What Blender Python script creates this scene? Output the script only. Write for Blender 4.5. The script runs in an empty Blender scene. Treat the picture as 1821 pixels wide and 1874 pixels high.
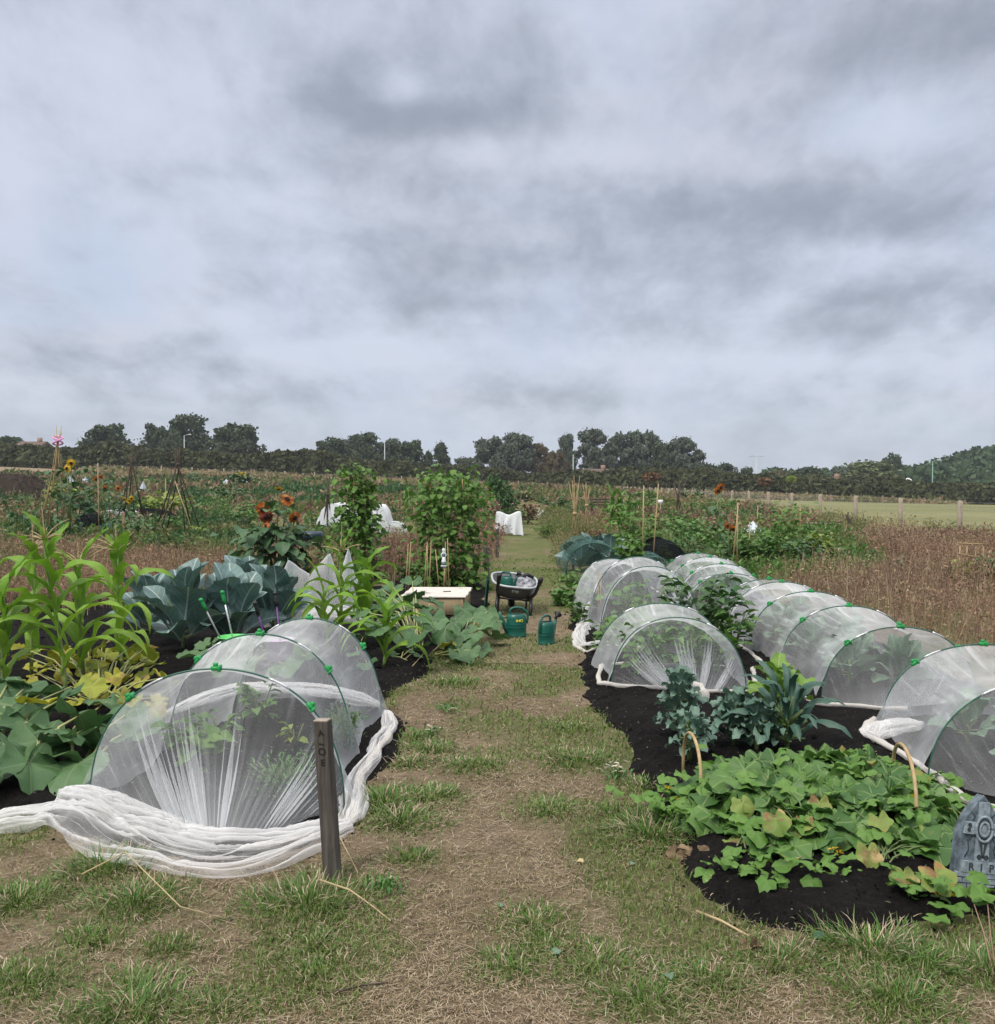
import bpy, math, random
import numpy as np
from mathutils import Vector

# ------------------------------------------------------------------ camera, sky, sun, exposure
S = bpy.context.scene
COL = S.collection
CAM_H, FPX, CX, CY = 1.6, 1790.0, 910.5, 937.0
PITCH = math.atan(57.0 / FPX)
cam_d = bpy.data.cameras.new('camera'); cam = bpy.data.objects.new('camera', cam_d); COL.objects.link(cam)
cam_d.sensor_fit = 'HORIZONTAL'; cam_d.sensor_width = 36.0; cam_d.lens = 36.0 * FPX / 1821.0
cam_d.clip_start = 0.05; cam_d.clip_end = 3000
cam.location = (0, 0, CAM_H); cam.rotation_euler = (math.pi / 2 - PITCH, 0, 0)
S.camera = cam
SUN_EL, SUN_AZ = math.radians(52), math.radians(215)      # azimuth measured from +Y clockwise: behind and to the left
S.view_settings.view_transform = 'Standard'; S.view_settings.look = 'None'
S.view_settings.gamma = 1; S.view_settings.exposure = 0.85
S.render.engine = 'CYCLES'
S.cycles.use_denoising = True
S.cycles.transparent_max_bounces = 32; S.cycles.max_bounces = 6
S.cycles.diffuse_bounces = 3; S.cycles.glossy_bounces = 2; S.cycles.transmission_bounces = 3

# ------------------------------------------------------------------ node helper
class NT:
    def __init__(s, tree): s.t = tree
    def n(s, typ, ins=None, **kw):
        nd = s.t.nodes.new(typ)
        for k, v in kw.items(): setattr(nd, k, v)
        for k, v in (ins or {}).items():
            sk = nd.inputs[k]
            if isinstance(v, bpy.types.NodeSocket): s.t.links.new(v, sk)
            else: sk.default_value = v
        return nd
    def m(s, op, a, b=0.0, c=0.0, clamp=False):
        nd = s.t.nodes.new('ShaderNodeMath'); nd.operation = op; nd.use_clamp = clamp
        for i, v in enumerate((a, b, c)):
            if isinstance(v, bpy.types.NodeSocket): s.t.links.new(v, nd.inputs[i])
            else: nd.inputs[i].default_value = v
        return nd.outputs[0]
    def mix(s, f, a, b, mode='MIX'):
        nd = s.t.nodes.new('ShaderNodeMix'); nd.data_type = 'RGBA'; nd.blend_type = mode
        for sk, v in ((nd.inputs[0], f), (nd.inputs[6], a), (nd.inputs[7], b)):
            if isinstance(v, bpy.types.NodeSocket): s.t.links.new(v, sk)
            elif isinstance(v, (int, float)): sk.default_value = v
            else: sk.default_value = (v[0], v[1], v[2], 1)
        return nd.outputs[2]
    def noise(s, vec, scale, detail=4, rough=0.55, dist=0.0):
        i = {'Scale': scale, 'Detail': detail, 'Roughness': rough, 'Distortion': dist}
        if vec is not None: i['Vector'] = vec
        return s.n('ShaderNodeTexNoise', i).outputs['Fac']
    def ramp(s, f, a, b, lo=0.0, hi=1.0):      # smoothstep remap
        nd = s.n('ShaderNodeMapRange', {'Value': f, 'From Min': a, 'From Max': b, 'To Min': lo, 'To Max': hi}, interpolation_type='SMOOTHSTEP')
        return nd.outputs[0]
    def scale(s, vec, sc):
        return s.n('ShaderNodeMapping', {'Vector': vec, 'Scale': sc}).outputs[0]

world = bpy.data.worlds.new('World'); S.world = world; world.use_nodes = True
w = NT(world.node_tree); world.node_tree.nodes.clear()
tc = w.n('ShaderNodeTexCoord').outputs['Generated']
sep = w.n('ShaderNodeSeparateXYZ', {0: tc})
dx, dy, dz = sep.outputs
zc = w.m('MAXIMUM', dz, 0.0)
den = w.m('ADD', zc, 0.36)
u = w.m('DIVIDE', dx, den); v = w.m('DIVIDE', dy, den)
cl = w.n('ShaderNodeCombineXYZ', {0: u, 1: v, 2: 3.7}).outputs[0]
n_big = w.noise(w.scale(cl, (3.0, 1.8, 1)), 1.0, 6, 0.5, 0.25)
n_mid = w.noise(w.scale(cl, (6.5, 4.2, 1)), 1.0, 8, 0.56, 0.3)
n_fine = w.noise(w.scale(cl, (19, 13.0, 1)), 1.0, 6, 0.6, .3)
def blob(ux, el, su, se, amp):
    """a cloud bank seen at slope ux=x/y and elevation slope el=z/y"""
    a = w.m('DIVIDE', w.m('SUBTRACT', w.m('DIVIDE', dx, w.m('MAXIMUM', dy, 0.05)), ux), su)
    b = w.m('DIVIDE', w.m('SUBTRACT', w.m('DIVIDE', dz, w.m('MAXIMUM', dy, 0.05)), el), se)
    r2 = w.m('ADD', w.m('MULTIPLY', a, a), w.m('MULTIPLY', b, b))
    return w.m('MULTIPLY', w.m('EXPONENT', w.m('MULTIPLY', r2, -1.0)), amp)
def SK(px, py, sx, sy, amp): return blob((px - 910) / FPX, (880 - py) / FPX, sx / FPX, sy / FPX, amp)
lum = w.m('ADD', w.m('MULTIPLY', n_big, 0.42), w.m('ADD', w.m('MULTIPLY', n_mid, 0.40), w.m('MULTIPLY', n_fine, 0.18)))
for args in ((600, 165, 95, 75, -0.13), (800, 225, 200, 40, -0.12), (745, 175, 45, 35, 0.13), (1330, 385, 380, 60, -0.15), (1640, 410, 260, 60, -0.10),
             (1720, 330, 200, 90, -0.12), (1720, 80, 300, 110, -0.16), (1250, 130, 260, 60, -0.05), (980, 480, 420, 45, -0.10), (880, 560, 300, 22, -0.07), (60, 150, 420, 170, 0.16), (350, 330, 200, 30, -0.06),
             (1040, 285, 240, 40, 0.11), (560, 645, 190, 24, 0.20), (250, 585, 330, 26, 0.08), (1100, 655, 420, 32, 0.09), (120, 440, 240, 40, 0.06), (480, 480, 260, 24, 0.05),
             (1700, 540, 300, 40, -0.12), (1600, 240, 120, 50, 0.12), (1640, 470, 180, 22, 0.08), (200, 655, 260, 26, -0.06), (1350, 600, 300, 24, -0.05), (1480, 665, 200, 16, 0.08), (900, 735, 900, 22, -0.05), (300, 745, 260, 14, 0.05)):
    lum = w.m('ADD', lum, SK(*args))
k = w.ramp(lum, 0.25, 0.62)
cloud = w.mix(k, (0.225, 0.250, 0.300), (0.455, 0.488, 0.575))
gap = w.ramp(w.noise(w.scale(cl, (2.4, 1.7, 1)), 1.0, 6, 0.55, 0.3), 0.47, 0.66)
cloud = w.mix(w.m('MULTIPLY', gap, w.m('MULTIPLY', k, 0.5)), cloud, (0.335, 0.41, 0.53))
pink = w.ramp(w.noise(w.scale(cl, (1.1, 1.8, 2.0)), 1.3, 3), 0.5, 0.7)
cloud = w.mix(w.m('MULTIPLY', pink, w.m('MULTIPLY', k, 0.40)), cloud, (0.49, 0.455, 0.485))
hor = w.ramp(dz, 0.0, 0.11, 1.0, 0.0)
cloud = w.mix(w.m('MULTIPLY', hor, 0.55), cloud, (0.385, 0.43, 0.50))
up = w.ramp(dz, 0.44, 0.92, 1.0, 3.4)               # an overcast sky is brightest overhead
cloud = w.mix(1.0, cloud, w.n('ShaderNodeCombineXYZ', {0: w.ramp(dz, .44, .92, 1.0, 3.75), 1: up, 2: w.ramp(dz, .44, .92, 1.0, 2.85)}).outputs[0], 'MULTIPLY')
sky = w.n('ShaderNodeTexSky', sky_type='NISHITA', sun_disc=False, sun_elevation=SUN_EL, sun_rotation=SUN_AZ, air_density=1.0, dust_density=2.0).outputs[0]
cl10 = w.mix(1.0, cloud, (8.0, 8.0, 8.0), 'MULTIPLY')
bg = w.n('ShaderNodeBackground', {'Color': w.mix(0.93, sky, cl10), 'Strength': 0.1})
w.n('ShaderNodeOutputWorld', {'Surface': bg.outputs[0]})

sun_d = bpy.data.lights.new('sun', 'SUN'); sun = bpy.data.objects.new('sun', sun_d); COL.objects.link(sun)
sun_d.energy = 1.5; sun_d.angle = math.radians(16); sun_d.color = (1.0, 0.94, 0.85)
sdir = Vector((math.sin(SUN_AZ) * math.cos(SUN_EL), math.cos(SUN_AZ) * math.cos(SUN_EL), math.sin(SUN_EL)))
sun.rotation_euler = sdir.to_track_quat('Z', 'Y').to_euler(); sun.location = (-5, -8, 20)

# ------------------------------------------------------------------ numeric helpers
RNG = np.random.default_rng(7)
def rs(seed):
    global RNG
    RNG = np.random.default_rng(seed); random.seed(seed)
def uni(a, b, n=None): return RNG.uniform(a, b, n)
def sst(a, b, x):
    t = np.clip((np.asarray(x, float) - a) / (b - a), 0, 1); return t * t * (3 - 2 * t)
def vnoise(x, y, seed=0):
    x = np.asarray(x, float); y = np.asarray(y, float)
    xi = np.floor(x).astype(np.int64); yi = np.floor(y).astype(np.int64); fx = x - xi; fy = y - yi
    fx = fx * fx * (3 - 2 * fx); fy = fy * fy * (3 - 2 * fy)
    def h(a, b):
        v = np.sin(a * 127.1 + b * 311.7 + seed * 74.7) * 43758.5453
        return v - np.floor(v)
    return (h(xi, yi) * (1 - fx) + h(xi + 1, yi) * fx) * (1 - fy) + (h(xi, yi + 1) * (1 - fx) + h(xi + 1, yi + 1) * fx) * fy
def fbm(x, y, seed=0, o=4):
    a, s, t = 0.5, 0.0, 0.0
    for i in range(o):
        s = s + a * vnoise(np.asarray(x) * 2 ** i, np.asarray(y) * 2 ** i, seed + i); t += a; a *= 0.5
    return s / t
def H(x, y):
    """ground height: small bumps near by, the land tilting down to the right far away"""
    x = np.asarray(x, float); y = np.asarray(y, float)
    far = sst(30, 165, y)
    return 0.035 * (fbm(x * 1.3, y * 1.3, 3, 3) - 0.5) * (1 - sst(20, 40, y)) + far * np.clip(0.4 - 0.042 * x, -6, 6)
def ray(px, py):
    a = (px - CX) / FPX; b = -(py - CY) / FPX; c, s = math.cos(PITCH), math.sin(PITCH)
    return np.array([a, c + b * s, -s + b * c])
def G(px, py, z=0.0):
    """the point of the place at height z that the photograph shows at px, py"""
    d = ray(px, py); t = (z - CAM_H) / d[2]; p = d * t; return np.array([p[0], p[1], z])
def D(px, py, depth):
    d = ray(px, py); t = depth / d[1]; p = d * t; return np.array([p[0], p[1], CAM_H + p[2]])
def inpoly(x, y, poly):
    x = np.asarray(x); y = np.asarray(y); r = np.zeros(x.shape, bool); n = len(poly); j = n - 1
    for i in range(n):
        xi, yi = poly[i][:2]; xj, yj = poly[j][:2]
        c = ((yi > y) != (yj > y)) & (x < (xj - xi) * (y - yi) / (yj - yi + 1e-12) + xi)
        r ^= c; j = i
    return r
def polydist(x, y, poly):
    d = np.full(np.shape(x), 1e9); n = len(poly)
    for i in range(n):
        a = np.array(poly[i][:2], float); b = np.array(poly[(i + 1) % n][:2], float); ab = b - a
        t = np.clip(((x - a[0]) * ab[0] + (y - a[1]) * ab[1]) / (ab @ ab + 1e-12), 0, 1)
        d = np.minimum(d, np.hypot(x - a[0] - t * ab[0], y - a[1] - t * ab[1]))
    return np.where(inpoly(x, y, poly), d, -d)

# ------------------------------------------------------------------ mesh builder
class MB:
    def __init__(s): s.V, s.F, s.U, s.A, s.M, s.n = [], [], [], [], [], 0
    def add(s, V, F, uv=None, at=None, mi=0):
        V = np.asarray(V, float).reshape(-1, 3)
        if len(V) == 0: return s
        s.V.append(V); s.U.append(np.zeros((len(V), 2)) if uv is None else np.asarray(uv, float).reshape(-1, 2))
        s.A.append(np.zeros(len(V)) if at is None else np.broadcast_to(np.asarray(at, float), (len(V),)))
        for f in (F if isinstance(F, (list, tuple)) else [F]):
            f = np.asarray(f, np.int64)
            if f.size: s.F.append(f + s.n); s.M.append(np.full(len(f), mi))
        s.n += len(V); return s
    def mesh(s, name, mats, off=None, smooth=True, attr=None):
        me = bpy.data.meshes.new(name)
        V = np.concatenate(s.V)
        if off is not None: V = V - np.asarray(off)
        U = np.concatenate(s.U); A = np.concatenate(s.A)
        idx = np.concatenate([f.ravel() for f in s.F]); tot = np.concatenate([np.full(len(f), f.shape[1]) for f in s.F])
        st = np.concatenate([[0], np.cumsum(tot)[:-1]]); mi = np.concatenate(s.M)
        me.vertices.add(len(V)); me.vertices.foreach_set('co', V.astype(np.float32).ravel())
        me.loops.add(len(idx)); me.loops.foreach_set('vertex_index', idx.astype(np.int32))
        me.polygons.add(len(tot)); me.polygons.foreach_set('loop_start', st.astype(np.int32))
        me.polygons.foreach_set('material_index', mi.astype(np.int32))
        me.polygons.foreach_set('use_smooth', np.full(len(tot), smooth))
        uvl = me.uv_layers.new(name='UVMap'); uvl.data.foreach_set('uv', U[idx].astype(np.float32).ravel())
        if attr:
            at = me.attributes.new(attr, 'FLOAT', 'POINT'); at.data.foreach_set('value', A.astype(np.float32))
        for m in (mats if isinstance(mats, (list, tuple)) else [mats]): me.materials.append(m)
        me.update(calc_edges=True); return me
    def build(s, name, mats, parent=None, local=False, smooth=True, attr=None):
        off = None
        if parent is not None and not local: off = world_loc(parent)
        o = bpy.data.objects.new(name, s.mesh(name, mats, off, smooth, attr)); COL.objects.link(o)
        if parent is not None: o.parent = parent
        return o
def world_loc(o):
    l = np.array(o.location[:])
    while o.parent is not None: o = o.parent; l = l + np.array(o.location[:])
    return l
def tag(o, label, cat, group=None, kind=None):
    if label: o['label'] = label
    if cat: o['category'] = cat
    if group: o['group'] = group
    if kind: o['kind'] = kind
    return o
def thing(name, label, cat, loc, group=None, rz=0.0):
    o = bpy.data.objects.new(name, None); COL.objects.link(o)
    o.location = tuple(float(a) for a in loc); o.rotation_euler = (0, 0, rz); o.empty_display_size = 0.1
    return tag(o, label, cat, group)
def dup(root, loc, label=None, group=None, rz=0.0, sc=(1, 1, 1), name=None):
    r = root.copy(); COL.objects.link(r); r.location = tuple(float(a) for a in loc); r.rotation_euler = (0, 0, rz); r.scale = sc
    if label: r['label'] = label
    if group: r['group'] = group
    for ch in list(root.children):
        c = ch.copy(); COL.objects.link(c); c.parent = r
        for g in list(ch.children):
            d = g.copy(); COL.objects.link(d); d.parent = c
    return r
def gridF(nu, nv, wrapu=False):
    i = np.arange(nu if wrapu else nu - 1)[:, None]; j = np.arange(nv - 1)[None, :]
    a = i * nv + j; b = ((i + 1) % nu) * nv + j
    return np.stack([a, b, b + 1, a + 1], -1).reshape(-1, 4)
def box(mb, c, size, rz=0.0, R=None, mi=0, bevel=0.0):
    sx, sy, sz = [a / 2 for a in size]
    b = min(bevel, sx * .45, sy * .45, sz * .45)
    if b > 0:
        V = []
        for z in (-sz, -sz + b, sz - b, sz):
            k = b if abs(abs(z) - sz) < 1e-9 else 0
            x0, y0 = sx - k, sy - k
            V += [(-x0 + b, -y0, z), (x0 - b, -y0, z), (x0, -y0 + b, z), (x0, y0 - b, z), (x0 - b, y0, z), (-x0 + b, y0, z), (-x0, y0 - b, z), (-x0, -y0 + b, z)]
        V = np.array(V); F = []
        for r in range(3):
            for i in range(8):
                j = (i + 1) % 8; F.append((r * 8 + i, r * 8 + j, r * 8 + 8 + j, r * 8 + 8 + i))
        FF = [np.array(F), np.array([list(range(7, -1, -1)), list(range(24, 32))])]
    else:
        V = np.array([(x, y, z) for z in (-sz, sz) for (x, y) in ((-sx, -sy), (sx, -sy), (sx, sy), (-sx, sy))])
        FF = np.array([(3, 2, 1, 0), (4, 5, 6, 7), (0, 1, 5, 4), (1, 2, 6, 5), (2, 3, 7, 6), (3, 0, 4, 7)])
    if R is None:
        R = np.array([[math.cos(rz), -math.sin(rz), 0], [math.sin(rz), math.cos(rz), 0], [0, 0, 1]])
    uv = V[:, [0, 2]] + V[:, [1, 1]] * 0.5
    mb.add(V @ np.asarray(R).T + np.asarray(c), FF, uv, mi=mi); return mb
def frame_of(d):
    d = np.asarray(d, float); d = d / (np.linalg.norm(d) + 1e-12)
    r = np.array([0, 0, 1.0]) if abs(d[2]) < 0.95 else np.array([1.0, 0, 0])
    a = np.cross(r, d); a /= np.linalg.norm(a); return a, np.cross(d, a), d
def tube(mb, P, r, sides=6, cap=True, mi=0, at=None, flat=1.0):
    P = np.asarray(P, float); n = len(P); r = np.broadcast_to(np.asarray(r, float), (n,))
    T = np.gradient(P, axis=0); a, b, _ = frame_of(T[0]); V = []
    ang = np.arange(sides) * 2 * math.pi / sides; L = 0; UV = []
    for i in range(n):
        t = T[i] / (np.linalg.norm(T[i]) + 1e-12); a = a - t * (a @ t); a /= np.linalg.norm(a) + 1e-12; b = np.cross(t, a)
        V.append(P[i] + r[i] * (np.cos(ang)[:, None] * a + flat * np.sin(ang)[:, None] * b))
        if i: L += np.linalg.norm(P[i] - P[i - 1])
        UV.append(np.stack([np.full(sides, L), ang], -1))
    V = np.concatenate(V); i = np.arange(n - 1)[:, None]; j = np.arange(sides)[None]
    F = np.stack([i * sides + j, i * sides + (j + 1) % sides, (i + 1) * sides + (j + 1) % sides, (i + 1) * sides + j], -1).reshape(-1, 4)
    FF = [F]
    if cap and sides > 2: FF.append(np.array([list(range(sides - 1, -1, -1)), list(range((n - 1) * sides, n * sides))]))
    mb.add(V, FF, np.concatenate(UV), at, mi); return mb
def bar(mb, a, b, r, sides=6, r2=None, mi=0, wob=0.0):
    a = np.asarray(a, float); b = np.asarray(b, float)
    n = 2 if wob == 0 else 6
    t = np.linspace(0, 1, n); P = a + (b - a) * t[:, None]
    if wob: P[1:-1] += RNG.normal(0, wob, (n - 2, 3))
    return tube(mb, P, np.linspace(r, r if r2 is None else r2, n), sides, mi=mi)
def lathe(mb, prof, c=(0, 0, 0), n=20, sx=1.0, sy=1.0, R=None, mi=0, cap=(True, True)):
    prof = np.asarray(prof, float); a = np.arange(n) * 2 * math.pi / n
    V = np.stack([prof[:, 0][None] * np.cos(a)[:, None] * sx, prof[:, 0][None] * np.sin(a)[:, None] * sy, np.broadcast_to(prof[:, 1][None], (n, len(prof)))], -1).reshape(-1, 3)
    F = [gridF(n, len(prof), True)]; m = len(prof)
    if cap[0]: F.append(np.array([[i * m for i in range(n - 1, -1, -1)]]))
    if cap[1]: F.append(np.array([[i * m + m - 1 for i in range(n)]]))
    if R is not None: V = V @ np.asarray(R).T
    mb.add(V + np.asarray(c), F, mi=mi); return mb
def rot(ax, a):
    c, s = math.cos(a), math.sin(a)
    return np.array({'x': [[1, 0, 0], [0, c, -s], [0, s, c]], 'y': [[c, 0, s], [0, 1, 0], [-s, 0, c]], 'z': [[c, -s, 0], [s, c, 0], [0, 0, 1]]}[ax])
def text_mesh(body, size, ext, off=.0):
    cu = bpy.data.curves.new('writing', 'FONT'); cu.body = body; cu.size = size; cu.extrude = ext; cu.offset = size * .022; cu.align_x = 'CENTER'; cu.align_y = 'CENTER'; cu.resolution_u = 3
    o = bpy.data.objects.new('writing', cu); COL.objects.link(o)
    dg = bpy.context.evaluated_depsgraph_get(); me = bpy.data.meshes.new_from_object(o.evaluated_get(dg))
    bpy.data.objects.remove(o); return me
def text_part(name, body, size, ext, c, R, mat, parent):
    me = text_mesh(body, size, ext); V = np.empty(len(me.vertices) * 3); me.vertices.foreach_get('co', V); V = V.reshape(-1, 3) @ np.asarray(R).T + np.asarray(c)
    me.vertices.foreach_set('co', V.astype(np.float32).ravel()); me.materials.clear(); me.materials.append(mat); me.update()
    o = bpy.data.objects.new(name, me); COL.objects.link(o); o.parent = parent; return o

# ------------------------------------------------------------------ leaf templates (base at origin, axis +X, upper side +Z, size 1)
def t_palmate(na=30, lobes=5, depth=0.085, cup=0.1, notch=0.8, droop=0.25, wav=0.05, seed=0):
    r0 = np.random.default_rng(seed); th = np.linspace(-math.pi, math.pi, na)
    out = 0.5 * (1 - depth + depth * np.cos(lobes * th)) * (1 - notch * np.exp(-((np.abs(th) - math.pi) / 0.33) ** 2)) * (1 + 0.022 * r0.normal(size=na)) * (1 + 0.12 * np.cos(th))
    out[-1] = out[0]; rr = np.array([0.0, 0.4, 0.75, 1.0])
    X = out[:, None] * rr * np.cos(th)[:, None]; Y = out[:, None] * rr * np.sin(th)[:, None]; R = np.hypot(X, Y)
    Z = cup * R ** 2 * 4 - droop * np.maximum(X, 0) ** 2 * 1.6 + wav * R * 2 * np.sin(th * (lobes - 1) + r0.uniform(0, 6))[:, None] + 0.03 * r0.normal(size=X.shape) * (rr > .5) - 0.10 * np.abs(Y) ** 1.5 * r0.uniform(0, 2.2)
    V = np.stack([X, Y, Z], -1).reshape(-1, 3); return V, gridF(na, 4), np.stack([X, Y], -1).reshape(-1, 2)
def t_pinnate(nx=9, ny=5, width=0.5, a0=0.5, a1=-0.6, fold=0.12, ruffle=0.06, shape=0.9, peak=0.5, seed=0, twist=0.3):
    r0 = np.random.default_rng(seed); x = np.linspace(0, 1, nx); s = np.linspace(-1, 1, ny)
    ang = a0 + (a1 - a0) * x; cx = np.concatenate([[0], np.cumsum(np.cos(ang[:-1]) / (nx - 1))]); cz = np.concatenate([[0], np.cumsum(np.sin(ang[:-1]) / (nx - 1))])
    p = np.log(0.5) / np.log(peak); wd = width / 2 * np.sin(math.pi * np.clip(x, 0.0, 1) ** p) ** shape; wd[0] = max(wd[0], width * .03)
    e = 1 + ruffle * .7 * r0.normal(size=(nx, ny)) * (np.abs(s) > .8)
    Y = wd[:, None] * s[None] * e; Z = fold * np.abs(s)[None] * wd[:, None] * 2 + ruffle * np.abs(s)[None] ** 2 * np.sin(x * 17 + r0.uniform(0, 6))[:, None] * (wd[:, None] / (width / 2))
    tw = twist * r0.uniform(-1, 1) * x[:, None]; Y2 = Y * np.cos(tw) - Z * np.sin(tw); Z2 = Y * np.sin(tw) + Z * np.cos(tw)
    nX, nZ = -np.sin(ang)[:, None], np.cos(ang)[:, None]
    V = np.stack([cx[:, None] + Z2 * nX, Y2, cz[:, None] + Z2 * nZ], -1).reshape(-1, 3)
    U = np.stack(np.broadcast_arrays(x[:, None], s[None] * (wd[:, None] / (width / 2))), -1).reshape(-1, 2)
    return V, gridF(nx, ny), U
def t_small(seed=0, w=0.6, a0=.3, a1=-.5): return t_pinnate(4, 3, w, a0, a1, 0.25, 0.0, 0.9, 0.42, seed, .2)
def t_quad():
    V = np.array([(-.5, -.5, 0), (.5, -.5, .12), (.5, .5, 0), (-.5, .5, .12)], float); return V, np.array([[0, 1, 2, 3]]), V[:, :2]
def t_blade(w=0.05, bend=0.5, seed=0):
    x = np.array([0, .35, .7, 1.0]); a = 1.45 - bend * x * 1.3
    cx = np.concatenate([[0], np.cumsum(np.cos(a[:-1]) * np.diff(x))]); cz = np.concatenate([[0], np.cumsum(np.sin(a[:-1]) * np.diff(x))])
    wd = w * np.array([.8, 1, .7, .08])
    V = np.stack([np.repeat(cx, 2), np.stack([-wd, wd], -1).ravel() / 2, np.repeat(cz, 2)], -1)
    return V, np.array([(0, 1, 3, 2), (2, 3, 5, 4), (4, 5, 7, 6)]), np.stack([np.repeat(x, 2), np.tile([-1, 1], 4)], -1)
PALM = [t_palmate(seed=i, cup=c, droop=d) for i, (c, d) in enumerate(((.12, .2), (.05, .35), (-.05, .3), (.16, .1), (.0, .5), (.1, .45)))]
PALM_CUC = [t_palmate(26, 5, .075, c, .75, d, .06, seed=20 + i) for i, (c, d) in enumerate(((-.03, .3), (.04, .4), (-.06, .5), (.05, .2), (-.02, .6)))]
BRASS = [t_pinnate(16, 7, .64, .55, -.55, .14, .035, .75, .55, i, .35) for i in range(5)]
KALE = [t_pinnate(11, 5, .42, .9, -1.3, .2, .13, .7, .5, i, .5) for i in range(4)]
NERO = [t_pinnate(12, 5, .145, 1.0, -1.6, -.35, .03, .55, .55, i, .3) for i in range(4)]
HEART = [t_pinnate(6, 5, .85, .3, -.7, .12, .04, .8, .38, i, .3) for i in range(5)]
SMALL = [t_small(i, .62, .35, -.6) for i in range(4)]
NARROW = [t_small(i, .28, .5, -.5) for i in range(4)]
QUAD = [t_quad()]
BLADE = [t_blade(.035, b) for b in (.2, .6, 1.0, 1.4)]
STRAW = [t_blade(.04, b) for b in (.3, -.3, .8)]
def axes(yaw, pitch, roll=0.0):
    yaw, pitch, roll = np.broadcast_arrays(np.asarray(yaw, float), np.asarray(pitch, float), np.asarray(roll, float))
    cy, sy, cp, sp = np.cos(yaw), np.sin(yaw), np.cos(pitch), np.sin(pitch)
    X = np.stack([cy * cp, sy * cp, sp], -1); Y0 = np.stack([-sy, cy, 0 * cy], -1); Z0 = np.cross(X, Y0)
    c, s = np.cos(roll)[..., None], np.sin(roll)[..., None]
    Y = Y0 * c + Z0 * s; Z = Z0 * c - Y0 * s
    return np.stack([X, Y, Z], -1)          # columns
def scatter(mb, T, P, R, sc, mi=0, at=None):
    P = np.asarray(P, float).reshape(-1, 3); n = len(P)
    if n == 0: return mb
    sc = np.asarray(sc, float); sc = np.broadcast_to(sc[:, None] if sc.ndim == 1 else sc, (n, 3)); ch = RNG.integers(0, len(T), n)
    for k, (V, F, U) in enumerate(T):
        ids = np.nonzero(ch == k)[0]
        if len(ids) == 0: continue
        W = np.einsum('nij,nvj->nvi', R[ids], V[None] * sc[ids][:, None, :]) + P[ids][:, None, :]
        FF = (F[None] + (np.arange(len(ids)) * len(V))[:, None, None]).reshape(-1, F.shape[1])
        A = None if at is None else np.repeat(at[ids], len(V))
        mb.add(W.reshape(-1, 3), FF, np.tile(U, (len(ids), 1)), A, mi)
    return mb
def rndaxes(n): return axes(uni(0, 6.283, n), uni(-1.5, 1.5, n), uni(-3.1, 3.1, n))

# ------------------------------------------------------------------ materials
def new_mat(name):
    m = bpy.data.materials.new(name); m.use_nodes = True; m.node_tree.nodes.clear(); return m, NT(m.node_tree)
def finish(t, sh, disp=None): t.n('ShaderNodeOutputMaterial', {'Surface': sh})
def bump(t, h, strength=0.5, dist=0.01): return t.n('ShaderNodeBump', {'Height': h, 'Strength': strength, 'Distance': dist}).outputs[0]
def plain(name, col, rough=0.6, metal=0.0, var=0.12, scale=12.0, spec=0.4, bumpk=0.15):
    m, t = new_mat(name); co = t.n('ShaderNodeTexCoord').outputs['Object']
    n = t.noise(co, scale, 5, .6); n2 = t.noise(co, scale * 6, 3)
    c = t.mix(t.ramp(n, .3, .7), tuple(a * (1 - var) for a in col), tuple(min(1, a * (1 + var)) for a in col))
    c = t.mix(t.ramp(n2, .62, .8, 0, var * 1.5), c, (.16, .13, .10))
    b = t.n('ShaderNodeBsdfPrincipled', {'Base Color': c, 'Roughness': t.ramp(n, .2, .8, max(0, rough - .1), min(1, rough + .1)), 'Metallic': metal, 'Specular IOR Level': spec, 'Normal': bump(t, n2, bumpk, .003)})
    finish(t, b.outputs[0]); return m
def woodm(name, c1, c2, sc=(60, 60, 4), rough=.8):
    m, t = new_mat(name); co = t.n('ShaderNodeTexCoord').outputs['Object']
    g = t.noise(t.scale(co, sc), 1.0, 6, .6, .6); s = t.noise(co, 5, 4)
    c = t.mix(t.ramp(g, .3, .7), c1, c2); c = t.mix(t.ramp(s, .45, .75, 0, .45), c, tuple(a * .6 for a in c1))
    b = t.n('ShaderNodeBsdfPrincipled', {'Base Color': c, 'Roughness': rough, 'Specular IOR Level': .25, 'Normal': bump(t, g, .5, .004)})
    finish(t, b.outputs[0]); return m
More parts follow.
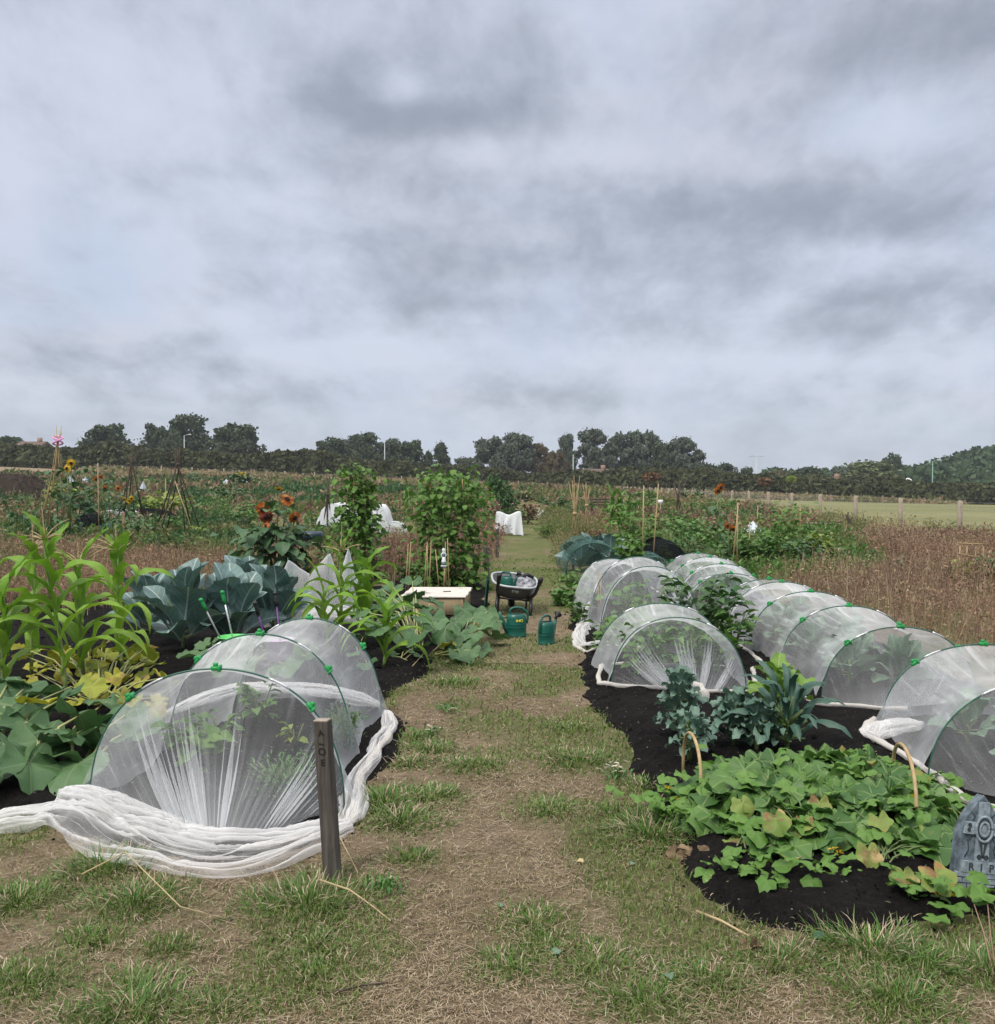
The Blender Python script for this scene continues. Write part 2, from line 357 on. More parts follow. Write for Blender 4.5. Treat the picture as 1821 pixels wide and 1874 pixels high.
def leafm(name, c1, c2, vein=None, kind='none', va=.5, tr=.22, rough=.5, blotch=None, ba=(.6, .75), nscale=9.0, spec=.35, vw=.03, tips=None):
    m, t = new_mat(name); geo = t.n('ShaderNodeNewGeometry'); uvn = t.n('ShaderNodeUVMap').outputs[0]; co = t.n('ShaderNodeTexCoord').outputs['Object']
    rnd = geo.outputs['Random Per Island']
    c = t.mix(rnd, c1, c2); n = t.noise(co, nscale, 4, .6)
    c = t.mix(t.ramp(n, .3, .72, 0, .38), c, tuple(a * .62 for a in c1)); hgt = n
    sp = t.n('ShaderNodeSeparateXYZ', {0: uvn}); x, y = sp.outputs[0], sp.outputs[1]
    if tips:
        c = t.mix(t.ramp(x, .55, 1.0, 0, .85), c, tips)
    if kind == 'palm':
        a = t.m('ARCTAN2', y, x); r = t.m('SQRT', t.m('ADD', t.m('MULTIPLY', x, x), t.m('MULTIPLY', y, y)))
        s1 = t.m('MULTIPLY', t.m('ABSOLUTE', t.m('SINE', t.m('MULTIPLY', a, 2.5))), r)
        vm = t.ramp(s1, vw * .4, vw * 1.3, 1, 0)
        s2 = t.m('ABSOLUTE', t.m('SINE', t.m('ADD', t.m('MULTIPLY', r, 34), t.m('MULTIPLY', s1, 25)))); vm2 = t.ramp(s2, .0, .3, .45, 0)
        vm = t.m('MAXIMUM', vm, vm2); hgt = t.m('SUBTRACT', n, t.m('MULTIPLY', vm, .7))
    elif kind == 'pinn':
        ay = t.m('ABSOLUTE', y); vm = t.ramp(ay, vw, vw * 2.2, 1, 0)
        s2 = t.m('ABSOLUTE', t.m('SINE', t.m('MULTIPLY', t.m('SUBTRACT', x, t.m('MULTIPLY', ay, .28)), 24))); vm = t.m('MAXIMUM', vm, t.ramp(s2, .02, .22, .55, 0)); hgt = t.m('SUBTRACT', n, t.m('MULTIPLY', vm, .7))
    elif kind == 'par':
        ay = t.m('ABSOLUTE', y); vm = t.ramp(ay, .06, .14, 1, 0)
        s2 = t.m('ABSOLUTE', t.m('SINE', t.m('MULTIPLY', y, 16))); vm = t.m('MAXIMUM', vm, t.ramp(s2, .0, .5, .3, 0)); hgt = t.m('SUBTRACT', n, vm)
    if kind != 'none' and vein: c = t.mix(t.m('MULTIPLY', vm, va), c, vein)
    if blotch:
        for i, bc in enumerate(blotch):
            bn = t.noise(t.n('ShaderNodeVectorMath', {0: co, 1: (3.1 * i, 1.7, .4)}, operation='ADD').outputs[0], 7 + 4 * i, 4, .6); gate = t.m('FRACT', t.m('MULTIPLY', rnd, 7.31 + i))
            c = t.mix(t.m('MULTIPLY', t.ramp(bn, ba[0], ba[1]), t.ramp(gate, .35, .6)), c, bc)
    p = t.n('ShaderNodeBsdfPrincipled', {'Base Color': c, 'Roughness': rough, 'Specular IOR Level': spec, 'Normal': bump(t, hgt, .35, .006)})
    tl = t.n('ShaderNodeBsdfTranslucent', {'Color': t.mix(.5, c, t.mix(1.0, c, (1.0, 1.2, .5), 'MULTIPLY'))})
    sh = t.n('ShaderNodeMixShader', {0: tr, 1: p.outputs[0], 2: tl.outputs[0]}); finish(t, sh.outputs[0]); return m
def netm(name, base=.2, col=(.80, .82, .84), specks=True, dens_gain=.6, streak=.22):
    """fine insect mesh: more threads cross the line of sight where the cloth is seen edge-on or is bunched (attribute dens)"""
    m, t = new_mat(name); geo = t.n('ShaderNodeNewGeometry'); co = t.n('ShaderNodeTexCoord').outputs['Object']; uv = t.n('ShaderNodeUVMap').outputs[0]
    dn = t.n('ShaderNodeAttribute', attribute_name='dens').outputs['Fac']
    dt = t.m('ABSOLUTE', t.n('ShaderNodeVectorMath', {0: geo.outputs['Normal'], 1: geo.outputs['Incoming']}, operation='DOT_PRODUCT').outputs['Value'])
    path = t.m('DIVIDE', 1.0, t.m('MAXIMUM', dt, .22))
    st = t.noise(t.scale(uv, (28, 1.6, 1)), 1.0, 5, .6, .5); st2 = t.noise(co, 3.2, 4, .55)
    d = t.m('ADD', t.m('MULTIPLY', t.ramp(st, .52, .80), streak), t.m('ADD', t.m('MULTIPLY', dn, dens_gain), t.m('MULTIPLY', t.ramp(st2, .35, .75), .08)))
    tau = t.m('MULTIPLY', t.m('ADD', d, base), path)
    al = t.m('SUBTRACT', 1.0, t.m('EXPONENT', t.m('MULTIPLY', tau, -1.0)))
    if specks:
        vo = t.n('ShaderNodeTexVoronoi', {'Vector': co, 'Scale': 40.0}); rn = t.noise(co, 9.0, 2)
        sp = t.m('MULTIPLY', t.ramp(vo.outputs['Distance'], .05, .11, 1, 0), t.ramp(rn, .60, .68)); al = t.m('MAXIMUM', al, t.m('MULTIPLY', sp, .75))
    al = t.m('MINIMUM', al, .93)
    df = t.n('ShaderNodeBsdfDiffuse', {'Color': (*col, 1)}); tl = t.n('ShaderNodeBsdfTranslucent', {'Color': (*col, 1)})
    cloth = t.n('ShaderNodeMixShader', {0: .4, 1: df.outputs[0], 2: tl.outputs[0]}); tp = t.n('ShaderNodeBsdfTransparent')
    finish(t, t.n('ShaderNodeMixShader', {0: al, 1: tp.outputs[0], 2: cloth.outputs[0]}).outputs[0]); return m
def soilm(name, c1, c2, speck=True):
    m, t = new_mat(name); co = t.n('ShaderNodeTexCoord').outputs['Object']
    a = t.noise(co, 3, 5, .6); b = t.noise(co, 38, 6, .7); c3 = t.noise(co, 140, 3, .7)
    c = t.mix(t.ramp(a, .3, .7), c1, c2); c = t.mix(t.ramp(b, .45, .75, 0, .6), c, tuple(x * 2.4 for x in c2)); c = t.mix(t.ramp(b, .2, .4, .7, 0), c, tuple(x * .35 for x in c1))
    if speck:
        vo = t.n('ShaderNodeTexVoronoi', {'Vector': co, 'Scale': 42.0}); sel = t.n('ShaderNodeSeparateXYZ', {0: vo.outputs['Color']}).outputs[0]
        c = t.mix(t.m('MULTIPLY', t.ramp(vo.outputs['Distance'], .10, .2, 1, 0), t.ramp(sel, .86, .9)), c, (.34, .31, .27))
    hh = t.m('ADD', t.m('MULTIPLY', b, 1.0), t.m('MULTIPLY', c3, .5))
    p = t.n('ShaderNodeBsdfPrincipled', {'Base Color': c, 'Roughness': .95, 'Specular IOR Level': .08, 'Normal': bump(t, hh, 1.0, .05)}); finish(t, p.outputs[0]); return m
def groundm(name):
    m, t = new_mat(name); co = t.n('ShaderNodeTexCoord').outputs['Object']; gm = t.n('ShaderNodeAttribute', attribute_name='gmask').outputs['Fac']
    a = t.noise(co, .8, 5, .6); b = t.noise(co, 9, 6, .65); f = t.noise(t.scale(co, (60, 160, 60)), 1.0, 5, .7, 1.2); f2 = t.noise(t.scale(co, (170, 50, 60)), 1.0, 5, .7, 1.2)
    c = t.mix(t.ramp(a, .3, .7), (.20, .148, .098), (.30, .232, .158)); c = t.mix(t.ramp(b, .4, .7, 0, .7), c, (.105, .075, .05))
    c = t.mix(t.ramp(f, .55, .72, 0, .8), c, (.36, .29, .20)); c = t.mix(t.ramp(f2, .58, .72, 0, .7), c, (.33, .25, .165)); c = t.mix(t.ramp(f, .25, .4, .6, 0), c, (.06, .045, .03))
    g = t.mix(t.ramp(b, .35, .7), (.075, .10, .03), (.145, .165, .058)); g = t.mix(t.ramp(f, .5, .75, 0, .6), g, (.22, .19, .09))
    c = t.mix(t.m('MULTIPLY', gm, t.ramp(b, .1, .6, .5, 1.0)), c, g)
    p = t.n('ShaderNodeBsdfPrincipled', {'Base Color': c, 'Roughness': .95, 'Specular IOR Level': .1, 'Normal': bump(t, t.m('ADD', f, t.m('ADD', f2, b)), .8, .02)}); finish(t, p.outputs[0]); return m
def fieldm(name, c1, c2, c3):
    m, t = new_mat(name); co = t.n('ShaderNodeTexCoord').outputs['Object']; a = t.noise(t.scale(co, (.05, .12, .1)), 1, 6, .6); b = t.noise(co, 2.5, 5, .7)
    c = t.mix(t.ramp(a, .35, .65), c1, c2); c = t.mix(t.ramp(b, .4, .75, 0, .6), c, c3)
    p = t.n('ShaderNodeBsdfPrincipled', {'Base Color': c, 'Roughness': .95, 'Specular IOR Level': .1, 'Normal': bump(t, b, .5, .05)}); finish(t, p.outputs[0]); return m

M = {}
M['ground'] = groundm('worn_grass_ground'); M['soil'] = soilm('dark_compost', (.0085, .0078, .0075), (.019, .017, .016))
M['soil_dry'] = soilm('dry_soil', (.07, .055, .045), (.13, .105, .085), False)
M['field'] = fieldm('mown_field', (.155, .16, .068), (.205, .195, .092), (.125, .13, .055))
M['net'] = netm('white_insect_mesh', .085, streak=.22); M['net2'] = netm('bunched_insect_mesh', .075, (.84, .84, .84), False, .8, .75)
M['netfine'] = netm('stretched_insect_mesh', .17, (.78, .81, .82), True, .6, .12)
M['fleece'] = netm('horticultural_fleece', 1.5, (.84, .86, .88), False, .4, .5); M['hem'] = netm('rolled_mesh_hem', .75, (.72, .69, .65), False, .6, 1.0)
M['gnet'] = netm('green_garden_net', .10, (.10, .18, .165), False, .3, .45); M['bnet'] = netm('black_garden_net', .9, (.02, .022, .025), False, .5, .4)
M['hoop'] = plain('dark_green_hoop', (.03, .11, .075), .35, .1); M['silver'] = plain('bright_steel', (.62, .64, .66), .3, .6); M['clip'] = plain('green_plastic', (.012, .24, .055), .4)
M['lime'] = plain('lime_plastic', (.14, .62, .16), .4); M['lilac'] = plain('lilac_plastic', (.58, .44, .62), .45); M['purple'] = plain('purple_plastic', (.10, .03, .16), .4); M['blackp'] = plain('black_plastic', (.012, .012, .014), .45)
M['can'] = plain('dark_green_can_plastic', (.006, .085, .062), .38, 0, .1); M['yellow'] = plain('yellow_print', (.75, .68, .06), .6)
M['tray'] = plain('grey_barrow_plastic', (.09, .093, .096), .5, 0, .2); M['rim'] = plain('light_grey_rim', (.40, .42, .44), .45); M['sack'] = plain('grey_plastic_sack', (.21, .21, .23), .4, 0, .5, 14, .5, .9)
M['steel'] = plain('grey_galvanised', (.3, .31, .32), .5, .5); M['stone'] = plain('painted_grey_foam_stone', (.10, .128, .150), .85, 0, .5, 30, .2, .6); M['stonelite'] = plain('pale_grey_raised_stone', (.21, .255, .285), .85, 0, .35, 45, .2, .6); M['stonedark'] = plain('dark_groove_paint', (.03, .038, .045), .9)
M['post'] = woodm('weathered_grey_wood', (.055, .048, .042), (.115, .104, .090)); M['posttop'] = woodm('pale_cut_end_wood', (.30, .25, .20), (.42, .37, .31)); M['pale_wood'] = woodm('pale_timber', (.27, .20, .115), (.37, .29, .175)); M['white_wood'] = woodm('bleached_board', (.50, .45, .40), (.66, .61, .56), (20, 60, 60))
M['fence'] = woodm('grey_fence_post', (.27, .225, .17), (.40, .34, .27)); M['cane'] = woodm('bamboo', (.30, .21, .10), (.42, .32, .17), (30, 30, 3), .55); M['twig'] = woodm('dark_stick', (.05, .038, .03), (.10, .08, .062)); M['bark'] = woodm('bark', (.035, .03, .025), (.07, .06, .05), (8, 8, 1)); M['ink'] = plain('scorched_letter', (.018, .014, .012), .9)
M['squash'] = leafm('squash_leaf', (.050, .120, .044), (.10, .19, .075), (.20, .25, .14), 'palm', .40, .18)
M['squash_y'] = leafm('yellowing_squash_leaf', (.42, .38, .03), (.24, .30, .04), (.42, .42, .14), 'palm', .5, .25, blotch=((.10, .17, .04), (.28, .17, .06)), ba=(.5, .68))
M['cuc'] = leafm('cucumber_leaf', (.035, .105, .022), (.115, .225, .050), (.22, .30, .12), 'palm', .6, .22, .45, vw=.045, blotch=((.34, .27, .10), (.28, .29, .06)), ba=(.64, .77))
M['cuc_young'] = leafm('young_cucumber_leaf', (.10, .22, .035), (.15, .28, .06), (.2, .3, .1), 'palm', .3, .3)
M['burnt'] = leafm('scorched_leaf', (.16, .25, .05), (.24, .27, .07), (.3, .3, .12), 'palm', .3, .2, .6, blotch=((.36, .21, .08), (.45, .33, .15), (.2, .11, .05)), ba=(.50, .64))
M['brass'] = leafm('blue_green_brassica_leaf', (.085, .155, .14), (.15, .245, .235), (.40, .47, .44), 'pinn', .75, .10, .42, spec=.5)
M['cab'] = leafm('grey_green_cabbage_leaf', (.10, .18, .115), (.16, .25, .165), (.32, .40, .30), 'pinn', .5, .18); M['kale'] = leafm('grey_green_kale_leaf', (.085, .16, .12), (.145, .235, .18), (.24, .32, .26), 'pinn', .4, .12); M['nero'] = leafm('dark_crinkled_kale_leaf', (.030, .08, .056), (.06, .125, .09), (.13, .2, .15), 'pinn', .35, .06, .5, nscale=70)
M['corn'] = leafm('sweetcorn_leaf', (.15, .31, .024), (.28, .44, .05), (.30, .40, .14), 'par', .45, .32, .42); M['corn_d'] = leafm('deep_green_sweetcorn_leaf', (.09, .20, .032), (.16, .29, .055), (.22, .32, .12), 'par', .45, .28, .42); M['stalk'] = leafm('green_stalk', (.14, .21, .06), (.2, .27, .09), tr=.05); M['tassel'] = leafm('dry_tassel', (.44, .33, .17), (.54, .43, .25), tr=.1)
M['sunleaf'] = leafm('sunflower_leaf', (.042, .105, .042), (.075, .15, .062), (.15, .22, .1), 'pinn', .35, .16); M['bean'] = leafm('bean_leaf', (.060, .155, .022), (.14, .26, .045), (.18, .28, .08), 'pinn', .25, .28); M['leaf_g'] = leafm('mid_green_leaf', (.06, .15, .03), (.13, .235, .055), tr=.22); M['leaf_d'] = leafm('dark_green_leaf', (.036, .095, .030), (.075, .15, .048), tr=.15); M['leaf_y'] = leafm('yellow_green_leaf', (.17, .25, .04), (.28, .33, .07), tr=.25); M['leaf_red'] = leafm('dark_red_leaf', (.09, .014, .026), (.16, .028, .045), tr=.15); M['fern'] = leafm('feathery_carrot_leaf', (.05, .15, .03), (.1, .22, .05), tr=.2); M['chard'] = leafm('chard_leaf', (.11, .24, .03), (.2, .33, .06), (.4, .45, .2), 'pinn', .5, .25)
M['stem_y'] = leafm('pale_stem', (.30, .34, .12), (.36, .34, .15), tr=.05); M['stem_g'] = leafm('green_stem', (.10, .15, .05), (.14, .19, .07), tr=.05)
M['pet_o'] = leafm('orange_petal', (.50, .18, .02), (.34, .075, .012), tr=.25); M['pet_r'] = leafm('dark_red_petal', (.16, .022, .012), (.26, .05, .016), tr=.15); M['pet_y'] = leafm('yellow_petal', (.70, .48, .03), (.62, .36, .02), tr=.25); M['disc'] = plain('dark_flower_disc', (.025, .012, .008), .9); M['pet_w'] = leafm('white_petal', (.75, .75, .72), (.8, .8, .78), tr=.2)
M['grass'] = leafm('grass_blade', (.075, .145, .022), (.16, .245, .05), tr=.25, tips=(.28, .24, .12)); M['grass_d'] = leafm('lush_grass_blade', (.05, .135, .018), (.11, .225, .035), tr=.25, tips=(.16, .18, .07)); M['turf'] = leafm('worn_turf_blade', (.11, .125, .04), (.27, .235, .105), tr=.2, tips=(.33, .27, .15)); M['straw'] = leafm('dry_straw', (.30, .235, .155), (.52, .43, .31), tr=.15, rough=.7); M['straw_b'] = leafm('brown_straw', (.20, .14, .08), (.32, .235, .145), tr=.15, rough=.7)
M['weed'] = leafm('dead_weed', (.225, .142, .092), (.39, .27, .18), tr=.15, rough=.8); M['weed_r'] = leafm('reddish_dead_weed', (.155, .09, .066), (.26, .165, .12), tr=.12, rough=.8); M['weed_g'] = leafm('half_green_weed', (.12, .15, .05), (.22, .21, .095), tr=.2); M['gold'] = leafm('golden_dry_grass', (.29, .235, .135), (.40, .33, .20), tr=.2)
M['tree'] = leafm('dark_tree_leaf', (.045, .068, .040), (.092, .122, .068), tr=.10, rough=.75, nscale=.4, spec=.15); M['tree_g'] = leafm('grey_green_tree_leaf', (.072, .096, .072), (.13, .155, .112), tr=.10, rough=.75, nscale=.4, spec=.15); M['tree_b'] = leafm('brownish_tree_leaf', (.09, .075, .042), (.15, .125, .07), tr=.1, rough=.75, nscale=.4, spec=.15); M['willow'] = leafm('willow_leaf', (.09, .115, .05), (.15, .18, .085), tr=.1, rough=.75, nscale=.4, spec=.15); M['wood_far'] = leafm('woodland_leaf', (.036, .068, .030), (.08, .12, .055), tr=.08, rough=.8, nscale=.08, spec=.1)
M['hedge'] = leafm('hedge_leaf', (.048, .060, .028), (.098, .108, .050), tr=.06, rough=.8, nscale=.25, spec=.12, blotch=((.075, .05, .026),), ba=(.52, .68)); M['hedge_o'] = leafm('autumn_leaf', (.12, .06, .02), (.17, .09, .03), tr=.1)
M['roof'] = plain('brown_roof_tile', (.115, .075, .06), .9, 0, .25, 3); M['wall'] = plain('brick_wall', (.26, .17, .12), .9, 0, .2, 3); M['white'] = plain('white_paint', (.72, .73, .74), .6); M['lamp'] = plain('pale_lamp_post', (.42, .47, .46), .5, .3); M['lampg'] = plain('green_lamp_post', (.20, .36, .30), .5, .2); M['dark'] = plain('painted_hole_shade', (.008, .008, .008), .95); M['pink'] = plain('pink_ribbon', (.72, .30, .62), .6); M['hill'] = fieldm('hill_ground', (.03, .045, .02), (.05, .07, .03), (.02, .03, .014)); M['heap'] = soilm('compost_heap', (.024, .018, .015), (.05, .04, .032), False); M['blue'] = plain('pale_blue_sheet', (.52, .58, .64), .5, 0, .3); M['navy'] = plain('dark_blue_plastic', (.012, .03, .05), .4); M['metalw'] = plain('white_cast_metal', (.66, .72, .74), .5); M['grille'] = plain('grey_lantern_glass', (.14, .17, .19), .35)
# ================================================================== SETTING
def P2(*pts): return [tuple(G(a, b)[:2]) for a, b in pts]
BED_L = P2((905, 1105), (872, 1150), (832, 1182), (805, 1195), (795, 1238), (735, 1262), (715, 1290), (748, 1330), (742, 1385), (690, 1432), (668, 1490), (640, 1530), (560, 1560), (430, 1590), (260, 1575), (100, 1530), (20, 1492), (-300, 1480), (-900, 1250), (-700, 1105), (250, 1085), (640, 1082), (760, 1070))
BED_R = P2((1062, 1195), (1052, 1225), (1060, 1285), (1098, 1312), (1124, 1340), (1148, 1420), (1200, 1470), (1222, 1530), (1222, 1605), (1262, 1658), (1370, 1702), (1480, 1722), (1640, 1722), (1790, 1690), (1990, 1680), (2330, 1480), (1700, 1215), (1375, 1075), (1270, 1016), (1140, 1012), (1075, 1060), (1040, 1095), (1036, 1150))
TUSS = [(190, 1590, .20, .11), (250, 1650, .22, .08), (560, 1650, .28, .10), (580, 1730, .18, .05), (570, 1780, .2, .045), (310, 1735, .12, .05), (240, 1850, .26, .08), (30, 1650, .22, .07), (40, 1800, .2, .05), (755, 1570, .12, .06), (735, 1500, .2, .09), (700, 1465, .22, .08), (790, 1455, .2, .06), (1195, 1530, .24, .13), (1180, 1440, .18, .07), (1590, 1740, .26, .11), (1690, 1765, .16, .09), (1430, 1765, .15, .08), (1290, 1800, .18, .06), (1180, 1835, .2, .06), (1640, 1830, .24, .07), (980, 1690, .18, .05), (1000, 1730, .16, .04), (930, 1770, .16, .05), (1090, 1770, .22, .05), (1060, 1390, .28, .05), (790, 1370, .2, .06), (870, 1400, .22, .045), (1010, 1480, .22, .045), (1140, 1490, .2, .045), (760, 1350, .2, .05), (750, 1400, .12, .09), (830, 1250, .3, .05), (850, 1215, .3, .05), (1000, 1250, .3, .03), (1040, 1330, .25, .04), (1480, 1330, .18, .06), (1410, 1330, .1, .05), (1800, 1770, .2, .08), (1560, 1320, .12, .06), (400, 1835, .16, .05), (170, 1720, .15, .045)]
TW = [(*G(a, b)[:2], r, h) for a, b, r, h in TUSS]
def gmask(x, y):
    x = np.asarray(x, float); y = np.asarray(y, float)
    n = fbm(x * 1.7, y * 1.15, 11, 4); m = sst(.50, .62, n + .13 * sst(4.5, 8, y)) * .72
    for cx, cy, r, h in TW: m = np.maximum(m, 1.15 * np.exp(-(((x - cx) / r) ** 2 + ((y - cy) / (r * 1.0)) ** 2) * 1.35) * (1 if h > .03 else .8))
    m = m * (1 - .9 * np.exp(-(((x + .12) / .16) ** 2 + ((y - 3.65) / .3) ** 2))) * (1 - .9 * np.exp(-(((x + .14) / .22) ** 2 + ((y - 6.0) / .25) ** 2)))
    return np.clip(m + .25 * sst(9, 18, y), 0, 1)
def graded(lo, hi, step, far, g=1.13):
    c = list(np.arange(lo, hi, step)); s = step; up = [];
    x = hi
    while x < far: up.append(x); s *= g; x += s
    return np.array(c), np.array(up + [far])
ya, yb = graded(2.0, 15, .07, 870); xa, xb = graded(0, 5, .08, 410)
ys = np.concatenate([[-28, -15, -5, 0, 1.2], ya, yb]); xs = np.concatenate([-xb[::-1], -xa[:0:-1], xa, xb])
gx, gy = np.meshgrid(xs, ys, indexing='ij'); mb = MB()
bx = np.stack([gx, gy, H(gx, gy)], -1)
gm = gmask(gx, gy) * (1 - sst(16, 40, gy)) + sst(16, 40, gy) * sst(.4, .65, fbm(gx * .12, gy * .06, 5, 3)) * .75 * (1 - sst(85, 125, gy))
mb.add(bx.reshape(-1, 3), gridF(len(xs), len(ys)), None, gm.ravel())
tag(mb.build('ground', M['ground'], attr='gmask'), 'dry trodden ground of straw and worn grass', 'ground', kind='structure')
# the mown path: a sheet 4 mm above the ground, heading for the horizon
PY = np.concatenate([np.arange(8.5, 16, .12), np.geomspace(16, 80, 60)])
def pathx(y): return .0313 * y
rows = []
for yy in PY:
    wl = .52 + .06 * (fbm(yy * .9, 3.3, 5) - .5) + .12 * sst(16, 40, yy); wr = .42 + .08 * (fbm(yy * .8, 9.1, 6) - .5) + .12 * sst(14, 40, yy)
    rows.append([(pathx(yy) - wl + (wl + wr) * q, yy) for q in np.linspace(0, 1, 12)])
pp = np.array(rows); mb = MB(); pz = H(pp[..., 0], pp[..., 1]) + .004 - .012 * (np.abs(np.linspace(-1, 1, 12)) > .99)[None]
mb.add(np.concatenate([pp, pz[..., None]], -1).reshape(-1, 3), gridF(len(PY), 12), None, np.clip(gmask(pp[..., 0], pp[..., 1]) * .6 + .5 * sst(9, 20, pp[..., 1]), 0, 1).ravel())
tag(mb.build('path', M['ground'], attr='gmask'), 'mown grass path running straight away between the plots', 'path', kind='structure')
# sports field beyond the fence on the right
fx = np.linspace(0, 1, 30); fy = np.geomspace(20, 172, 50); V = []
for q in fx:
    for yy in fy:
        x0 = 12.6 + .0313 * (yy - 26); V.append((x0 + q ** 1.5 * 150, yy, 0))
V = np.array(V); V[:, 2] = H(V[:, 0], V[:, 1]) + .02; mb = MB().add(V, gridF(30, 50)); tag(mb.build('playing_field', M['field']), 'wide mown playing field beyond the post fence', 'field', kind='structure')
def bed(name, poly, mat, step=.05, hgt=.06, lump=.03, label=None, edge=.22, seed=0):
    p = np.array(poly); lo = p.min(0) - .2; hi = p.max(0) + .2
    ax = np.arange(lo[0], hi[0], step); ay = np.arange(lo[1], hi[1], step); X, Y = np.meshgrid(ax, ay, indexing='ij')
    d = polydist(X, Y, poly) + .14 * (fbm(X * 2.6, Y * 2.6, 31 + seed, 4) - .5)
    Z = H(X, Y) - .02 + (hgt + .02) * sst(-.03, edge, d) + sst(0, .1, d) * lump * ((fbm(X * 5, Y * 5, 41, 3) - .5) * 1.6 + (fbm(X * 14, Y * 14, 45, 3) - .5) * 1.3)
    F = gridF(len(ax), len(ay)); keep = (d.ravel()[F] > -.08).any(1); F = F[keep]; used = np.unique(F); mp = np.full(X.size, -1); mp[used] = np.arange(len(used))
    mb = MB().add(np.stack([X, Y, Z], -1).reshape(-1, 3)[used], mp[F]); return tag(mb.build(name, mat), label, 'soil', kind='structure')
bed('soil_bed', BED_L, M['soil'], .05, .05, .035, 'dark dug soil of the plot left of the path')
bed('soil_bed', BED_R, M['soil'], .05, .06, .035, 'black compost of the plot right of the path', seed=3)
bed('soil_bed', [tuple(D(a, b, 20)[:2] * 0 + G(a, b)[:2]) for a, b in ((340, 990), (365, 972), (430, 965), (470, 975), (430, 988))], M['soil_dry'], .12, .08, .03, 'pale bare earth left of the sunflower', .4)
bed('soil_bed', P2((870, 1062), (905, 1080), (880, 1105), (700, 1090), (720, 1060), (800, 1055)), M['soil'], .08, .05, .03, 'dark earth under the climbing beans', .2)

def HB(x, y):
    x = np.asarray(x, float); y = np.asarray(y, float); z = H(x, y); r = np.zeros(np.shape(x))
    for poly, hg, sd in ((BED_L, .05, 0), (BED_R, .06, 3)):
        d = polydist(x, y, poly) + .14 * (fbm(x * 2.6, y * 2.6, 31 + sd, 4) - .5); r = np.maximum(r, (hg + .02) * sst(-.03, .22, d) - .02)
    return z + np.maximum(r, 0)
# ---------------------------------------------------------------- far away: hill, woodland, hedge, trees, houses, lamps
rs(11)
hp = np.array([(1300, 872), (1380, 866), (1450, 855), (1530, 853), (1600, 850), (1650, 845), (1700, 836), (1740, 828), (1790, 816), (1830, 813), (1950, 800), (2150, 812), (2400, 850)], float)
hx = (hp[:, 0] - CX) / FPX * 340; hz = CAM_H + (880 - hp[:, 1]) / FPX * 340 - 8.5
def hillz(x, y): return H(x, np.minimum(y, 300)) + (np.interp(x, hx, hz) - H(x, 300 + 0 * x)) * sst(262, 340, y)
X, Y = np.meshgrid(np.linspace(60, 330, 60), np.linspace(255, 420, 30), indexing='ij'); mb = MB().add(np.stack([X, Y, np.where(Y > 262, hillz(X, Y), H(X, Y) - .6)], -1).reshape(-1, 3), gridF(60, 30))
tag(mb.build('hill', M['hill']), 'low hill rising at the right edge', 'hill', kind='structure')
mb = MB(); n = 330; cx = uni(72, 300, n); cy = uni(268, 345, n)
for i in range(n):
    r = uni(3, 6.5); h = r * uni(.8, 1.2); q = int(150); a = uni(0, 6.283, q); e = np.arccos(uni(-.2, 1, q)); rr = (1 + .25 * RNG.normal(size=q) * .6)
    Pn = np.stack([cx[i] + r * rr * np.sin(e) * np.cos(a), cy[i] + r * rr * np.sin(e) * np.sin(a), hillz(cx[i:i + 1], cy[i:i + 1])[0] + h * .4 + h * rr * np.cos(e) * .8], -1)
    scatter(mb, QUAD, Pn, rndaxes(q), uni(.9, 1.9, q))
tag(mb.build('woodland', M['wood_far'], smooth=False), 'dense green woodland covering the hill at the right', 'woodland', kind='stuff')

def crown_pts(kind, n):
    """points of a unit crown (height 1, radius .5) grouped in leaf clumps"""
    rs(kind * 13 + 5); nl = (60, 54, 60, 44, 40)[kind]; dens = (1, 1, .5, 1, 1)[kind]; C = []; 
    while len(C) < nl:
        z = uni(.10, .93) if kind != 4 else uni(.05, .9); prof = (math.sin(math.pi * min(1, z * .85 + .12)) ** .6, math.sin(math.pi * min(1, z * .72 + .2)) ** .7, math.sin(math.pi * min(1, z * .8 + .14)) ** .6, (1.05 - z) ** .8, math.sqrt(max(0, 1 - z * z)))[kind]
        a = uni(0, 6.283); r = .40 * prof * math.sqrt(uni(.05, 1)); C.append((r * math.cos(a), r * math.sin(a), z, uni(.09, .17) if kind != 2 else uni(.07, .13)))
    C = np.array(C); k = RNG.integers(0, nl, n); d = RNG.normal(size=(n, 3)); d /= np.linalg.norm(d, axis=1)[:, None]; rad = C[k, 3] * uni(.3, 1.1, n) ** .5 * np.where(uni(0, 1, n) < .16, uni(1.0, 1.5, n), 1)
    P = C[k, :3] + d * rad[:, None] * [1, 1, .75]; return P, C
def make_tree(kind, mat, label, n=6500):
    t = thing('tree', label, 'tree', (0, 0, 0)); P, C = crown_pts(kind, n); mb = MB(); scatter(mb, QUAD, P, rndaxes(n), uni(.022, .048, n)); mb.build('crown', mat, t, local=True, smooth=False)
    tk = MB(); tube(tk, [(0, 0, -.02), (.005, 0, .2), (-.01, .005, .5), (0, 0, .8)], [.03, .024, .016, .006], 7)
    for c in C[::3]: tube(tk, [(0, 0, max(.08, c[2] - .28)), (c[0] * .5, c[1] * .5, c[2] - .1), c[:3]], [.012, .008, .003], 4)
    tk.build('trunk', M['bark'], t, local=True); return t
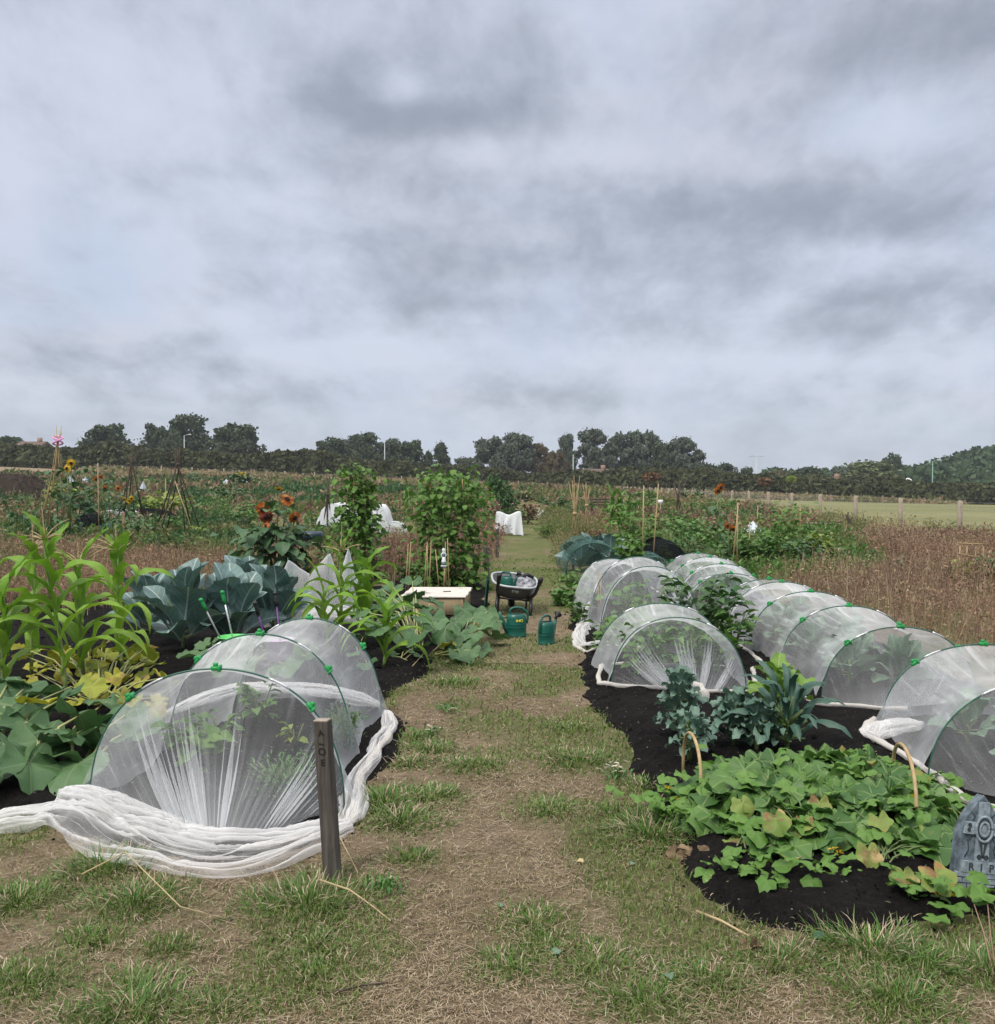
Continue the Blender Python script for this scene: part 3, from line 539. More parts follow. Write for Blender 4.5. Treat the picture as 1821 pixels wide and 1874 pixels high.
TREES = [  # px, top, width px, kind, material, depth, label
 (18, 797, 62, 4, 'tree', 240, 'low dark treetop rising behind the hedge at the far left edge'), (196, 774, 92, 0, 'tree', 232, 'broad round dark tree standing alone left of the single lamp post'), (286, 774, 62, 0, 'tree', 236, 'small rounded dark tree just left of the tall tree with the lamp post'), (341, 762, 84, 1, 'tree', 230, 'tall dark tree with the single lamp post in front of it'), (429, 772, 98, 0, 'tree', 228, 'broad dark tree right of the single lamp post, sky on its right side'),
 (604, 798, 66, 0, 'tree', 230, 'dark round tree at the left end of the middle tree group'), (640, 806, 50, 1, 'tree_g', 238, 'narrow greyish tree between two dark ones in the middle tree group'), (668, 794, 66, 1, 'tree', 228, 'tallest tree of the middle group, left of the thin pale mast'), (712, 800, 60, 0, 'tree_g', 232, 'grey-green tree directly behind the thin pale mast'), (750, 804, 66, 0, 'tree', 230, 'dark rounded tree right of the thin pale mast'), (783, 828, 30, 3, 'tree', 236, 'small pointed dark tree in the gap beside the middle group'), (808, 813, 46, 3, 'tree', 234, 'small cone-shaped tree standing alone right of the middle group'), (850, 836, 56, 4, 'tree_g', 236, 'low bushy treetop before the wide tree group in the centre'),
 (900, 798, 74, 0, 'tree_g', 228, 'wide grey-green tree at the left of the centre tree group'), (946, 795, 66, 1, 'tree_g', 232, 'tall grey-green tree second in the centre tree group'), (986, 812, 56, 2, 'tree_b', 234, 'thin brownish tree with gaps in its crown in the centre group'), (1018, 826, 44, 2, 'tree_b', 230, 'small rusty brown airy tree under the narrow tall tree'), (1038, 797, 36, 1, 'tree_g', 238, 'narrow tall tree beside the gap with the thin pole'), (1088, 786, 80, 2, 'tree_g', 228, 'peaked tall tree right of the gap with the thin pole'), (1142, 792, 70, 2, 'tree_g', 232, 'airy tree with bright gaps beside the peaked tall tree'), (1178, 789, 76, 2, 'tree_g', 234, 'wide feathery grey tree at the top of the right tree group'), (1212, 812, 58, 1, 'tree', 230, 'dark tree between the feathery tree and the grey domed tree'), (1253, 801, 74, 2, 'tree_g', 226, 'grey domed airy tree at the right end of the centre group'),
 (1296, 848, 60, 4, 'tree', 232, 'low dark tree right of the grey domed tree'), (1328, 846, 48, 4, 'tree', 236, 'low dark spreading tree before the gap with the twin lamp'), (1368, 854, 36, 4, 'tree', 240, 'small dark rounded treetop just left of the twin lamp'), (1425, 860, 52, 4, 'tree_b', 226, 'low brown autumn tree right of the twin lamp'), (1592, 842, 130, 4, 'willow', 226, 'pale willow-like tree with a wide dome, left of the green lamp'), (1632, 827, 42, 0, 'tree', 262, 'dark domed tree standing up against the sky beside the hill'), (1480, 853, 80, 4, 'tree', 240, 'long low dark tree between the twin lamp and the pale dome tree'), (1540, 852, 60, 4, 'tree_g', 245, 'low grey-green tree just left of the pale dome tree')]
protos = {}
for px, top, wp, kind, mt, dep, lab in TREES:
    a = D(px, top, dep); zb = float(H(a[0], dep)) - .3; h = a[2] - zb; wd = wp / FPX * dep / .84; loc = (a[0], dep, zb); sc = (wd, wd, h); rz = uni(0, 6.28)
    if (kind, mt) in protos: dup(protos[kind, mt], loc, lab, None, rz, sc)
    else:
        t = make_tree(kind, M[mt], lab); t.location = loc; t.scale = sc; t.rotation_euler = (0, 0, rz); protos[kind, mt] = t
    rs(px)
# hedge along the far boundary
rs(21); hp = np.array([(-120, 820), (0, 814), (60, 818), (110, 824), (200, 813), (250, 820), (300, 826), (370, 830), (420, 832), (470, 836), (520, 830), (570, 826), (620, 838), (700, 848), (760, 852), (850, 858), (930, 864), (1000, 868), (1060, 866), (1100, 868), (1170, 860), (1230, 860), (1290, 864), (1340, 868), (1420, 874), (1500, 876), (1570, 880), (1640, 878), (1700, 888), (1760, 886), (1830, 888), (1950, 890)], float)
HD = 178.0; hx = (hp[:, 0] - CX) / FPX * HD; hz = CAM_H + (880 - hp[:, 1]) / FPX * HD
def htop(x): return np.interp(x, hx, hz) + .9 * (fbm(x * .16, 2.2 + 0 * x, 8, 3) - .5) + .8 * (fbm(x * .6, 1.1 + 0 * x, 4, 2) - .5)
mb = MB(); X = np.linspace(hx[0], hx[-1], 300); prof = np.array([(-1, 0), (-1.05, .4), (-.9, .75), (-.45, .96), (0, 1), (.6, .95), (1, .5), (1, 0)]); zb = H(X, HD) - .3; ht = htop(X) - zb
V = np.stack([np.repeat(X, 8), HD + np.tile(prof[:, 0] * 2.2, 300) + .5 * RNG.normal(size=2400), np.repeat(zb, 8) + np.tile(prof[:, 1], 300) * np.repeat(ht * .93, 8)], -1); mb.add(V, gridF(300, 8))
n = 42000; x = uni(hx[0], hx[-1], n); q = uni(0, 1, n) ** .8 * 4.6; py = np.interp(q, np.arange(8), prof[:, 0]); pz = np.interp(q, np.arange(8), prof[:, 1]); zb = H(x, HD) - .3; bul = 1 + .30 * (fbm(x * .35, pz * 3, 17, 3) - .5)
Pn = np.stack([x, HD + py * 2.35 * bul + RNG.normal(0, .2, n), zb + pz * (htop(x) - zb) * (1 + .04 * RNG.normal(size=n))], -1); scatter(mb, QUAD, Pn, rndaxes(n), uni(.3, .75, n))
tag(mb.build('hedge', M['hedge'], smooth=False), 'long tall brown-green hedge closing off the allotments', 'hedge')
for px, y, s, mt, lab in ((1190, 868, 34, 'hedge_o', 'orange-tinted bush in the hedge under the domed tree'), (1396, 876, 26, 'hedge_o', 'rusty orange bush under the twin lamp'), (1444, 872, 18, 'leaf_y', 'bright yellow-green bush beside the orange one')):
    a = D(px, y, 174); mb = MB(); n = 500; d = RNG.normal(size=(n, 3)); d /= np.linalg.norm(d, axis=1)[:, None]; r = s / FPX * 174 / 2; Pn = a + d * r * uni(.5, 1.05, n)[:, None] * [1, .6, .55] + [0, -1.2, -.5]
    scatter(mb, QUAD, Pn, rndaxes(n), uni(.2, .4, n)); t = thing('bush', lab, 'bush', (a[0], 173, float(H(a[0], 173)))); mb.build('foliage', M[mt], t, smooth=False); tk = MB(); bar(tk, (a[0], 173, float(H(a[0], 173))), a, .08); tk.build('trunk', M['bark'], t)
# houses whose roofs show above the hedge
def house(px, ridge, eave, wpx, dep, lab, gable=False, rz=0.0):
    a = D(px, ridge, dep); e = D(px, eave, dep)[2]; wd = wpx / FPX * dep; zb = float(H(a[0], dep)) - .2; t = thing('house', lab, 'house', (a[0], dep, zb), None, rz); hh = e - zb; rh = a[2] - e; L = wd / 2; Dp = 4.0
    mb = MB(); box(mb, (0, 0, hh / 2), (wd, Dp * 2, hh)); W = mb.build('wall', M['wall'], t, local=True); V = []
    if gable: pts = [(-L - .3, 0), (0, rh), (L + .3, 0)]; V = [(x, y, hh + .02 + z) for y in (-Dp - .3, Dp + .3) for x, z in pts]; F = [np.array([(0, 3, 4, 1), (1, 4, 5, 2), (0, 2, 5, 3)]), np.array([(0, 1, 2), (3, 5, 4)])]
    else: pts = [(-Dp - .3, 0), (0, rh), (Dp + .3, 0)]; V = [(x, y, hh + .02 + z) for x in (-L - .3, L + .3) for y, z in pts]; F = [np.array([(0, 1, 4, 3), (1, 2, 5, 4), (0, 3, 5, 2)]), np.array([(0, 2, 1), (3, 4, 5)])]
    R = MB().add(V, F).build('roof', M['roof'], t, local=True, smooth=False)
    if gable:
        b = MB()
        for s in (-1, 1): bar(b, (s * (L + .35), -Dp - .36, hh), (0, -Dp - .36, hh + rh + .05), .16, 4)
        o = b.build('bargeboard', M['white'], R, local=True)
    else:
        b = MB(); box(b, (L * .5, 0, hh + rh + .15), (.9, .6, 1.3)); b.build('chimney', M['wall'], R, local=True)
    for s in (-.5, .5):
        b = MB(); box(b, (s * L, -Dp - .03, hh * .55), (1.3, .1, 1.2)); o = b.build('window', M['white'], t, local=True); b = MB(); box(b, (s * L, -Dp - .09, hh * .55), (1.1, .04, 1.0)); b.build('pane', M['grille'], o, local=True)
house(62, 808, 820, 44, 215, 'brown-roofed house showing above the hedge at the far left'); house(1088, 858, 872, 62, 212, 'grey-brown roof behind the hedge below the peaked tree'); house(1520, 874, 882, 44, 205, 'low brown roof seen above the hedge left of the pale dome tree'); house(1664, 876, 892, 42, 205, 'brown-roofed house with white bargeboards near the green lamp', True, -.45)
def lamp(px, top, dep, lab, double=False, mat='lamp', head=True):
    a = D(px, top, dep); zb = float(H(a[0], dep)) - .1; t = thing('street_lamp', lab, 'street lamp', (a[0], dep, zb), 'street lamps behind the hedge'); h = a[2] - zb
    mb = MB(); tube(mb, [(0, 0, 0), (0, 0, h * .3), (0, 0, h)], [.13, .10, .07], 8); mb.build('pole', M[mat], t, local=True)
    for s in ((-1, 1) if double else ((1,) if head else ())):
        mb = MB(); tube(mb, [(0, 0, h - .05), (s * .5, 0, h + .12), (s * 1.0, 0, h + .2)], .05, 6); ar = mb.build('arm', M[mat], t, local=True); b = MB(); lathe(b, [(.02, -.12), (.2, -.08), (.26, 0), (.2, .1), (.02, .14)], (s * 1.15, 0, h + .2), 10, 1.7, .9); b.build('lamp_head', M['lamp'], ar, local=True)
lamp(337, 797, 205, 'pale single-armed street lamp before the tall dark tree'); lamp(704, 808, 205, 'thin pale mast in front of the middle tree group', head=False); lamp(1049, 832, 205, 'thin grey pole in the gap between the narrow and the peaked tree', head=False); lamp(1384, 836, 205, 'tall twin-headed street lamp standing against open sky', True); lamp(1707, 844, 190, 'green-grey twin-headed street lamp before the wooded hill', True, 'lampg')

# ---------------------------------------------------------------- fences and goal
ft = thing('post_fence', 'weathered post and wire fence along the right-hand field', 'fence', (12.3, 26, float(H(12.3, 26)))); base = None; fp = []
for i in range(-1, 27):
    y = 26 + 4.15 * i; x = 12.3 + .0313 * (y - 26); z = float(H(x, y)); fp.append((x, y, z))
    if base is None:
        mb = MB(); box(mb, (x, y, z + .48), (.115, .10, 1.20), bevel=.012); base = mb.build('post', M['fence'], ft); b0 = (x, y, z)
    else:
        o = base.copy(); COL.objects.link(o); o.location = (x - b0[0], y - b0[1], z - b0[2]); o.rotation_euler = (0, 0, uni(-.2, .2)); off = np.array([x, y, z]) - b0
        c, s = math.cos(o.rotation_euler[2]), math.sin(o.rotation_euler[2]); lb = np.array(b0) - np.array(ft.location[:]); o.location = (lb[0] + off[0] - (c * lb[0] - s * lb[1]), lb[1] + off[1] - (s * lb[0] + c * lb[1]), off[2])
mb = MB()
for h in (.12, .3, .48, .66, .84, .95, 1.05): tube(mb, [(x, y - .03, z + h - .01 * (i % 2)) for i, (x, y, z) in enumerate(fp)], .0035, 3)
for yy in np.arange(22, 75, .22):
    x = 12.3 + .0313 * (yy - 26); z = float(H(x, yy)); bar(mb, (x, yy - .03, z + .02), (x, yy - .03, z + .95), .0028, 3)
mb.build('wire_mesh', M['steel'], ft)
bt = thing('boundary_fence', 'line of thin posts in front of the far hedge', 'fence', (-30, 165, float(H(-30, 165)))); pr = None
for i, px in enumerate((180, 240, 296, 352, 410, 466, 521, 576, 630, 684, 735, 790, 844, 897, 949, 1002, 1054)):
    x = (px - CX) / FPX * 165; z = float(H(x, 165)); mb = MB(); box(mb, (x, 165, z + .65), (.16, .16, 1.4)); mb.build('post', M['fence'], bt)
mb = MB(); tube(mb, [(x, 165, float(H(x, 165)) + 1.1) for x in np.linspace(-68, 13, 30)], .012, 3); mb.build('wire', M['steel'], bt)
g = thing('goal', 'small white goal frame standing on the field edge by the fence', 'goal', (D(1118, 905, 105)[0], 105, float(H(11, 105)))); gx0, gz = D(1106, 906, 105)[0], D(1106, 906, 105)[2]; gx1 = D(1131, 906, 105)[0]; gh = D(1118, 895, 105)[2]
for nm, p, q in (('post', (gx0, 105, gz - .4), (gx0, 105, gh)), ('post', (gx1, 105, gz - .4), (gx1, 105, gh)), ('crossbar', (gx0 - .05, 105, gh), (gx1 + .05, 105, gh))):
    mb = MB(); bar(mb, p, q, .05, 8); mb.build(nm, M['white'], g)

# ---------------------------------------------------------------- grass, straw and weeds (stuff)
def outside(x, y, m=.02): return (polydist(x, y, BED_L) < -m) & (polydist(x, y, BED_R) < -m)
rs(31); N = 190000; y = np.exp(uni(math.log(2.5), math.log(20), N)); x = uni(-.56, .60, N) * y + uni(-.2, .2, N); ok = outside(x, y, -.07) & ((y < 9) | ((x > pathx(y) - .75) & (x < pathx(y) + .75))); x, y = x[ok], y[ok]
gmv = gmask(x, y); keep = uni(0, 1, len(x)) < gmv ** 1.4 * .85; gx1_, gy1_ = x[keep], y[keep]; n = len(gx1_); mb = MB()
hh = uni(.018, .048, n) * (1 + .15 * gy1_ / 5) * (1 - .35 * sst(9, 13, gy1_)); sc = np.stack([hh, np.maximum(.0032, gy1_ * .0011) / .035, hh], -1)
scatter(mb, BLADE, np.stack([gx1_, gy1_, H(gx1_, gy1_) - .003], -1), axes(uni(0, 6.28, n), uni(-.5, .15, n), uni(-.3, .3, n)), sc)
tag(mb.build('grass', M['grass']), 'short patchy grass on the path', 'grass', kind='stuff'); del mb
N = 150000; y = np.exp(uni(math.log(2.5), math.log(11), N)); x = uni(-.56, .60, N) * y; ok = outside(x, y, -.03) & (uni(0, 1, N) < .10 + .25 * sst(5, 8, y) + .8 * sst(.42, .64, fbm(x * 2.6, y * 2.2, 91, 4))) & ((y < 9) | ((x > pathx(y) - .7) & (x < pathx(y) + .7))); x, y = x[ok], y[ok]; n = len(x); hh = uni(.010, .030, n); mb = MB()
scatter(mb, BLADE, np.stack([x, y, H(x, y) - .002], -1), axes(uni(0, 6.28, n), uni(-1.15, .0, n), uni(-.4, .4, n)), np.stack([hh, np.maximum(.0026, y * .0008) / .035, hh], -1)); tag(mb.build('worn_turf', M['turf']), 'short worn yellowish turf between the straw', 'grass', kind='stuff')
mb = MB(); mbs = MB()
for cx, cy, r, h in TW:
    if h < .04: continue
    n = int(620 * (r / .2) ** 2 * (1 if cy < 6 else .6)); a = uni(0, 6.28, n); rr = r * 1.15 * uni(0, 1, n) ** .62 * (1 + .35 * np.sin(a * 2 + cx * 9) + .2 * np.sin(a * 5 + cy * 7)); X = cx + rr * np.cos(a); Y = cy + rr * np.sin(a); ok = outside(X, Y, -.12); X, Y, a, rr = X[ok], Y[ok], a[ok], rr[ok]; n = len(X)
    L = 1.0 * h * uni(.3, 1.3, n) * (1.1 - .5 * rr / r); q = uni(0, 1, n) < .74
    for msk, tgt in ((q, mb), (~q, mbs)):
        k = msk.sum(); scatter(tgt, BLADE, np.stack([X, Y, H(X, Y) - .004], -1)[msk], axes(a[msk] + uni(-.9, .9, k), uni(-1.0, .12, k) - .3 * (rr[msk] / r), uni(-.4, .4, k)), np.stack([L[msk], np.full(k, max(.0042, cy * .0011)) / .035, L[msk]], -1))
tag(mb.build('grass_tussocks', M['grass_d']), 'lush green grass tussocks along the bed edges', 'grass', kind='stuff')
N = 210000; y = np.exp(uni(math.log(2.5), math.log(13), N)); x = uni(-.56, .60, N) * y; gmv = gmask(x, y); dsl = np.maximum(polydist(x, y, BED_L), polydist(x, y, BED_R)); ok = (dsl < uni(-.02, .10, N) ** 1) & (uni(0, 1, N) < (1 - .75 * gmv) * (.35 + .65 * sst(.35, .6, fbm(x * 3, y * 3, 77)))) & ((y < 9) | ((x > pathx(y) - .7) & (x < pathx(y) + .7))); x, y = x[ok], y[ok]; n = len(x); L = .010 + .045 * uni(0, 1, n) ** 2; L = np.where(uni(0, 1, n) < .03, L * 2.6, L)
half = uni(0, 1, n) < .5
for msk, nm, lab in ((half, 'straw', 'pale dry straw littering the ground'), (~half, 'thatch', 'brown dead grass matted on the ground')):
    t = mbs if nm == 'straw' else MB(); k = msk.sum(); Pn = np.stack([x, y, H(x, y) + .004 + uni(0, .010, n)], -1)[msk]
    scatter(t, STRAW, Pn, axes(uni(0, 6.28, k), uni(-1.50, -1.18, k), uni(-.4, .4, k)), np.stack([L[msk], np.maximum(.0022, y[msk] * .0006) / .04, L[msk]], -1))
    tag(t.build(nm, M['straw' if nm == 'straw' else 'straw_b']), lab, 'straw', kind='stuff')
# bits on the soil
rs(33); N = 1500; x = uni(-2.6, 3, N); y = uni(3.1, 9, N); d = np.maximum(polydist(x, y, BED_L), polydist(x, y, BED_R)); ok = d > .03; x, y, d = x[ok], y[ok], d[ok]; n = len(x); mb = MB(); scatter(mb, STRAW, np.stack([x, y, H(x, y) + .05 + 0 * x], -1), axes(uni(0, 6.28, n), uni(-1.5, -1.3, n), uni(-.5, .5, n)), np.stack([uni(.008, .03, n), np.full(n, .1), uni(.01, .03, n)], -1))
tag(mb.build('soil_litter', M['straw']), 'scraps of straw and bark on the black soil', 'litter', kind='stuff')

def weed_field(name, mats, poly, dens, h, label, seed, ymax=99, head=.016, cat='weeds', psc=(.55, .4), pmix=.25, gate=-1):
    rs(seed); p = np.array(poly); lo, hi = p.min(0), p.max(0); N = int((hi - lo).prod() * dens); x = uni(lo[0], hi[0], N); y = uni(lo[1], hi[1], N); dd = polydist(x, y, poly); ok = (dd > uni(0, .35, N)) & ((fbm(x * .16, y * .055, seed + 77, 3) > gate) | (uni(0, 1, N) < .12)); x, y = x[ok], y[ok]; n = len(x); z = H(x, y); cl = fbm(x * .9, y * .9, seed, 3)
    hh = h * (.5 + .95 * fbm(x * .32, y * .26, seed + 40, 2)) * (.2 + 1.25 * cl) * uni(.55, 1.25, n); az = uni(0, 6.28, n); le = uni(.05, .65, n); tip = np.stack([x + hh * le * np.cos(az), y + hh * le * np.sin(az), z + hh], -1); b = np.stack([x, y, z], -1)
    mbs_ = [MB() for _ in mats]; which = np.clip(((fbm(x * psc[0] + 40, y * psc[1], seed + 9, 3) - .5) * 2.6 + .5 + uni(-pmix, pmix, n)) * len(mats), 0, len(mats) - 1).astype(int)
    for k, m in enumerate(mats):
        s = which == k; c = s.sum()
        if not c: continue
        wd = np.maximum(.002, y[s] * .00030)[:, None]; tx = np.stack([-np.sin(az[s]), np.cos(az[s]), 0 * az[s]], -1) * wd; mid = b[s] * .5 + tip[s] * .5 - np.stack([np.cos(az[s]), np.sin(az[s]), 0 * az[s]], -1) * (hh[s] * le[s] * .15)[:, None]
        V = np.stack([b[s] - tx, b[s] + tx, mid - tx * .8, mid + tx * .8, tip[s] - tx * .4, tip[s] + tx * .4], 1).reshape(-1, 3); F = (np.array([(0, 1, 3, 2), (2, 3, 5, 4)])[None] + (np.arange(c) * 6)[:, None, None]).reshape(-1, 4); mbs_[k].add(V, F)
        for j in range(13):
            f = uni(.22, 1.05, c)[:, None]; sp = (hh[s] * uni(.04, .20, c))[:, None]; Pn = b[s] * (1 - f) + tip[s] * f + RNG.normal(size=(c, 3)) * sp * [1, 1, .7]; hs = head * uni(.5, 1.5, c) * np.maximum(1, y[s] / 13); scatter(mbs_[k], NARROW[:2] + SMALL[:1], Pn, axes(uni(0, 6.28, c), uni(-.3, 1.5, c), uni(-2, 2, c)), np.stack([hs * 2.2, hs * 1.6, hs * 2], -1))
    mm = MB()
    for k, q in enumerate(mbs_):
        if q.n: mm.add(np.concatenate(q.V), [np.concatenate([f for f in q.F])], np.concatenate(q.U), None, k)
    return tag(mm.build(name, [M[m] for m in mats]), label, cat, kind='stuff')
weed_field('dry_weeds', ['weed', 'weed', 'weed_r', 'weed_g'], [(-12, 11.2), (-2.6, 11.2), (-2.2, 14.6), (-3.6, 19.2), (-12, 19.5)], 95, .50, 'brown dead weeds filling the plot behind the broccoli', 51)
weed_field('dry_weeds', ['weed_r', 'weed', 'weed_r'], [(-2.3, 15.2), (-.30, 14.4), (.12, 22), (.25, 27), (-1.4, 27), (-2.8, 19)], 85, .52, 'dark reddish dead weeds around the two bean towers', 52)
weed_field('dry_weeds', ['weed', 'weed_r', 'weed', 'gold', 'weed_r'], [(3.75, 6.2), (12.2, 6.2), (12.4, 26), (9.2, 25.5), (7.4, 20), (6.6, 16.2), (3.9, 14.6), (3.6, 11)], 88, .52, 'brown dead weeds on the right between tunnels and fence', 53)
weed_field('rough_grass', ['weed_g', 'grass', 'weed', 'weed_g'], [(.95, 18.6), (2.6, 18), (3.4, 24), (3.2, 40), (1.75, 45), (1.4, 30)], 46, .42, 'tall rough grass along the right side of the path', 54, head=.014, cat='grass')
weed_field('golden_grass', ['gold', 'weed', 'gold', 'weed_g'], [(-60, 138), (62, 128), (68, 163), (-66, 163)], 1.6, .6, 'strip of golden dry grass before the far hedge', 55, head=.02, cat='grass')
weed_field('fence_grass', ['weed', 'gold', 'weed_g'], [(11.2, 24), (12.7, 24), (16.5, 130), (12.5, 130), (10.8, 60)], 14, .45, 'dry grass grown up along the wire fence', 56, head=.016, cat='grass')
weed_field('rough_weeds', ['leaf_d', 'weed', 'weed_g', 'leaf_g', 'weed_r', 'weed', 'leaf_d', 'weed_g', 'gold', 'weed_r', 'leaf_d'], [(-36, 26), (-.5, 28), (.9, 45), (1.4, 120), (-62, 120)], 11.0, .5, 'rough brown and green growth over the far left plots', 57, head=.028, psc=(.20, .075), pmix=.10, gate=.44)
weed_field('rough_weeds', ['weed_g', 'leaf_g', 'weed', 'weed_r', 'leaf_d', 'weed_g'], [(2.8, 30), (9.5, 26), (11.8, 45), (14.5, 112), (2.6, 112)], 11.0, .5, 'rough brown and green growth over the far right plots', 58, head=.028, psc=(.24, .09), pmix=.12, gate=.42)

weed_field('leafy_growth', ['leaf_d', 'leaf_g', 'weed_g', 'leaf_g'], [(2.2, 14.8), (6.6, 15.6), (9.6, 26), (3.4, 26), (2.4, 19)], 34, .34, 'low leafy green growth between the right-hand vegetables', 59, head=.030, cat='plants')
weed_field('leafy_growth', ['leaf_d', 'weed_g', 'leaf_g', 'weed_g'], [(-13, 20.5), (-4.6, 20.5), (-3.0, 28), (-20, 30)], 30, .36, 'low leafy green growth over the left plots behind the weeds', 60, head=.034, cat='plants')
rs(61); N = 9000; y = np.exp(uni(math.log(3.0), math.log(15), N)); x = uni(-.56, .56, N) * y; dd = np.maximum(polydist(x, y, BED_L), polydist(x, y, BED_R)); k = dd > -.04; x, y = x[k], y[k]; n = len(x); OCT = [(np.array([(.5, 0, 0), (0, .5, .1), (-.45, .1, 0), (0, -.5, -.05), (.05, 0, .45), (0, 0, -.4)]), np.array([(0, 1, 4), (1, 2, 4), (2, 3, 4), (3, 0, 4), (1, 0, 5), (2, 1, 5), (3, 2, 5), (0, 3, 5)]), np.zeros((6, 2)))]
mb = MB(); sz = uni(.006, .018, n) * (1 + 1.2 * (uni(0, 1, n) < .06)) * np.maximum(1, y / 6); scatter(mb, OCT, np.stack([x, y, HB(x, y) + .012 * (fbm(x * 5, y * 5, 41, 3) - .3)], -1), rndaxes(n), sz); tag(mb.build('soil_clods', M['soil'], smooth=False), 'loose dark crumbs of compost on the beds', 'soil', kind='stuff')

lo_, hi_ = (-420, -30, -9), (420, 880, 34)
mb = MB(); box(mb, [(a + b) / 2 for a, b in zip(lo_, hi_)], [b - a for a, b in zip(lo_, hi_)])
hm = bpy.data.materials.new('thin_haze'); hm.use_nodes = True; hm.node_tree.nodes.clear(); ht_ = NT(hm.node_tree); pv = ht_.n('ShaderNodeVolumePrincipled', {'Color': (.80, .86, .95, 1), 'Density': .00025}); ht_.n('ShaderNodeOutputMaterial', {'Volume': pv.outputs[0]})
tag(mb.build('haze', hm, smooth=False), 'thin pale haze over the far hedge and trees', 'haze', kind='stuff')
# ================================================================== NETTED TUNNELS
def arcp(h, t, lift=0.0):
    L, R, ht = np.array(h[0]), np.array(h[1]), h[2]; a = math.pi * np.asarray(t, float); c = (L + R) / 2; hf = (R - L) / 2; pw = .82
    q = np.sign(np.cos(a)) * np.abs(np.cos(a)) ** .95
    xy = c[None] - hf[None] * q[:, None]; return np.concatenate([xy, (ht * np.abs(np.sin(a)) ** pw + lift)[:, None]], 1)
def tunnel(label, hoops, front, back, seed, netmat='net', sag=.11, clips=(.5, .27, .76), group='arched net tunnels over the vegetable rows', hem=True, ends=(True, True)):
    rs(seed); c0 = (np.array(hoops[0][0]) + np.array(hoops[0][1])) / 2; t0 = thing('net_tunnel', label, 'net tunnel', (*c0, 0), group); N = 90; t = np.linspace(0, 1, N); mb = MB()
    for i in range(len(hoops) - 1):
        A, B = arcp(hoops[i], t), arcp(hoops[i + 1], t); ns = 17; s = np.linspace(0, 1, ns); cA = (np.array(hoops[i][0]) + hoops[i][1]) / 2; cB = (np.array(hoops[i + 1][0]) + hoops[i + 1][1]) / 2
        P = A[:, None] * (1 - s)[None, :, None] + B[:, None] * s[None, :, None]; ctr = np.concatenate([cA[None] * (1 - s)[:, None] + cB[None] * s[:, None], np.zeros((ns, 1))], 1)[None]
        env = (4 * s * (1 - s))[None]; T2, S2 = np.meshgrid(t, s, indexing='ij'); wr = .020 * (fbm(T2 * 26 + 3 * S2, S2 * 2.2 + i * 7, seed, 3) - .5) + .03 * (fbm(T2 * 7 + i * 3, S2 * 3, seed + 2, 2) - .5)
        f = 1 - sag * env * (.6 + .8 * vnoise(T2 * 5, S2 * 1.5, seed + i)) + wr * (env * .9 + .1) * 1.6; P = ctr + (P - ctr) * f[..., None]
        low = np.minimum(t, 1 - t); P[..., :2] = ctr[..., :2] + (P[..., :2] - ctr[..., :2]) * (1 + .09 * np.exp(-(low / .07) ** 2))[:, None, None]; de = np.repeat((.25 * np.exp(-(low / .03) ** 2) + .02)[:, None], ns, 1) + .06 * np.exp(-(np.minimum(s, 1 - s) / .06) ** 2)[None]
        mb.add(P.reshape(-1, 3), gridF(N, ns), np.stack([T2, S2 + i], -1).reshape(-1, 2), de.ravel())
    def end(h, spec, sgn, off):
        if spec is None: return
        g, out, gam, pl = np.array(spec[0]), spec[1], spec[2], spec[3]; n2 = 420; t = np.linspace(0, 1, n2); A = arcp(h, t); L, R = np.array(h[0]), np.array(h[1]); c = (L + R) / 2; hf = (R - L) / 2; d = np.array([hf[1], -hf[0]]); d = d / np.linalg.norm(d) * (1 if d @ (g - c) > 0 else -1) if np.linalg.norm(g - c) > 1e-6 else d / np.linalg.norm(d)
        gr = c[None] - hf[None] * np.cos(math.pi * t)[:, None] + d[None] * (out * np.sin(math.pi * t) ** .7)[:, None]; wv = gam * np.sin(math.pi * t) ** .5; b = gr * (1 - wv)[:, None] + g[None] * wv[:, None]; Bp = np.concatenate([b, (HB(b[:, 0], b[:, 1]) + .012)[:, None]], 1)
        ns = 20; s = np.linspace(0, 1, ns); T2, S2 = np.meshgrid(t, s, indexing='ij'); e = S2 ** 1.0; P = A[:, None] * (1 - e)[..., None] + Bp[:, None] * e[..., None]
        pull = .10 * np.sin(math.pi * S2) * np.sin(math.pi * T2); P[..., 2] -= pull * P[..., 2] * 1.4
        ph = T2 * pl + 4.5 * fbm(T2 * 4, 0 * S2, seed + off, 2) + .7 * vnoise(T2 * 3, S2 * 1.1, seed + off); msk = sst(.50, .82, vnoise(T2 * pl * .42, S2 * .4, seed + off + 5)); amp = (.006 + .030 * msk) * (.25 + .75 * S2) * np.sin(math.pi * np.clip(S2 * .96, 0, 1)) ** .8 * np.sin(math.pi * T2) ** .3; sw = np.sin(6.283 * ph); sw = np.sign(sw) * np.abs(sw) ** .8
        P[..., :2] += d[None, None] * (amp * sw)[..., None]; P[..., :2] += (hf / np.linalg.norm(hf))[None, None] * (amp * .8 * np.cos(6.283 * ph * 1.3))[..., None]; P[..., 2] = np.maximum(P[..., 2], HB(P[..., 0], P[..., 1]) + .006)
        de = .03 + (.05 + .75 * gam * np.sin(math.pi * T2)) * S2 ** 4 + .20 * S2 * msk * np.exp(-((np.cos(6.283 * ph) - 1) / .035) ** 2) * np.sin(math.pi * S2) * np.sin(math.pi * T2)
        mb.add(P.reshape(-1, 3), gridF(n2, ns), np.stack([T2 * 1.6, S2 * .8 + off], -1).reshape(-1, 2), de.ravel())
    end(hoops[0], front, 1, 3); end(hoops[-1], back, -1, 9); mb.build('netting', M[netmat], t0, attr='dens')
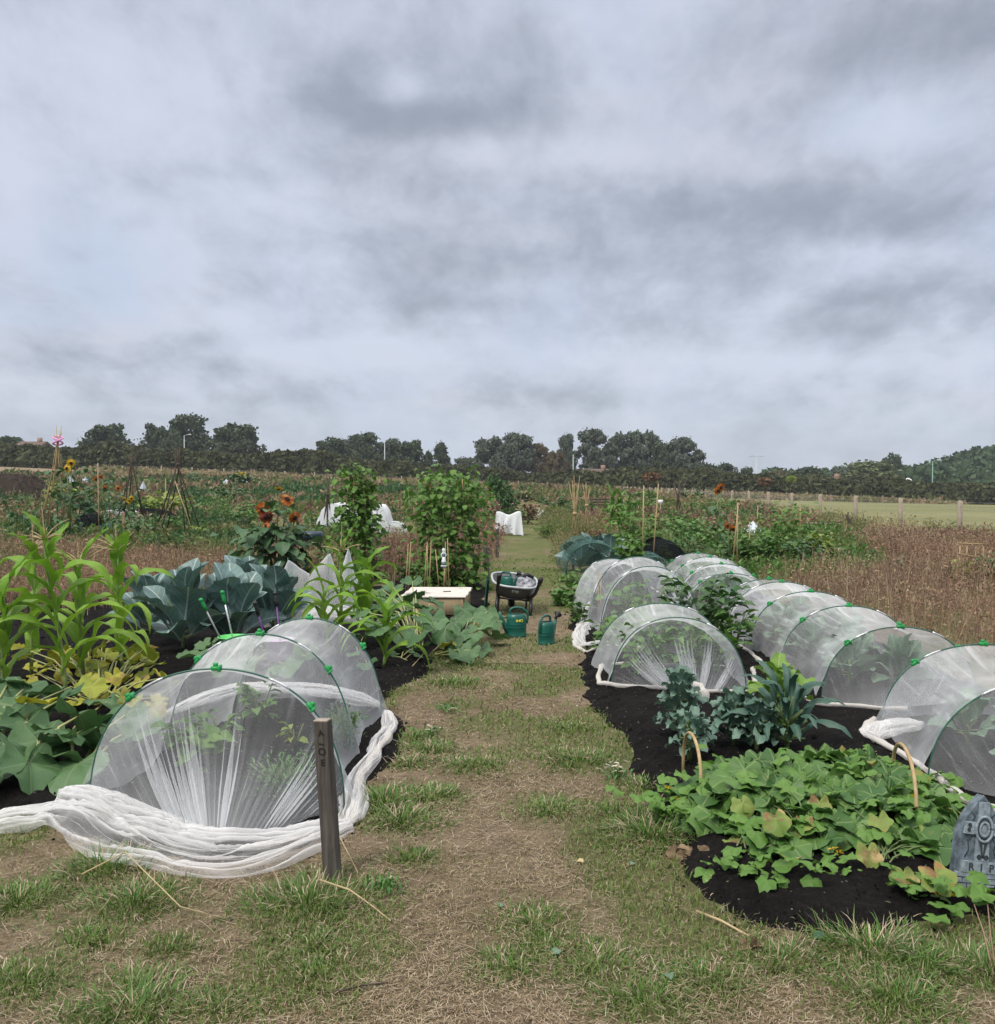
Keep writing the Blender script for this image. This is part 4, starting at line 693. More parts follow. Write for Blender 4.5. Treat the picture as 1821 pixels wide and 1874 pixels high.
    tt = np.linspace(0, 1, 40)
    for i, h in enumerate(hoops):
        hb = MB(); tube(hb, arcp(h, tt, .005), .0045, 8); ho = hb.build('hoop', M['hoop'], t0)
        for a in (.34, .66): j = MB(); tube(j, arcp(h, np.linspace(a - .03, a + .03, 5), .006), .0056, 8); j.build('hoop_joint', M['silver'], ho)
        for a in clips:
            if uni(0, 1) < .12: continue
            p = arcp(h, np.array([a - .012, a + .012]), .008); k = MB(); m_ = (p[0] + p[1]) / 2; dr = p[1] - p[0]; dr /= np.linalg.norm(dr); R = np.stack([dr, [0, 1, 0], np.cross(dr, [0, 1, 0])], -1); box(k, m_, (.046, .030, .022), R=R, bevel=.005); box(k, m_ + R[:, 2] * (.016 if (R[:, 2][2] > 0) else -.016), (.022, .02, .022), R=R, bevel=.004); box(k, m_ + dr * .02, (.012, .044, .03), R=R, bevel=.003); k.build('clip', M['clip'], t0)
    return t0
def hem_roll(t0, path, r, seed, mat='hem', flat=.7, name='hem'):
    rs(seed); p = np.array(path, float); seg = np.concatenate([[0], np.cumsum(np.linalg.norm(np.diff(p, axis=0), axis=1))]); n = max(12, int(seg[-1] / .018)); q = np.linspace(0, seg[-1], n); P = np.stack([np.interp(q, seg, p[:, k]) for k in range(3)], -1); P[:, :2] += .022 * np.stack([fbm(q * 4, 0 * q, seed) - .5, fbm(q * 4, 0 * q + 5, seed) - .5], -1); P[:, 2] += HB(P[:, 0], P[:, 1]) + r * flat * .8 - .012 + .01 * (fbm(q * 6, 0 * q + 2, seed) - .5)
    mb = MB(); rr = r * (.65 + .7 * fbm(q * 7, 0 * q + 9, seed, 3)); tube(mb, P, rr, 14, flat=flat); V = mb.V[0].reshape(n, 14, 3); a = np.arange(14)[None]; V += (V - P[:, None]) * (.55 * (vnoise(q[:, None] * 9 + a * .35, a * .9 + 0 * q[:, None], seed + 3) - .5))[..., None]; mb.V[0] = V.reshape(-1, 3); U = mb.U[0]; mb.U[0] = np.stack([U[:, 1] / 6.28 * 1.2, U[:, 0]], -1); return mb.build(name, M[mat], t0, attr='dens')
def crumple(t0, path, width, seed, layers=3, amp=.05, mat='net2', dens=.15, name='loose_net'):
    """loose cloth lying in long folds along a path on the ground; width may vary along it"""
    rs(seed); p = np.array(path, float); seg = np.concatenate([[0], np.cumsum(np.linalg.norm(np.diff(p, axis=0), axis=1))]); n = int(seg[-1] / .016); q = np.linspace(0, seg[-1], n); C = np.stack([np.interp(q, seg, p[:, k]) for k in range(2)], -1); C = np.stack([np.convolve(np.pad(C[:, k], 12, mode='edge'), np.ones(25) / 25, 'valid') for k in range(2)], -1); T = np.gradient(C, axis=0); T /= np.linalg.norm(T, axis=1)[:, None]; Nn = np.stack([-T[:, 1], T[:, 0]], -1); w_ = np.interp(q, np.linspace(0, seg[-1], len(width)), width) * (.25 + .75 * sst(0, .16, q) * sst(0, .16, seg[-1] - q)); mb = MB(); nv = 46; v = np.linspace(-1, 1, nv)
    for l in range(layers):
        Q, V2 = np.meshgrid(q, v, indexing='ij'); ed = 1 + .55 * (fbm(Q * 2.2, np.sign(V2) * 3 + l * 5, seed + l, 3) - .5) * 2; off = V2 * w_[:, None] / 2 * ed + .10 * (fbm(Q * 1.5, 0 * V2 + l, seed + 7 + l, 2) - .5); bend = 1.4 * (fbm(Q * 1.6 + l * 9, V2 * .6, seed + 20, 2) - .5)
        fo = fbm(V2 * 5.5 + bend * 3.6 + l * 3.3, Q * 1.5, seed + 30 + l, 3); rid = 1 - np.abs(2 * fo - 1) * 1.6; z = HB(C[:, 0], C[:, 1])[:, None] + .012 + .012 * l + amp * np.clip(rid, 0, 1) ** 1.4 * (1 - V2 ** 2) ** .5 * np.minimum(1, w_[:, None] / .2) + amp * .5 * (1 - V2 ** 2)
        P = np.concatenate([C[:, None] + Nn[:, None] * off[..., None], z[..., None]], -1); mb.add(P.reshape(-1, 3), gridF(n, nv), np.stack([V2 * .55 + bend * .3 + l, Q * .8], -1).reshape(-1, 2), np.broadcast_to(dens * .3 + .45 * np.clip(rid, 0, 1) ** 4, Q.shape).ravel())
    return mb.build(name, M[mat], t0, attr='dens')
def g2(a, b): return tuple(G(a, b)[:2])
def pth(*pts, z=.0): return [(*G(a, b)[:2], z + .012) for a, b in pts]
# the tunnel in front on the left
TL = tunnel('large white mesh tunnel in front on the left, its loose net spread over the ground', [(g2(165, 1484), g2(630, 1486), .69), (g2(310, 1396), g2(645, 1402), .735), (g2(436, 1318), g2(698, 1322), .685)], (G(408, 1560)[:2], .55, 0.80, 34), (G(575, 1275)[:2], .38, .15, 7), 101)
crumple(TL, pth((-60, 1520), (60, 1500), (150, 1505), (230, 1540), (320, 1575), (420, 1592), (520, 1568), (600, 1530), (640, 1500)), [.10, .26, .36, .32, .32, .29, .26, .19, .13, .08], 111, 1, .05)
crumple(TL, pth((90, 1475), (180, 1500), (270, 1530), (350, 1560), (420, 1570), (520, 1552), (590, 1528), (625, 1505)), [.08, .2, .2, .17, .16, .14, .12, .08], 112, 1, .06, name='loose_net')
hem_roll(TL, pth((600, 1535), (640, 1508), (655, 1470), (660, 1430), (690, 1395), (712, 1355), (722, 1335), (712, 1315)), .026, 113, 'hem'); crumple(TL, pth((630, 1520), (650, 1480), (662, 1430), (695, 1390), (718, 1340), (700, 1318)), [.12, .14, .11, .09, .12, .07], 114, 1, .04)
crumple(TL, pth((300, 1330), (380, 1290), (450, 1275), (560, 1278), (640, 1290), (705, 1310)), [.05, .18, .26, .26, .22, .14], 115, 1, .03, dens=.1)
# right of the path
TB = tunnel('small white mesh tunnel with a knotted front, nearest the path on the right', [(g2(1119, 1270), g2(1366, 1280), .585), ((.84, 8.25), (1.93, 8.25), .56)], (G(1278, 1284)[:2], .06, .72, 40), (np.array([1.4, 8.5]), .12, .3, 9), 102, clips=())
hem_roll(TB, pth((1378, 1240), (1382, 1284), (1300, 1283), (1200, 1276), (1130, 1272), (1096, 1266), (1094, 1250), (1104, 1232)), .019, 121); hem_roll(TB, pth((1120, 1230), (1200, 1232), (1325, 1236)), .018, 122)
mb = MB(); k0 = G(1280, 1284) + [0, 0, .06]; tube(mb, [k0 + (-.05, .02, .07), k0 + (0, -.02, .05), k0 + (.01, -.06, .035), k0 + (0, -.12, .02), k0 + (-.03, -.19, .012)], [.015, .03, .022, .045, .055], 12); V = mb.V[0]; V += .014 * (np.stack([vnoise(V[:, 0] * 60, V[:, 1] * 60 + k, 5) for k in (1, 2, 3)], -1) - .5); mb.build('knot', M['hem'], TB, attr='dens')
TA = tunnel('taller white mesh tunnel beside the path, behind the knotted one', [((1.03, 9.75), (2.03, 9.8), .74), ((1.0, 10.5), (2.02, 10.5), .78), ((.98, 12.3), (1.9, 12.2), .62)], (np.array([1.3, 9.2]), .30, .35, 9), (np.array([1.4, 12.8]), .2, .4, 7), 103, clips=()); hem_roll(TA, pth((1180, 1200), (1120, 1198), (1072, 1196), (1052, 1186), (1058, 1150), (1080, 1110), (1095, 1075)), .020, 123); crumple(TA, pth((1140, 1196), (1080, 1192), (1060, 1180), (1068, 1140)), [.06, .12, .14, .06], 124, 1, .04)
TD = tunnel('long white mesh tunnel full of cabbages in the middle of the right-hand row', [((2.29, 6.87), (3.39, 6.87), .565), ((2.31, 7.96), (3.42, 7.96), .575), ((2.33, 9.0), (3.44, 9.0), .575), ((2.36, 10.0), (3.46, 10.0), .56), ((2.37, 10.5), (3.47, 10.5), .54)], (np.array([2.5, 6.45]), .22, .45, 9), (np.array([2.9, 10.9]), .2, .4, 9), 104)
hem_roll(TD, pth((1660, 1316), (1600, 1314), (1540, 1310), (1490, 1305), (1445, 1285), (1415, 1255), (1390, 1225), (1370, 1205), (1345, 1185)), .019, 125)
TC = tunnel('white mesh tunnel farthest back in the right-hand row', [((2.22, 11.55), (3.3, 11.55), .50), ((2.25, 12.2), (3.34, 12.2), .56), ((2.28, 13.0), (3.38, 13.0), .585), ((2.3, 13.9), (3.4, 13.9), .57)], (np.array([2.3, 11.35]), .1, .2, 7), (np.array([2.8, 14.3]), .2, .4, 7), 105); hem_roll(TC, [(2.2, 14.0, 0), (2.2, 12.4, 0), (2.15, 11.5, 0), (2.5, 11.3, 0)], .02, 126)
TE = tunnel('white mesh tunnel cut off by the right edge, nearest the camera in its row', [((2.22, 5.0), (3.5, 5.0), .575), ((2.40, 6.08), (3.66, 6.08), .575)], (np.array([2.7, 4.45]), .35, .4, 11), (np.array([3.0, 6.5]), .2, .35, 9), 106)
hem_roll(TE, pth((1990, 1540), (1880, 1520), (1775, 1494), (1740, 1468), (1680, 1425), (1620, 1388), (1578, 1360), (1600, 1335)), .021, 127); crumple(TE, pth((1700, 1350), (1640, 1356), (1595, 1362), (1620, 1385)), [.1, .2, .2, .06], 128, 2, .04)

# ================================================================== PLANTS
def th(name, label, px, py, cat='plant', group=None): a = G(px, py); return thing(name, label, cat, (a[0], a[1], float(HB(a[0], a[1]))), group)
def stems(mb, base, P, r=.008, arch=.5, sides=5):
    base = np.asarray(base, float)
    for p in P:
        m = base * .45 + p * .55; m[2] = base[2] + (p[2] - base[2]) * (.55 + arch * .45); tube(mb, [base, base * .75 + m * .25 + [0, 0, .02], m, p], [r, r * .9, r * .75, r * .5], sides, cap=False)
def squash(t, pts, T, mat, size, stem='stem_y', base=None, r=.010, seed=1, pit=(-.1, .5), part='leaves', yaw=None, face=None):
    """pts: leaf attachment points; petioles rise from the base(s); blades face up and a little towards face"""
    rs(seed); P = np.array(pts, float); n = len(P); b0 = world_loc(t) if base is None else np.array(base, float); bs = np.broadcast_to(b0, P.shape) if b0.ndim == 1 else b0[np.argmin(np.linalg.norm(P[:, None, :2] - b0[None, :, :2], axis=2), axis=1)]
    dr = np.arctan2(P[:, 1] - bs[:, 1], P[:, 0] - bs[:, 0]) if yaw is None else yaw; dr = dr + RNG.normal(0, .45, n)
    if face is not None: dr = np.where(uni(0, 1, n) < .65, face + RNG.normal(0, .8, n), dr)
    mb = MB(); scatter(mb, T, P, axes(dr, -uni(*pit, n), uni(-.35, .35, n)), uni(size[0], size[1], n)); mb.build(part, M[mat], t)
    sb = MB()
    for p, b in zip(P, bs): stems(sb, b + RNG.normal(0, .03, 3) * [1, 1, 0], [p], r, .8)
    sb.build('stems', M[stem], t)
def corn(px, py, h, label, seed, nl=9, mat='corn', tassel=True, lean=0.0, ll=.56, wd=.110, az0=None, start=.16):
    rs(seed); t = th('sweetcorn_plant', label, px, py, 'sweetcorn', 'sweetcorn plants'); b = world_loc(t); tip = b + [lean, uni(-.05, .05), h]; z = np.linspace(0, 1, 9); P = b + (tip - b) * z[:, None]; P[:, 0] += .012 * np.sin(z * 5 + seed); sb = MB(); tube(sb, P, np.linspace(.017, .007, 9) * (h / 1.1) ** .4, 8); sb.build('stalk', M['stalk'], t)
    mb = MB(); az = uni(0, 6.28) if az0 is None else az0
    for i in range(nl):
        f = start + (1.0 - start) * i / nl; o = b + (tip - b) * f; a = az + (i % 2) * math.pi + RNG.normal(0, .45); L = ll * uni(.75, 1.1) * (.75 + .5 * math.sin(math.pi * min(1, f + .2))); n = 16; x = np.linspace(0, 1, n); a0 = 1.22 + .18 * f; a1 = uni(-1.5, -.9) if f < .8 else uni(.0, 1.1); el = a0 + (a1 - a0) * np.clip(x * uni(1.0, 1.35), 0, 1) ** uni(1.0, 1.7); cx = np.concatenate([[0], np.cumsum(np.cos(el[:-1]) / (n - 1))]) * L; cz = np.concatenate([[0], np.cumsum(np.sin(el[:-1]) / (n - 1))]) * L
        wv = wd * uni(.85, 1.15) * np.sin(math.pi * (x * .93 + .07) ** .6) ** .75; s = np.linspace(-1, 1, 7); tw = uni(-1.0, 1.0) * x ** 1.5; ruf = .22 * np.sin(x * uni(16, 26) + uni(0, 6))[:, None] * np.sign(s)[None] * (np.abs(s) > .6)
        Y = (wv[:, None] / 2) * s[None]; Z = (wv[:, None] / 2) * (.45 * np.abs(s)[None] + ruf); ct, st_ = np.cos(tw)[:, None], np.sin(tw)[:, None]; Y, Z = Y * ct - Z * st_, Y * st_ + Z * ct; nx, nz = -np.sin(el)[:, None], np.cos(el)[:, None]; X_ = cx[:, None] + Z * nx; Z_ = cz[:, None] + Z * nz; V = np.stack([o[0] + X_ * math.cos(a) - Y * math.sin(a), o[1] + X_ * math.sin(a) + Y * math.cos(a), np.maximum(o[2] + Z_, .01)], -1); mb.add(V.reshape(-1, 3), gridF(n, 7), np.stack(np.broadcast_arrays(x[:, None], s[None]), -1).reshape(-1, 2))
    mb.build('leaves', M[mat], t)
    if tassel:
        tb = MB()
        for i in range(15):
            a = uni(0, 6.28); L = uni(.12, .24) * (1.25 if i == 0 else 1); e = 1.5 if i == 0 else uni(.3, 1.2); x = np.linspace(0, 1, 5); el = e - x * uni(.1, .7) * (i > 0); P = tip + np.stack([np.cumsum(np.cos(el)) * math.cos(a), np.cumsum(np.cos(el)) * math.sin(a), np.cumsum(np.sin(el))], -1) * L / 5; tube(tb, np.vstack([tip[None], P]), [.004, .004, .0045, .004, .003, .0015], 4)
        tb.build('tassel', M['tassel'], t)
    return t
corn(122, 1292, 1.12, 'tallest sweetcorn plant on the left, with a dry tassel at the back', 201, 10, az0=.5, lean=-.16, ll=.62); corn(150, 1275, .92, 'stout sweetcorn plant in the middle of the left clump, over the yellow leaves', 202, 9, az0=.2, ll=.58)
corn(222, 1245, .98, 'right-hand sweetcorn plant of the left clump with a spread tassel', 203, 9, az0=-.3, ll=.5, lean=-.03); corn(8, 1300, .74, 'sweetcorn plant cut off by the left edge of the picture', 204, 9, az0=.9, ll=.58, tassel=False); corn(60, 1245, 1.0, 'sweetcorn plant half hidden behind the tallest one on the left', 205, 8, az0=1.2, ll=.56)
corn(705, 1232, .44, 'young sweetcorn plant without tassel standing on bare black soil', 206, 11, 'corn', False, .0, .50, .075, .3, .05); corn(622, 1190, .88, 'sweetcorn plant with a pale tassel before the white net tent', 207, 9, 'corn', True, .02, .55, .085, .1); corn(668, 1185, .76, 'sweetcorn plant with a curled yellow top right of the pale tassel', 208, 9, 'corn', False, .03, .5, .09, .6); corn(600, 1200, .58, 'short sweetcorn plant at the foot of the one with the pale tassel', 209, 8, 'corn', False, -.04, .5, .08, .2); corn(655, 1165, .72, 'sweetcorn plant half hidden at the back of the middle clump', 210, 8, 'corn_d', False, .02, .5, .085, 1.0)
def rosette(name, label, cat, px, py, nl, L, T, mat, seed, elev=(.35, 1.25), rise=.12, stem=True, group=None, part='leaves', loc=None, w=1.0, stemh=.10):
    rs(seed); t = th(name, label, px, py, cat, group) if loc is None else thing(name, label, cat, (*loc, float(HB(*loc))), group); b = world_loc(t); i = np.arange(nl); f = i / max(1, nl - 1); yaw = i * 2.399 + uni(0, 6); el = elev[0] + (elev[1] - elev[0]) * f + RNG.normal(0, .12, nl); P = b + np.stack([.03 * np.cos(yaw), .03 * np.sin(yaw), stemh * .5 + rise * f], -1); ln = uni(L * .8, L * 1.15, nl) * (1 - .35 * np.maximum(0, f - .6)); mb = MB(); scatter(mb, T, P + np.stack([np.cos(yaw), np.sin(yaw), np.tan(np.minimum(el, 1.2)) * .8], -1) * .06 * L / .4, axes(yaw, el, uni(-.5, .5, nl)), np.stack([ln, ln * w, ln], -1)); mb.build(part, M[mat], t)
    if stem:
        sb = MB(); tube(sb, [b - [0, 0, .05], b + [0, 0, stemh + rise]], [.016, .012], 7)
        for k in range(nl): bar(sb, b + [0, 0, stemh * .5 + rise * f[k]], P[k] + np.array([np.cos(yaw[k]), np.sin(yaw[k]), np.tan(min(el[k], 1.2)) * .8]) * .085 * L / .4, .007, 5, .005)
        sb.build('stem', M['stem_g'], t)
    return t
for px, py, L, nl, sd, lab in ((335, 1196, .50, 18, 301, 'biggest broccoli plant, its upright blue-green leaf facing the camera'), (425, 1188, .46, 16, 302, 'broccoli plant in the middle behind the green-handled tools'), (500, 1172, .46, 16, 303, 'broccoli plant at the right end beside the net tent'), (275, 1172, .40, 14, 304, 'broccoli plant at the left end touching the sweetcorn'), (452, 1140, .44, 14, 305, 'broccoli plant at the back below the dark red sunflower')):
    rosette('broccoli_plant', lab, 'broccoli', px, py, nl, L, BRASS, 'brass', sd, (.45, 1.35), .18, group='broccoli plants')
# big squash in the left corner
tl = th('squash_plant', 'dark green squash with broad leaves in the left corner by the tunnel', 60, 1400, 'squash')
pl = [(42, 1262, .33), (75, 1270, .30), (20, 1300, .30), (145, 1310, .30), (228, 1310, .26), (104, 1335, .28), (50, 1322, .26), (8, 1362, .22), (54, 1395, .17), (108, 1382, .16), (142, 1398, .14), (190, 1362, .16), (-40, 1340, .25), (-60, 1400, .2), (15, 1250, .36), (120, 1275, .26), (195, 1285, .22), (255, 1330, .2), (-30, 1290, .32), (175, 1325, .2), (70, 1355, .2), (20, 1405, .14), (130, 1355, .22), (240, 1290, .2)]
squash(tl, [G(a, b, z) for a, b, z in pl], PALM, 'squash', (.27, .37), base=[G(60, 1440, 0), G(150, 1440, 0), G(-40, 1440, 0)], r=.011, seed=311, pit=(.0, .6), face=-1.5)
ty = th('squash_plant', 'yellowing squash plants merged under the sweetcorn on the left', 230, 1290, 'squash'); rs(312)
pl = [(uni(40, 300), uni(1180, 1300)) for _ in range(46)] + [(240, 1215), (285, 1215), (265, 1180), (195, 1200), (300, 1240), (70, 1190), (110, 1200), (225, 1170), (160, 1185)]; squash(ty, [G(a, b, uni(.05, .34)) for a, b in pl], PALM, 'squash_y', (.12, .24), base=G(180, 1298), r=.008, seed=313, pit=(-.4, 1.0), face=-1.5)  # several plants merged into one, all stems drawn from a single base
tg = th('squash_plant', 'pale green squash leaves behind the tool handles', 430, 1215, 'squash'); rs(314); squash(tg, [G(a, b, uni(.15, .25)) for a, b in ((380, 1180), (420, 1190), (460, 1185), (500, 1190), (440, 1215), (400, 1215), (540, 1180), (560, 1200), (480, 1165), (360, 1200), (520, 1215))], PALM, 'squash', (.22, .32), base=G(450, 1225), seed=315, face=-1.5)
tc_ = th('courgette_plant', 'courgette plant with yellow stalks left of the wooden planter', 765, 1180, 'courgette'); rs(316)
pl = [(700, 1110), (730, 1090), (760, 1085), (790, 1100), (745, 1120), (715, 1130), (770, 1135), (800, 1140), (735, 1150), (690, 1150), (780, 1110), (720, 1075), (690, 1095), (755, 1065), (770, 1160), (700, 1080), (720, 1098), (742, 1104), (735, 1125), (778, 1122), (792, 1130), (765, 1112), (690, 1120), (660, 1120), (675, 1140)]; squash(tc_, [G(a, b, uni(.22, .42)) for a, b in pl], PALM, 'squash', (.20, .34), base=G(765, 1200), seed=317, r=.010, pit=(-.2, .6), face=-1.5)
tr_ = th('squash_plant', 'trailing squash spreading over the path edge by the watering cans', 850, 1195, 'squash'); rs(318)
pl = [(850, 1115, .28), (868, 1130, .26), (835, 1138, .26), (880, 1150, .2), (862, 1165, .18), (842, 1160, .2), (895, 1140, .16), (905, 1165, .1), (880, 1185, .08), (860, 1190, .1), (830, 1175, .15), (892, 1120, .2), (815, 1150, .2), (845, 1200, .06)]; squash(tr_, [G(a, b, z) for a, b, z in pl], PALM, 'squash', (.22, .36), base=[G(790, 1205), G(840, 1190)], seed=319, r=.009, pit=(.1, .8), face=-1.2)
t = th('squash_plant', 'little squash seedling with bright yellow leaves on the path edge', 832, 1200, 'squash'); rs(320); squash(t, [G(a, b, z) for a, b, z in ((822, 1180, .12), (838, 1178, .14), (828, 1192, .06), (848, 1190, .05), (812, 1192, .05))], PALM, 'squash_y', (.11, .18), base=G(830, 1204), seed=321, r=.005)
t = th('squash_plant', 'small low squash on the black soil between young sweetcorn and path', 745, 1205, 'squash'); rs(322); squash(t, [G(a, b, z) for a, b, z in ((740, 1190, .1), (762, 1196, .09), (770, 1185, .12), (720, 1200, .06), (755, 1210, .03), (672, 1215, .1), (648, 1180, .15), (665, 1165, .18), (650, 1195, .1))], PALM, 'squash', (.14, .24), base=[G(740, 1215), G(655, 1215)], seed=323, r=.006)
# under the left tunnel
def bushy(name, label, cat, loc, h, wd, n, T, mat, seed, ls=(.05, .1), stem='stem_g', nst=5, group=None, low=.1, flat=.6, w=1.0):
    rs(seed); loc = np.array(loc, float); loc = np.array([loc[0], loc[1], float(HB(loc[0], loc[1])) if len(loc) < 3 else loc[2]]); t = thing(name, label, cat, loc, group); ntip = max(4, nst); tips = np.stack([uni(-.5, .5, ntip) * wd, uni(-.5, .5, ntip) * wd, uni(.6, 1, ntip) * h], -1) + loc; k = RNG.integers(0, ntip, n); f = uni(low, 1, n) ** .7; P = loc + (tips[k] - loc) * f[:, None]; P += RNG.normal(size=(n, 3)) * wd * .14 * [1, 1, .7]; P[:, 2] = np.maximum(P[:, 2], loc[2] + .02); yaw = np.arctan2(P[:, 1] - loc[1], P[:, 0] - loc[0]) + RNG.normal(0, .7, n); mb = MB(); s = uni(ls[0], ls[1], n); scatter(mb, T, P, axes(yaw, uni(-.6, .7, n) * flat, uni(-.6, .6, n)), np.stack([s, s * w, s], -1)); mb.build('foliage', M[mat], t); sb = MB(); [tube(sb, [loc, loc * .5 + q * .5 + [0, 0, h * .08], q], [.008, .006, .003], 4) for q in tips]; sb.build('stems', M[stem], t); return t
bushy('pepper_plant', 'young pepper plant inside the left tunnel near its back hem', 'pepper plant', G(475, 1340)[:2], .30, .26, 60, SMALL, 'leaf_g', 331, (.07, .12)); bushy('bean_plant', 'leafy bean plant inside the left tunnel near its middle', 'bean plant', G(355, 1440)[:2], .28, .24, 42, HEART, 'bean', 332, (.08, .13)); bushy('carrot_plant', 'feathery green clump inside the left tunnel beside the number post', 'carrot', G(512, 1470)[:2], .17, .30, 620, NARROW, 'fern', 333, (.02, .04), nst=26, flat=1.4); bushy('carrot_plant', 'feathery clump at the right side inside the left tunnel', 'carrot', G(628, 1385)[:2], .26, .18, 420, NARROW, 'fern', 334, (.02, .04), nst=18, flat=1.4); bushy('pepper_plant', 'tiny pepper seedling inside the left tunnel near the second hoop', 'pepper plant', G(540, 1390)[:2], .16, .12, 12, SMALL, 'leaf_y', 335, (.05, .09)); bushy('pepper_plant', 'low pepper plant inside the left tunnel left of its middle', 'pepper plant', G(400, 1380)[:2], .2, .2, 30, SMALL, 'leaf_g', 336, (.06, .1))
# right tunnels
for i, (x, y, L) in enumerate(((2.66, 7.35, .22), (3.0, 7.25, .22), (2.82, 7.75, .23), (2.66, 8.2, .20), (3.02, 8.3, .21), (2.7, 8.8, .23), (3.1, 9.1, .22), (2.75, 9.5, .22), (3.05, 9.9, .2))): rosette('cabbage', ('open-hearted cabbage at the front of the long tunnel, left of two', 'open-hearted cabbage at the front of the long tunnel, right of two', 'big cabbage just behind the front pair in the long tunnel', 'cabbage by the left wall of the long tunnel, second bay', 'cabbage by the right wall of the long tunnel, second bay', 'cabbage in the third bay of the long tunnel, left one', 'cabbage in the third bay of the long tunnel, right one', 'cabbage in the fourth bay of the long tunnel, left one', 'cabbage at the back right of the long tunnel')[i], 'cabbage', 0, 0, 16, L, BRASS, 'cab', 340 + i, (.15, 1.3), .10, group='cabbages in the right-hand tunnels', loc=(x, y))
for i, (x, y, L) in enumerate(((2.86, 5.2, .20), (2.76, 5.7, .19), (3.08, 5.6, .21), (2.68, 4.95, .13))): rosette('cabbage', ('cabbage under the front hoop of the tunnel at the right edge', 'cabbage by the left wall of the tunnel at the right edge', 'cabbage at the back of the tunnel at the right edge', 'small cabbage against the front net of the tunnel at the right edge')[i], 'cabbage', 0, 0, 13, L, BRASS, 'cab', 360 + i, (.15, 1.2), .08, group='cabbages in the right-hand tunnels', loc=(x, y))
for i, (x, y) in enumerate(((2.6, 12.0), (3.0, 12.1), (2.8, 12.9), (2.6, 13.5), (3.1, 13.4))): rosette('cabbage', ('cabbage in the opening of the farthest tunnel, left one', 'cabbage in the opening of the farthest tunnel, right one', 'cabbage in the middle of the farthest tunnel', 'cabbage at the back left of the farthest tunnel', 'cabbage at the back right of the farthest tunnel')[i], 'cabbage', 0, 0, 12, .21, BRASS, 'cab', 370 + i, (.15, 1.2), .08, group='cabbages in the right-hand tunnels', loc=(x, y))
for i, (x, y, h) in enumerate(((1.15, 7.75, .36), (1.45, 7.7, .42), (1.7, 7.8, .36), (1.3, 8.1, .38), (1.6, 8.1, .36))): bushy('pepper_plant', ('pepper plant inside the knotted tunnel, front left', 'pepper plant inside the knotted tunnel, front middle', 'pepper plant inside the knotted tunnel, front right', 'pepper plant inside the knotted tunnel, back left', 'pepper plant inside the knotted tunnel, back right')[i], 'pepper plant', (x, y), h, .34, 70, SMALL, 'leaf_g', 380 + i, (.07, .12))
for i, (x, y, h) in enumerate(((1.4, 10.0, .45), (1.7, 10.3, .5), (1.45, 11.2, .4), (1.25, 9.6, .25), (1.55, 9.4, .3))): bushy('bean_plant', ('bean plant inside the taller tunnel, front left', 'bean plant inside the taller tunnel, front right', 'bean plant at the back of the taller tunnel', 'low bean plant in the mouth of the taller tunnel', 'bean plant poking out between the two tunnels by the path')[i], 'bean plant', (x, y), h, .4, 60, HEART, 'bean' if i != 3 else 'leaf_g', 390 + i, (.07, .12))
bushy('dahlia', 'dark leafy dahlia growing between the tunnels', 'dahlia', (1.78, 8.85), .62, .62, 260, SMALL, 'leaf_d', 401, (.09, .15), nst=12); bushy('dahlia', 'light-leaved shoot beside the dark dahlia between the tunnels', 'dahlia', (2.08, 8.6), .45, .3, 60, SMALL, 'leaf_g', 402, (.08, .13)); bushy('bean_plant', 'leafy shoot pushing out left of the knotted tunnel', 'bean plant', (.98, 8.55), .36, .3, 44, HEART, 'leaf_g', 403, (.07, .12)); bushy('bean_plant', 'low leafy plant at the left foot of the taller tunnel', 'bean plant', G(1060, 1145)[:2], .20, .30, 44, SMALL, 'leaf_g', 404, (.07, .12)); bushy('bean_plant', 'leaves trailing under the hem left of the knotted tunnel', 'bean plant', G(1112, 1205)[:2], .18, .3, 34, HEART, 'leaf_g', 405, (.07, .12))
# kale row and cucumber patch
rosette('kale_plant', 'grey-green kale plant with small curled leaves beside the path', 'kale', 1245, 1365, 44, .135, KALE, 'kale', 411, (-.1, 1.2), .26, w=1.2); rosette('kale_plant', 'low kale shoot behind the left cane arch', 'kale', 1262, 1410, 22, .13, KALE, 'kale', 412, (0, 1.2), .12, w=1.2); rosette('kale_plant', 'broad kale plant in the middle, just behind the cucumber leaves', 'kale', 1345, 1385, 40, .15, KALE, 'kale', 413, (0, 1.2), .15, w=1.3); rosette('kale_plant', 'smaller kale plant squeezed right of the broad one', 'kale', 1385, 1395, 28, .15, KALE, 'kale', 414, (0, 1.2), .12, w=1.3)
rosette('black_kale_plant', 'dark crinkled kale with long arching leaves', 'kale', 1440, 1395, 22, .37, NERO, 'nero', 415, (.3, 1.25), .12); rosette('chard_plant', 'bright green chard plant behind the dark crinkled kale', 'chard', 1425, 1330, 13, .24, KALE, 'chard', 416, (.4, 1.35), .1, w=1.2); rosette('chard_plant', 'yellow-green lettuce low down left of the dark crinkled kale', 'chard', 1412, 1385, 9, .15, KALE, 'chard', 417, (.2, 1.2), .06, w=1.4)
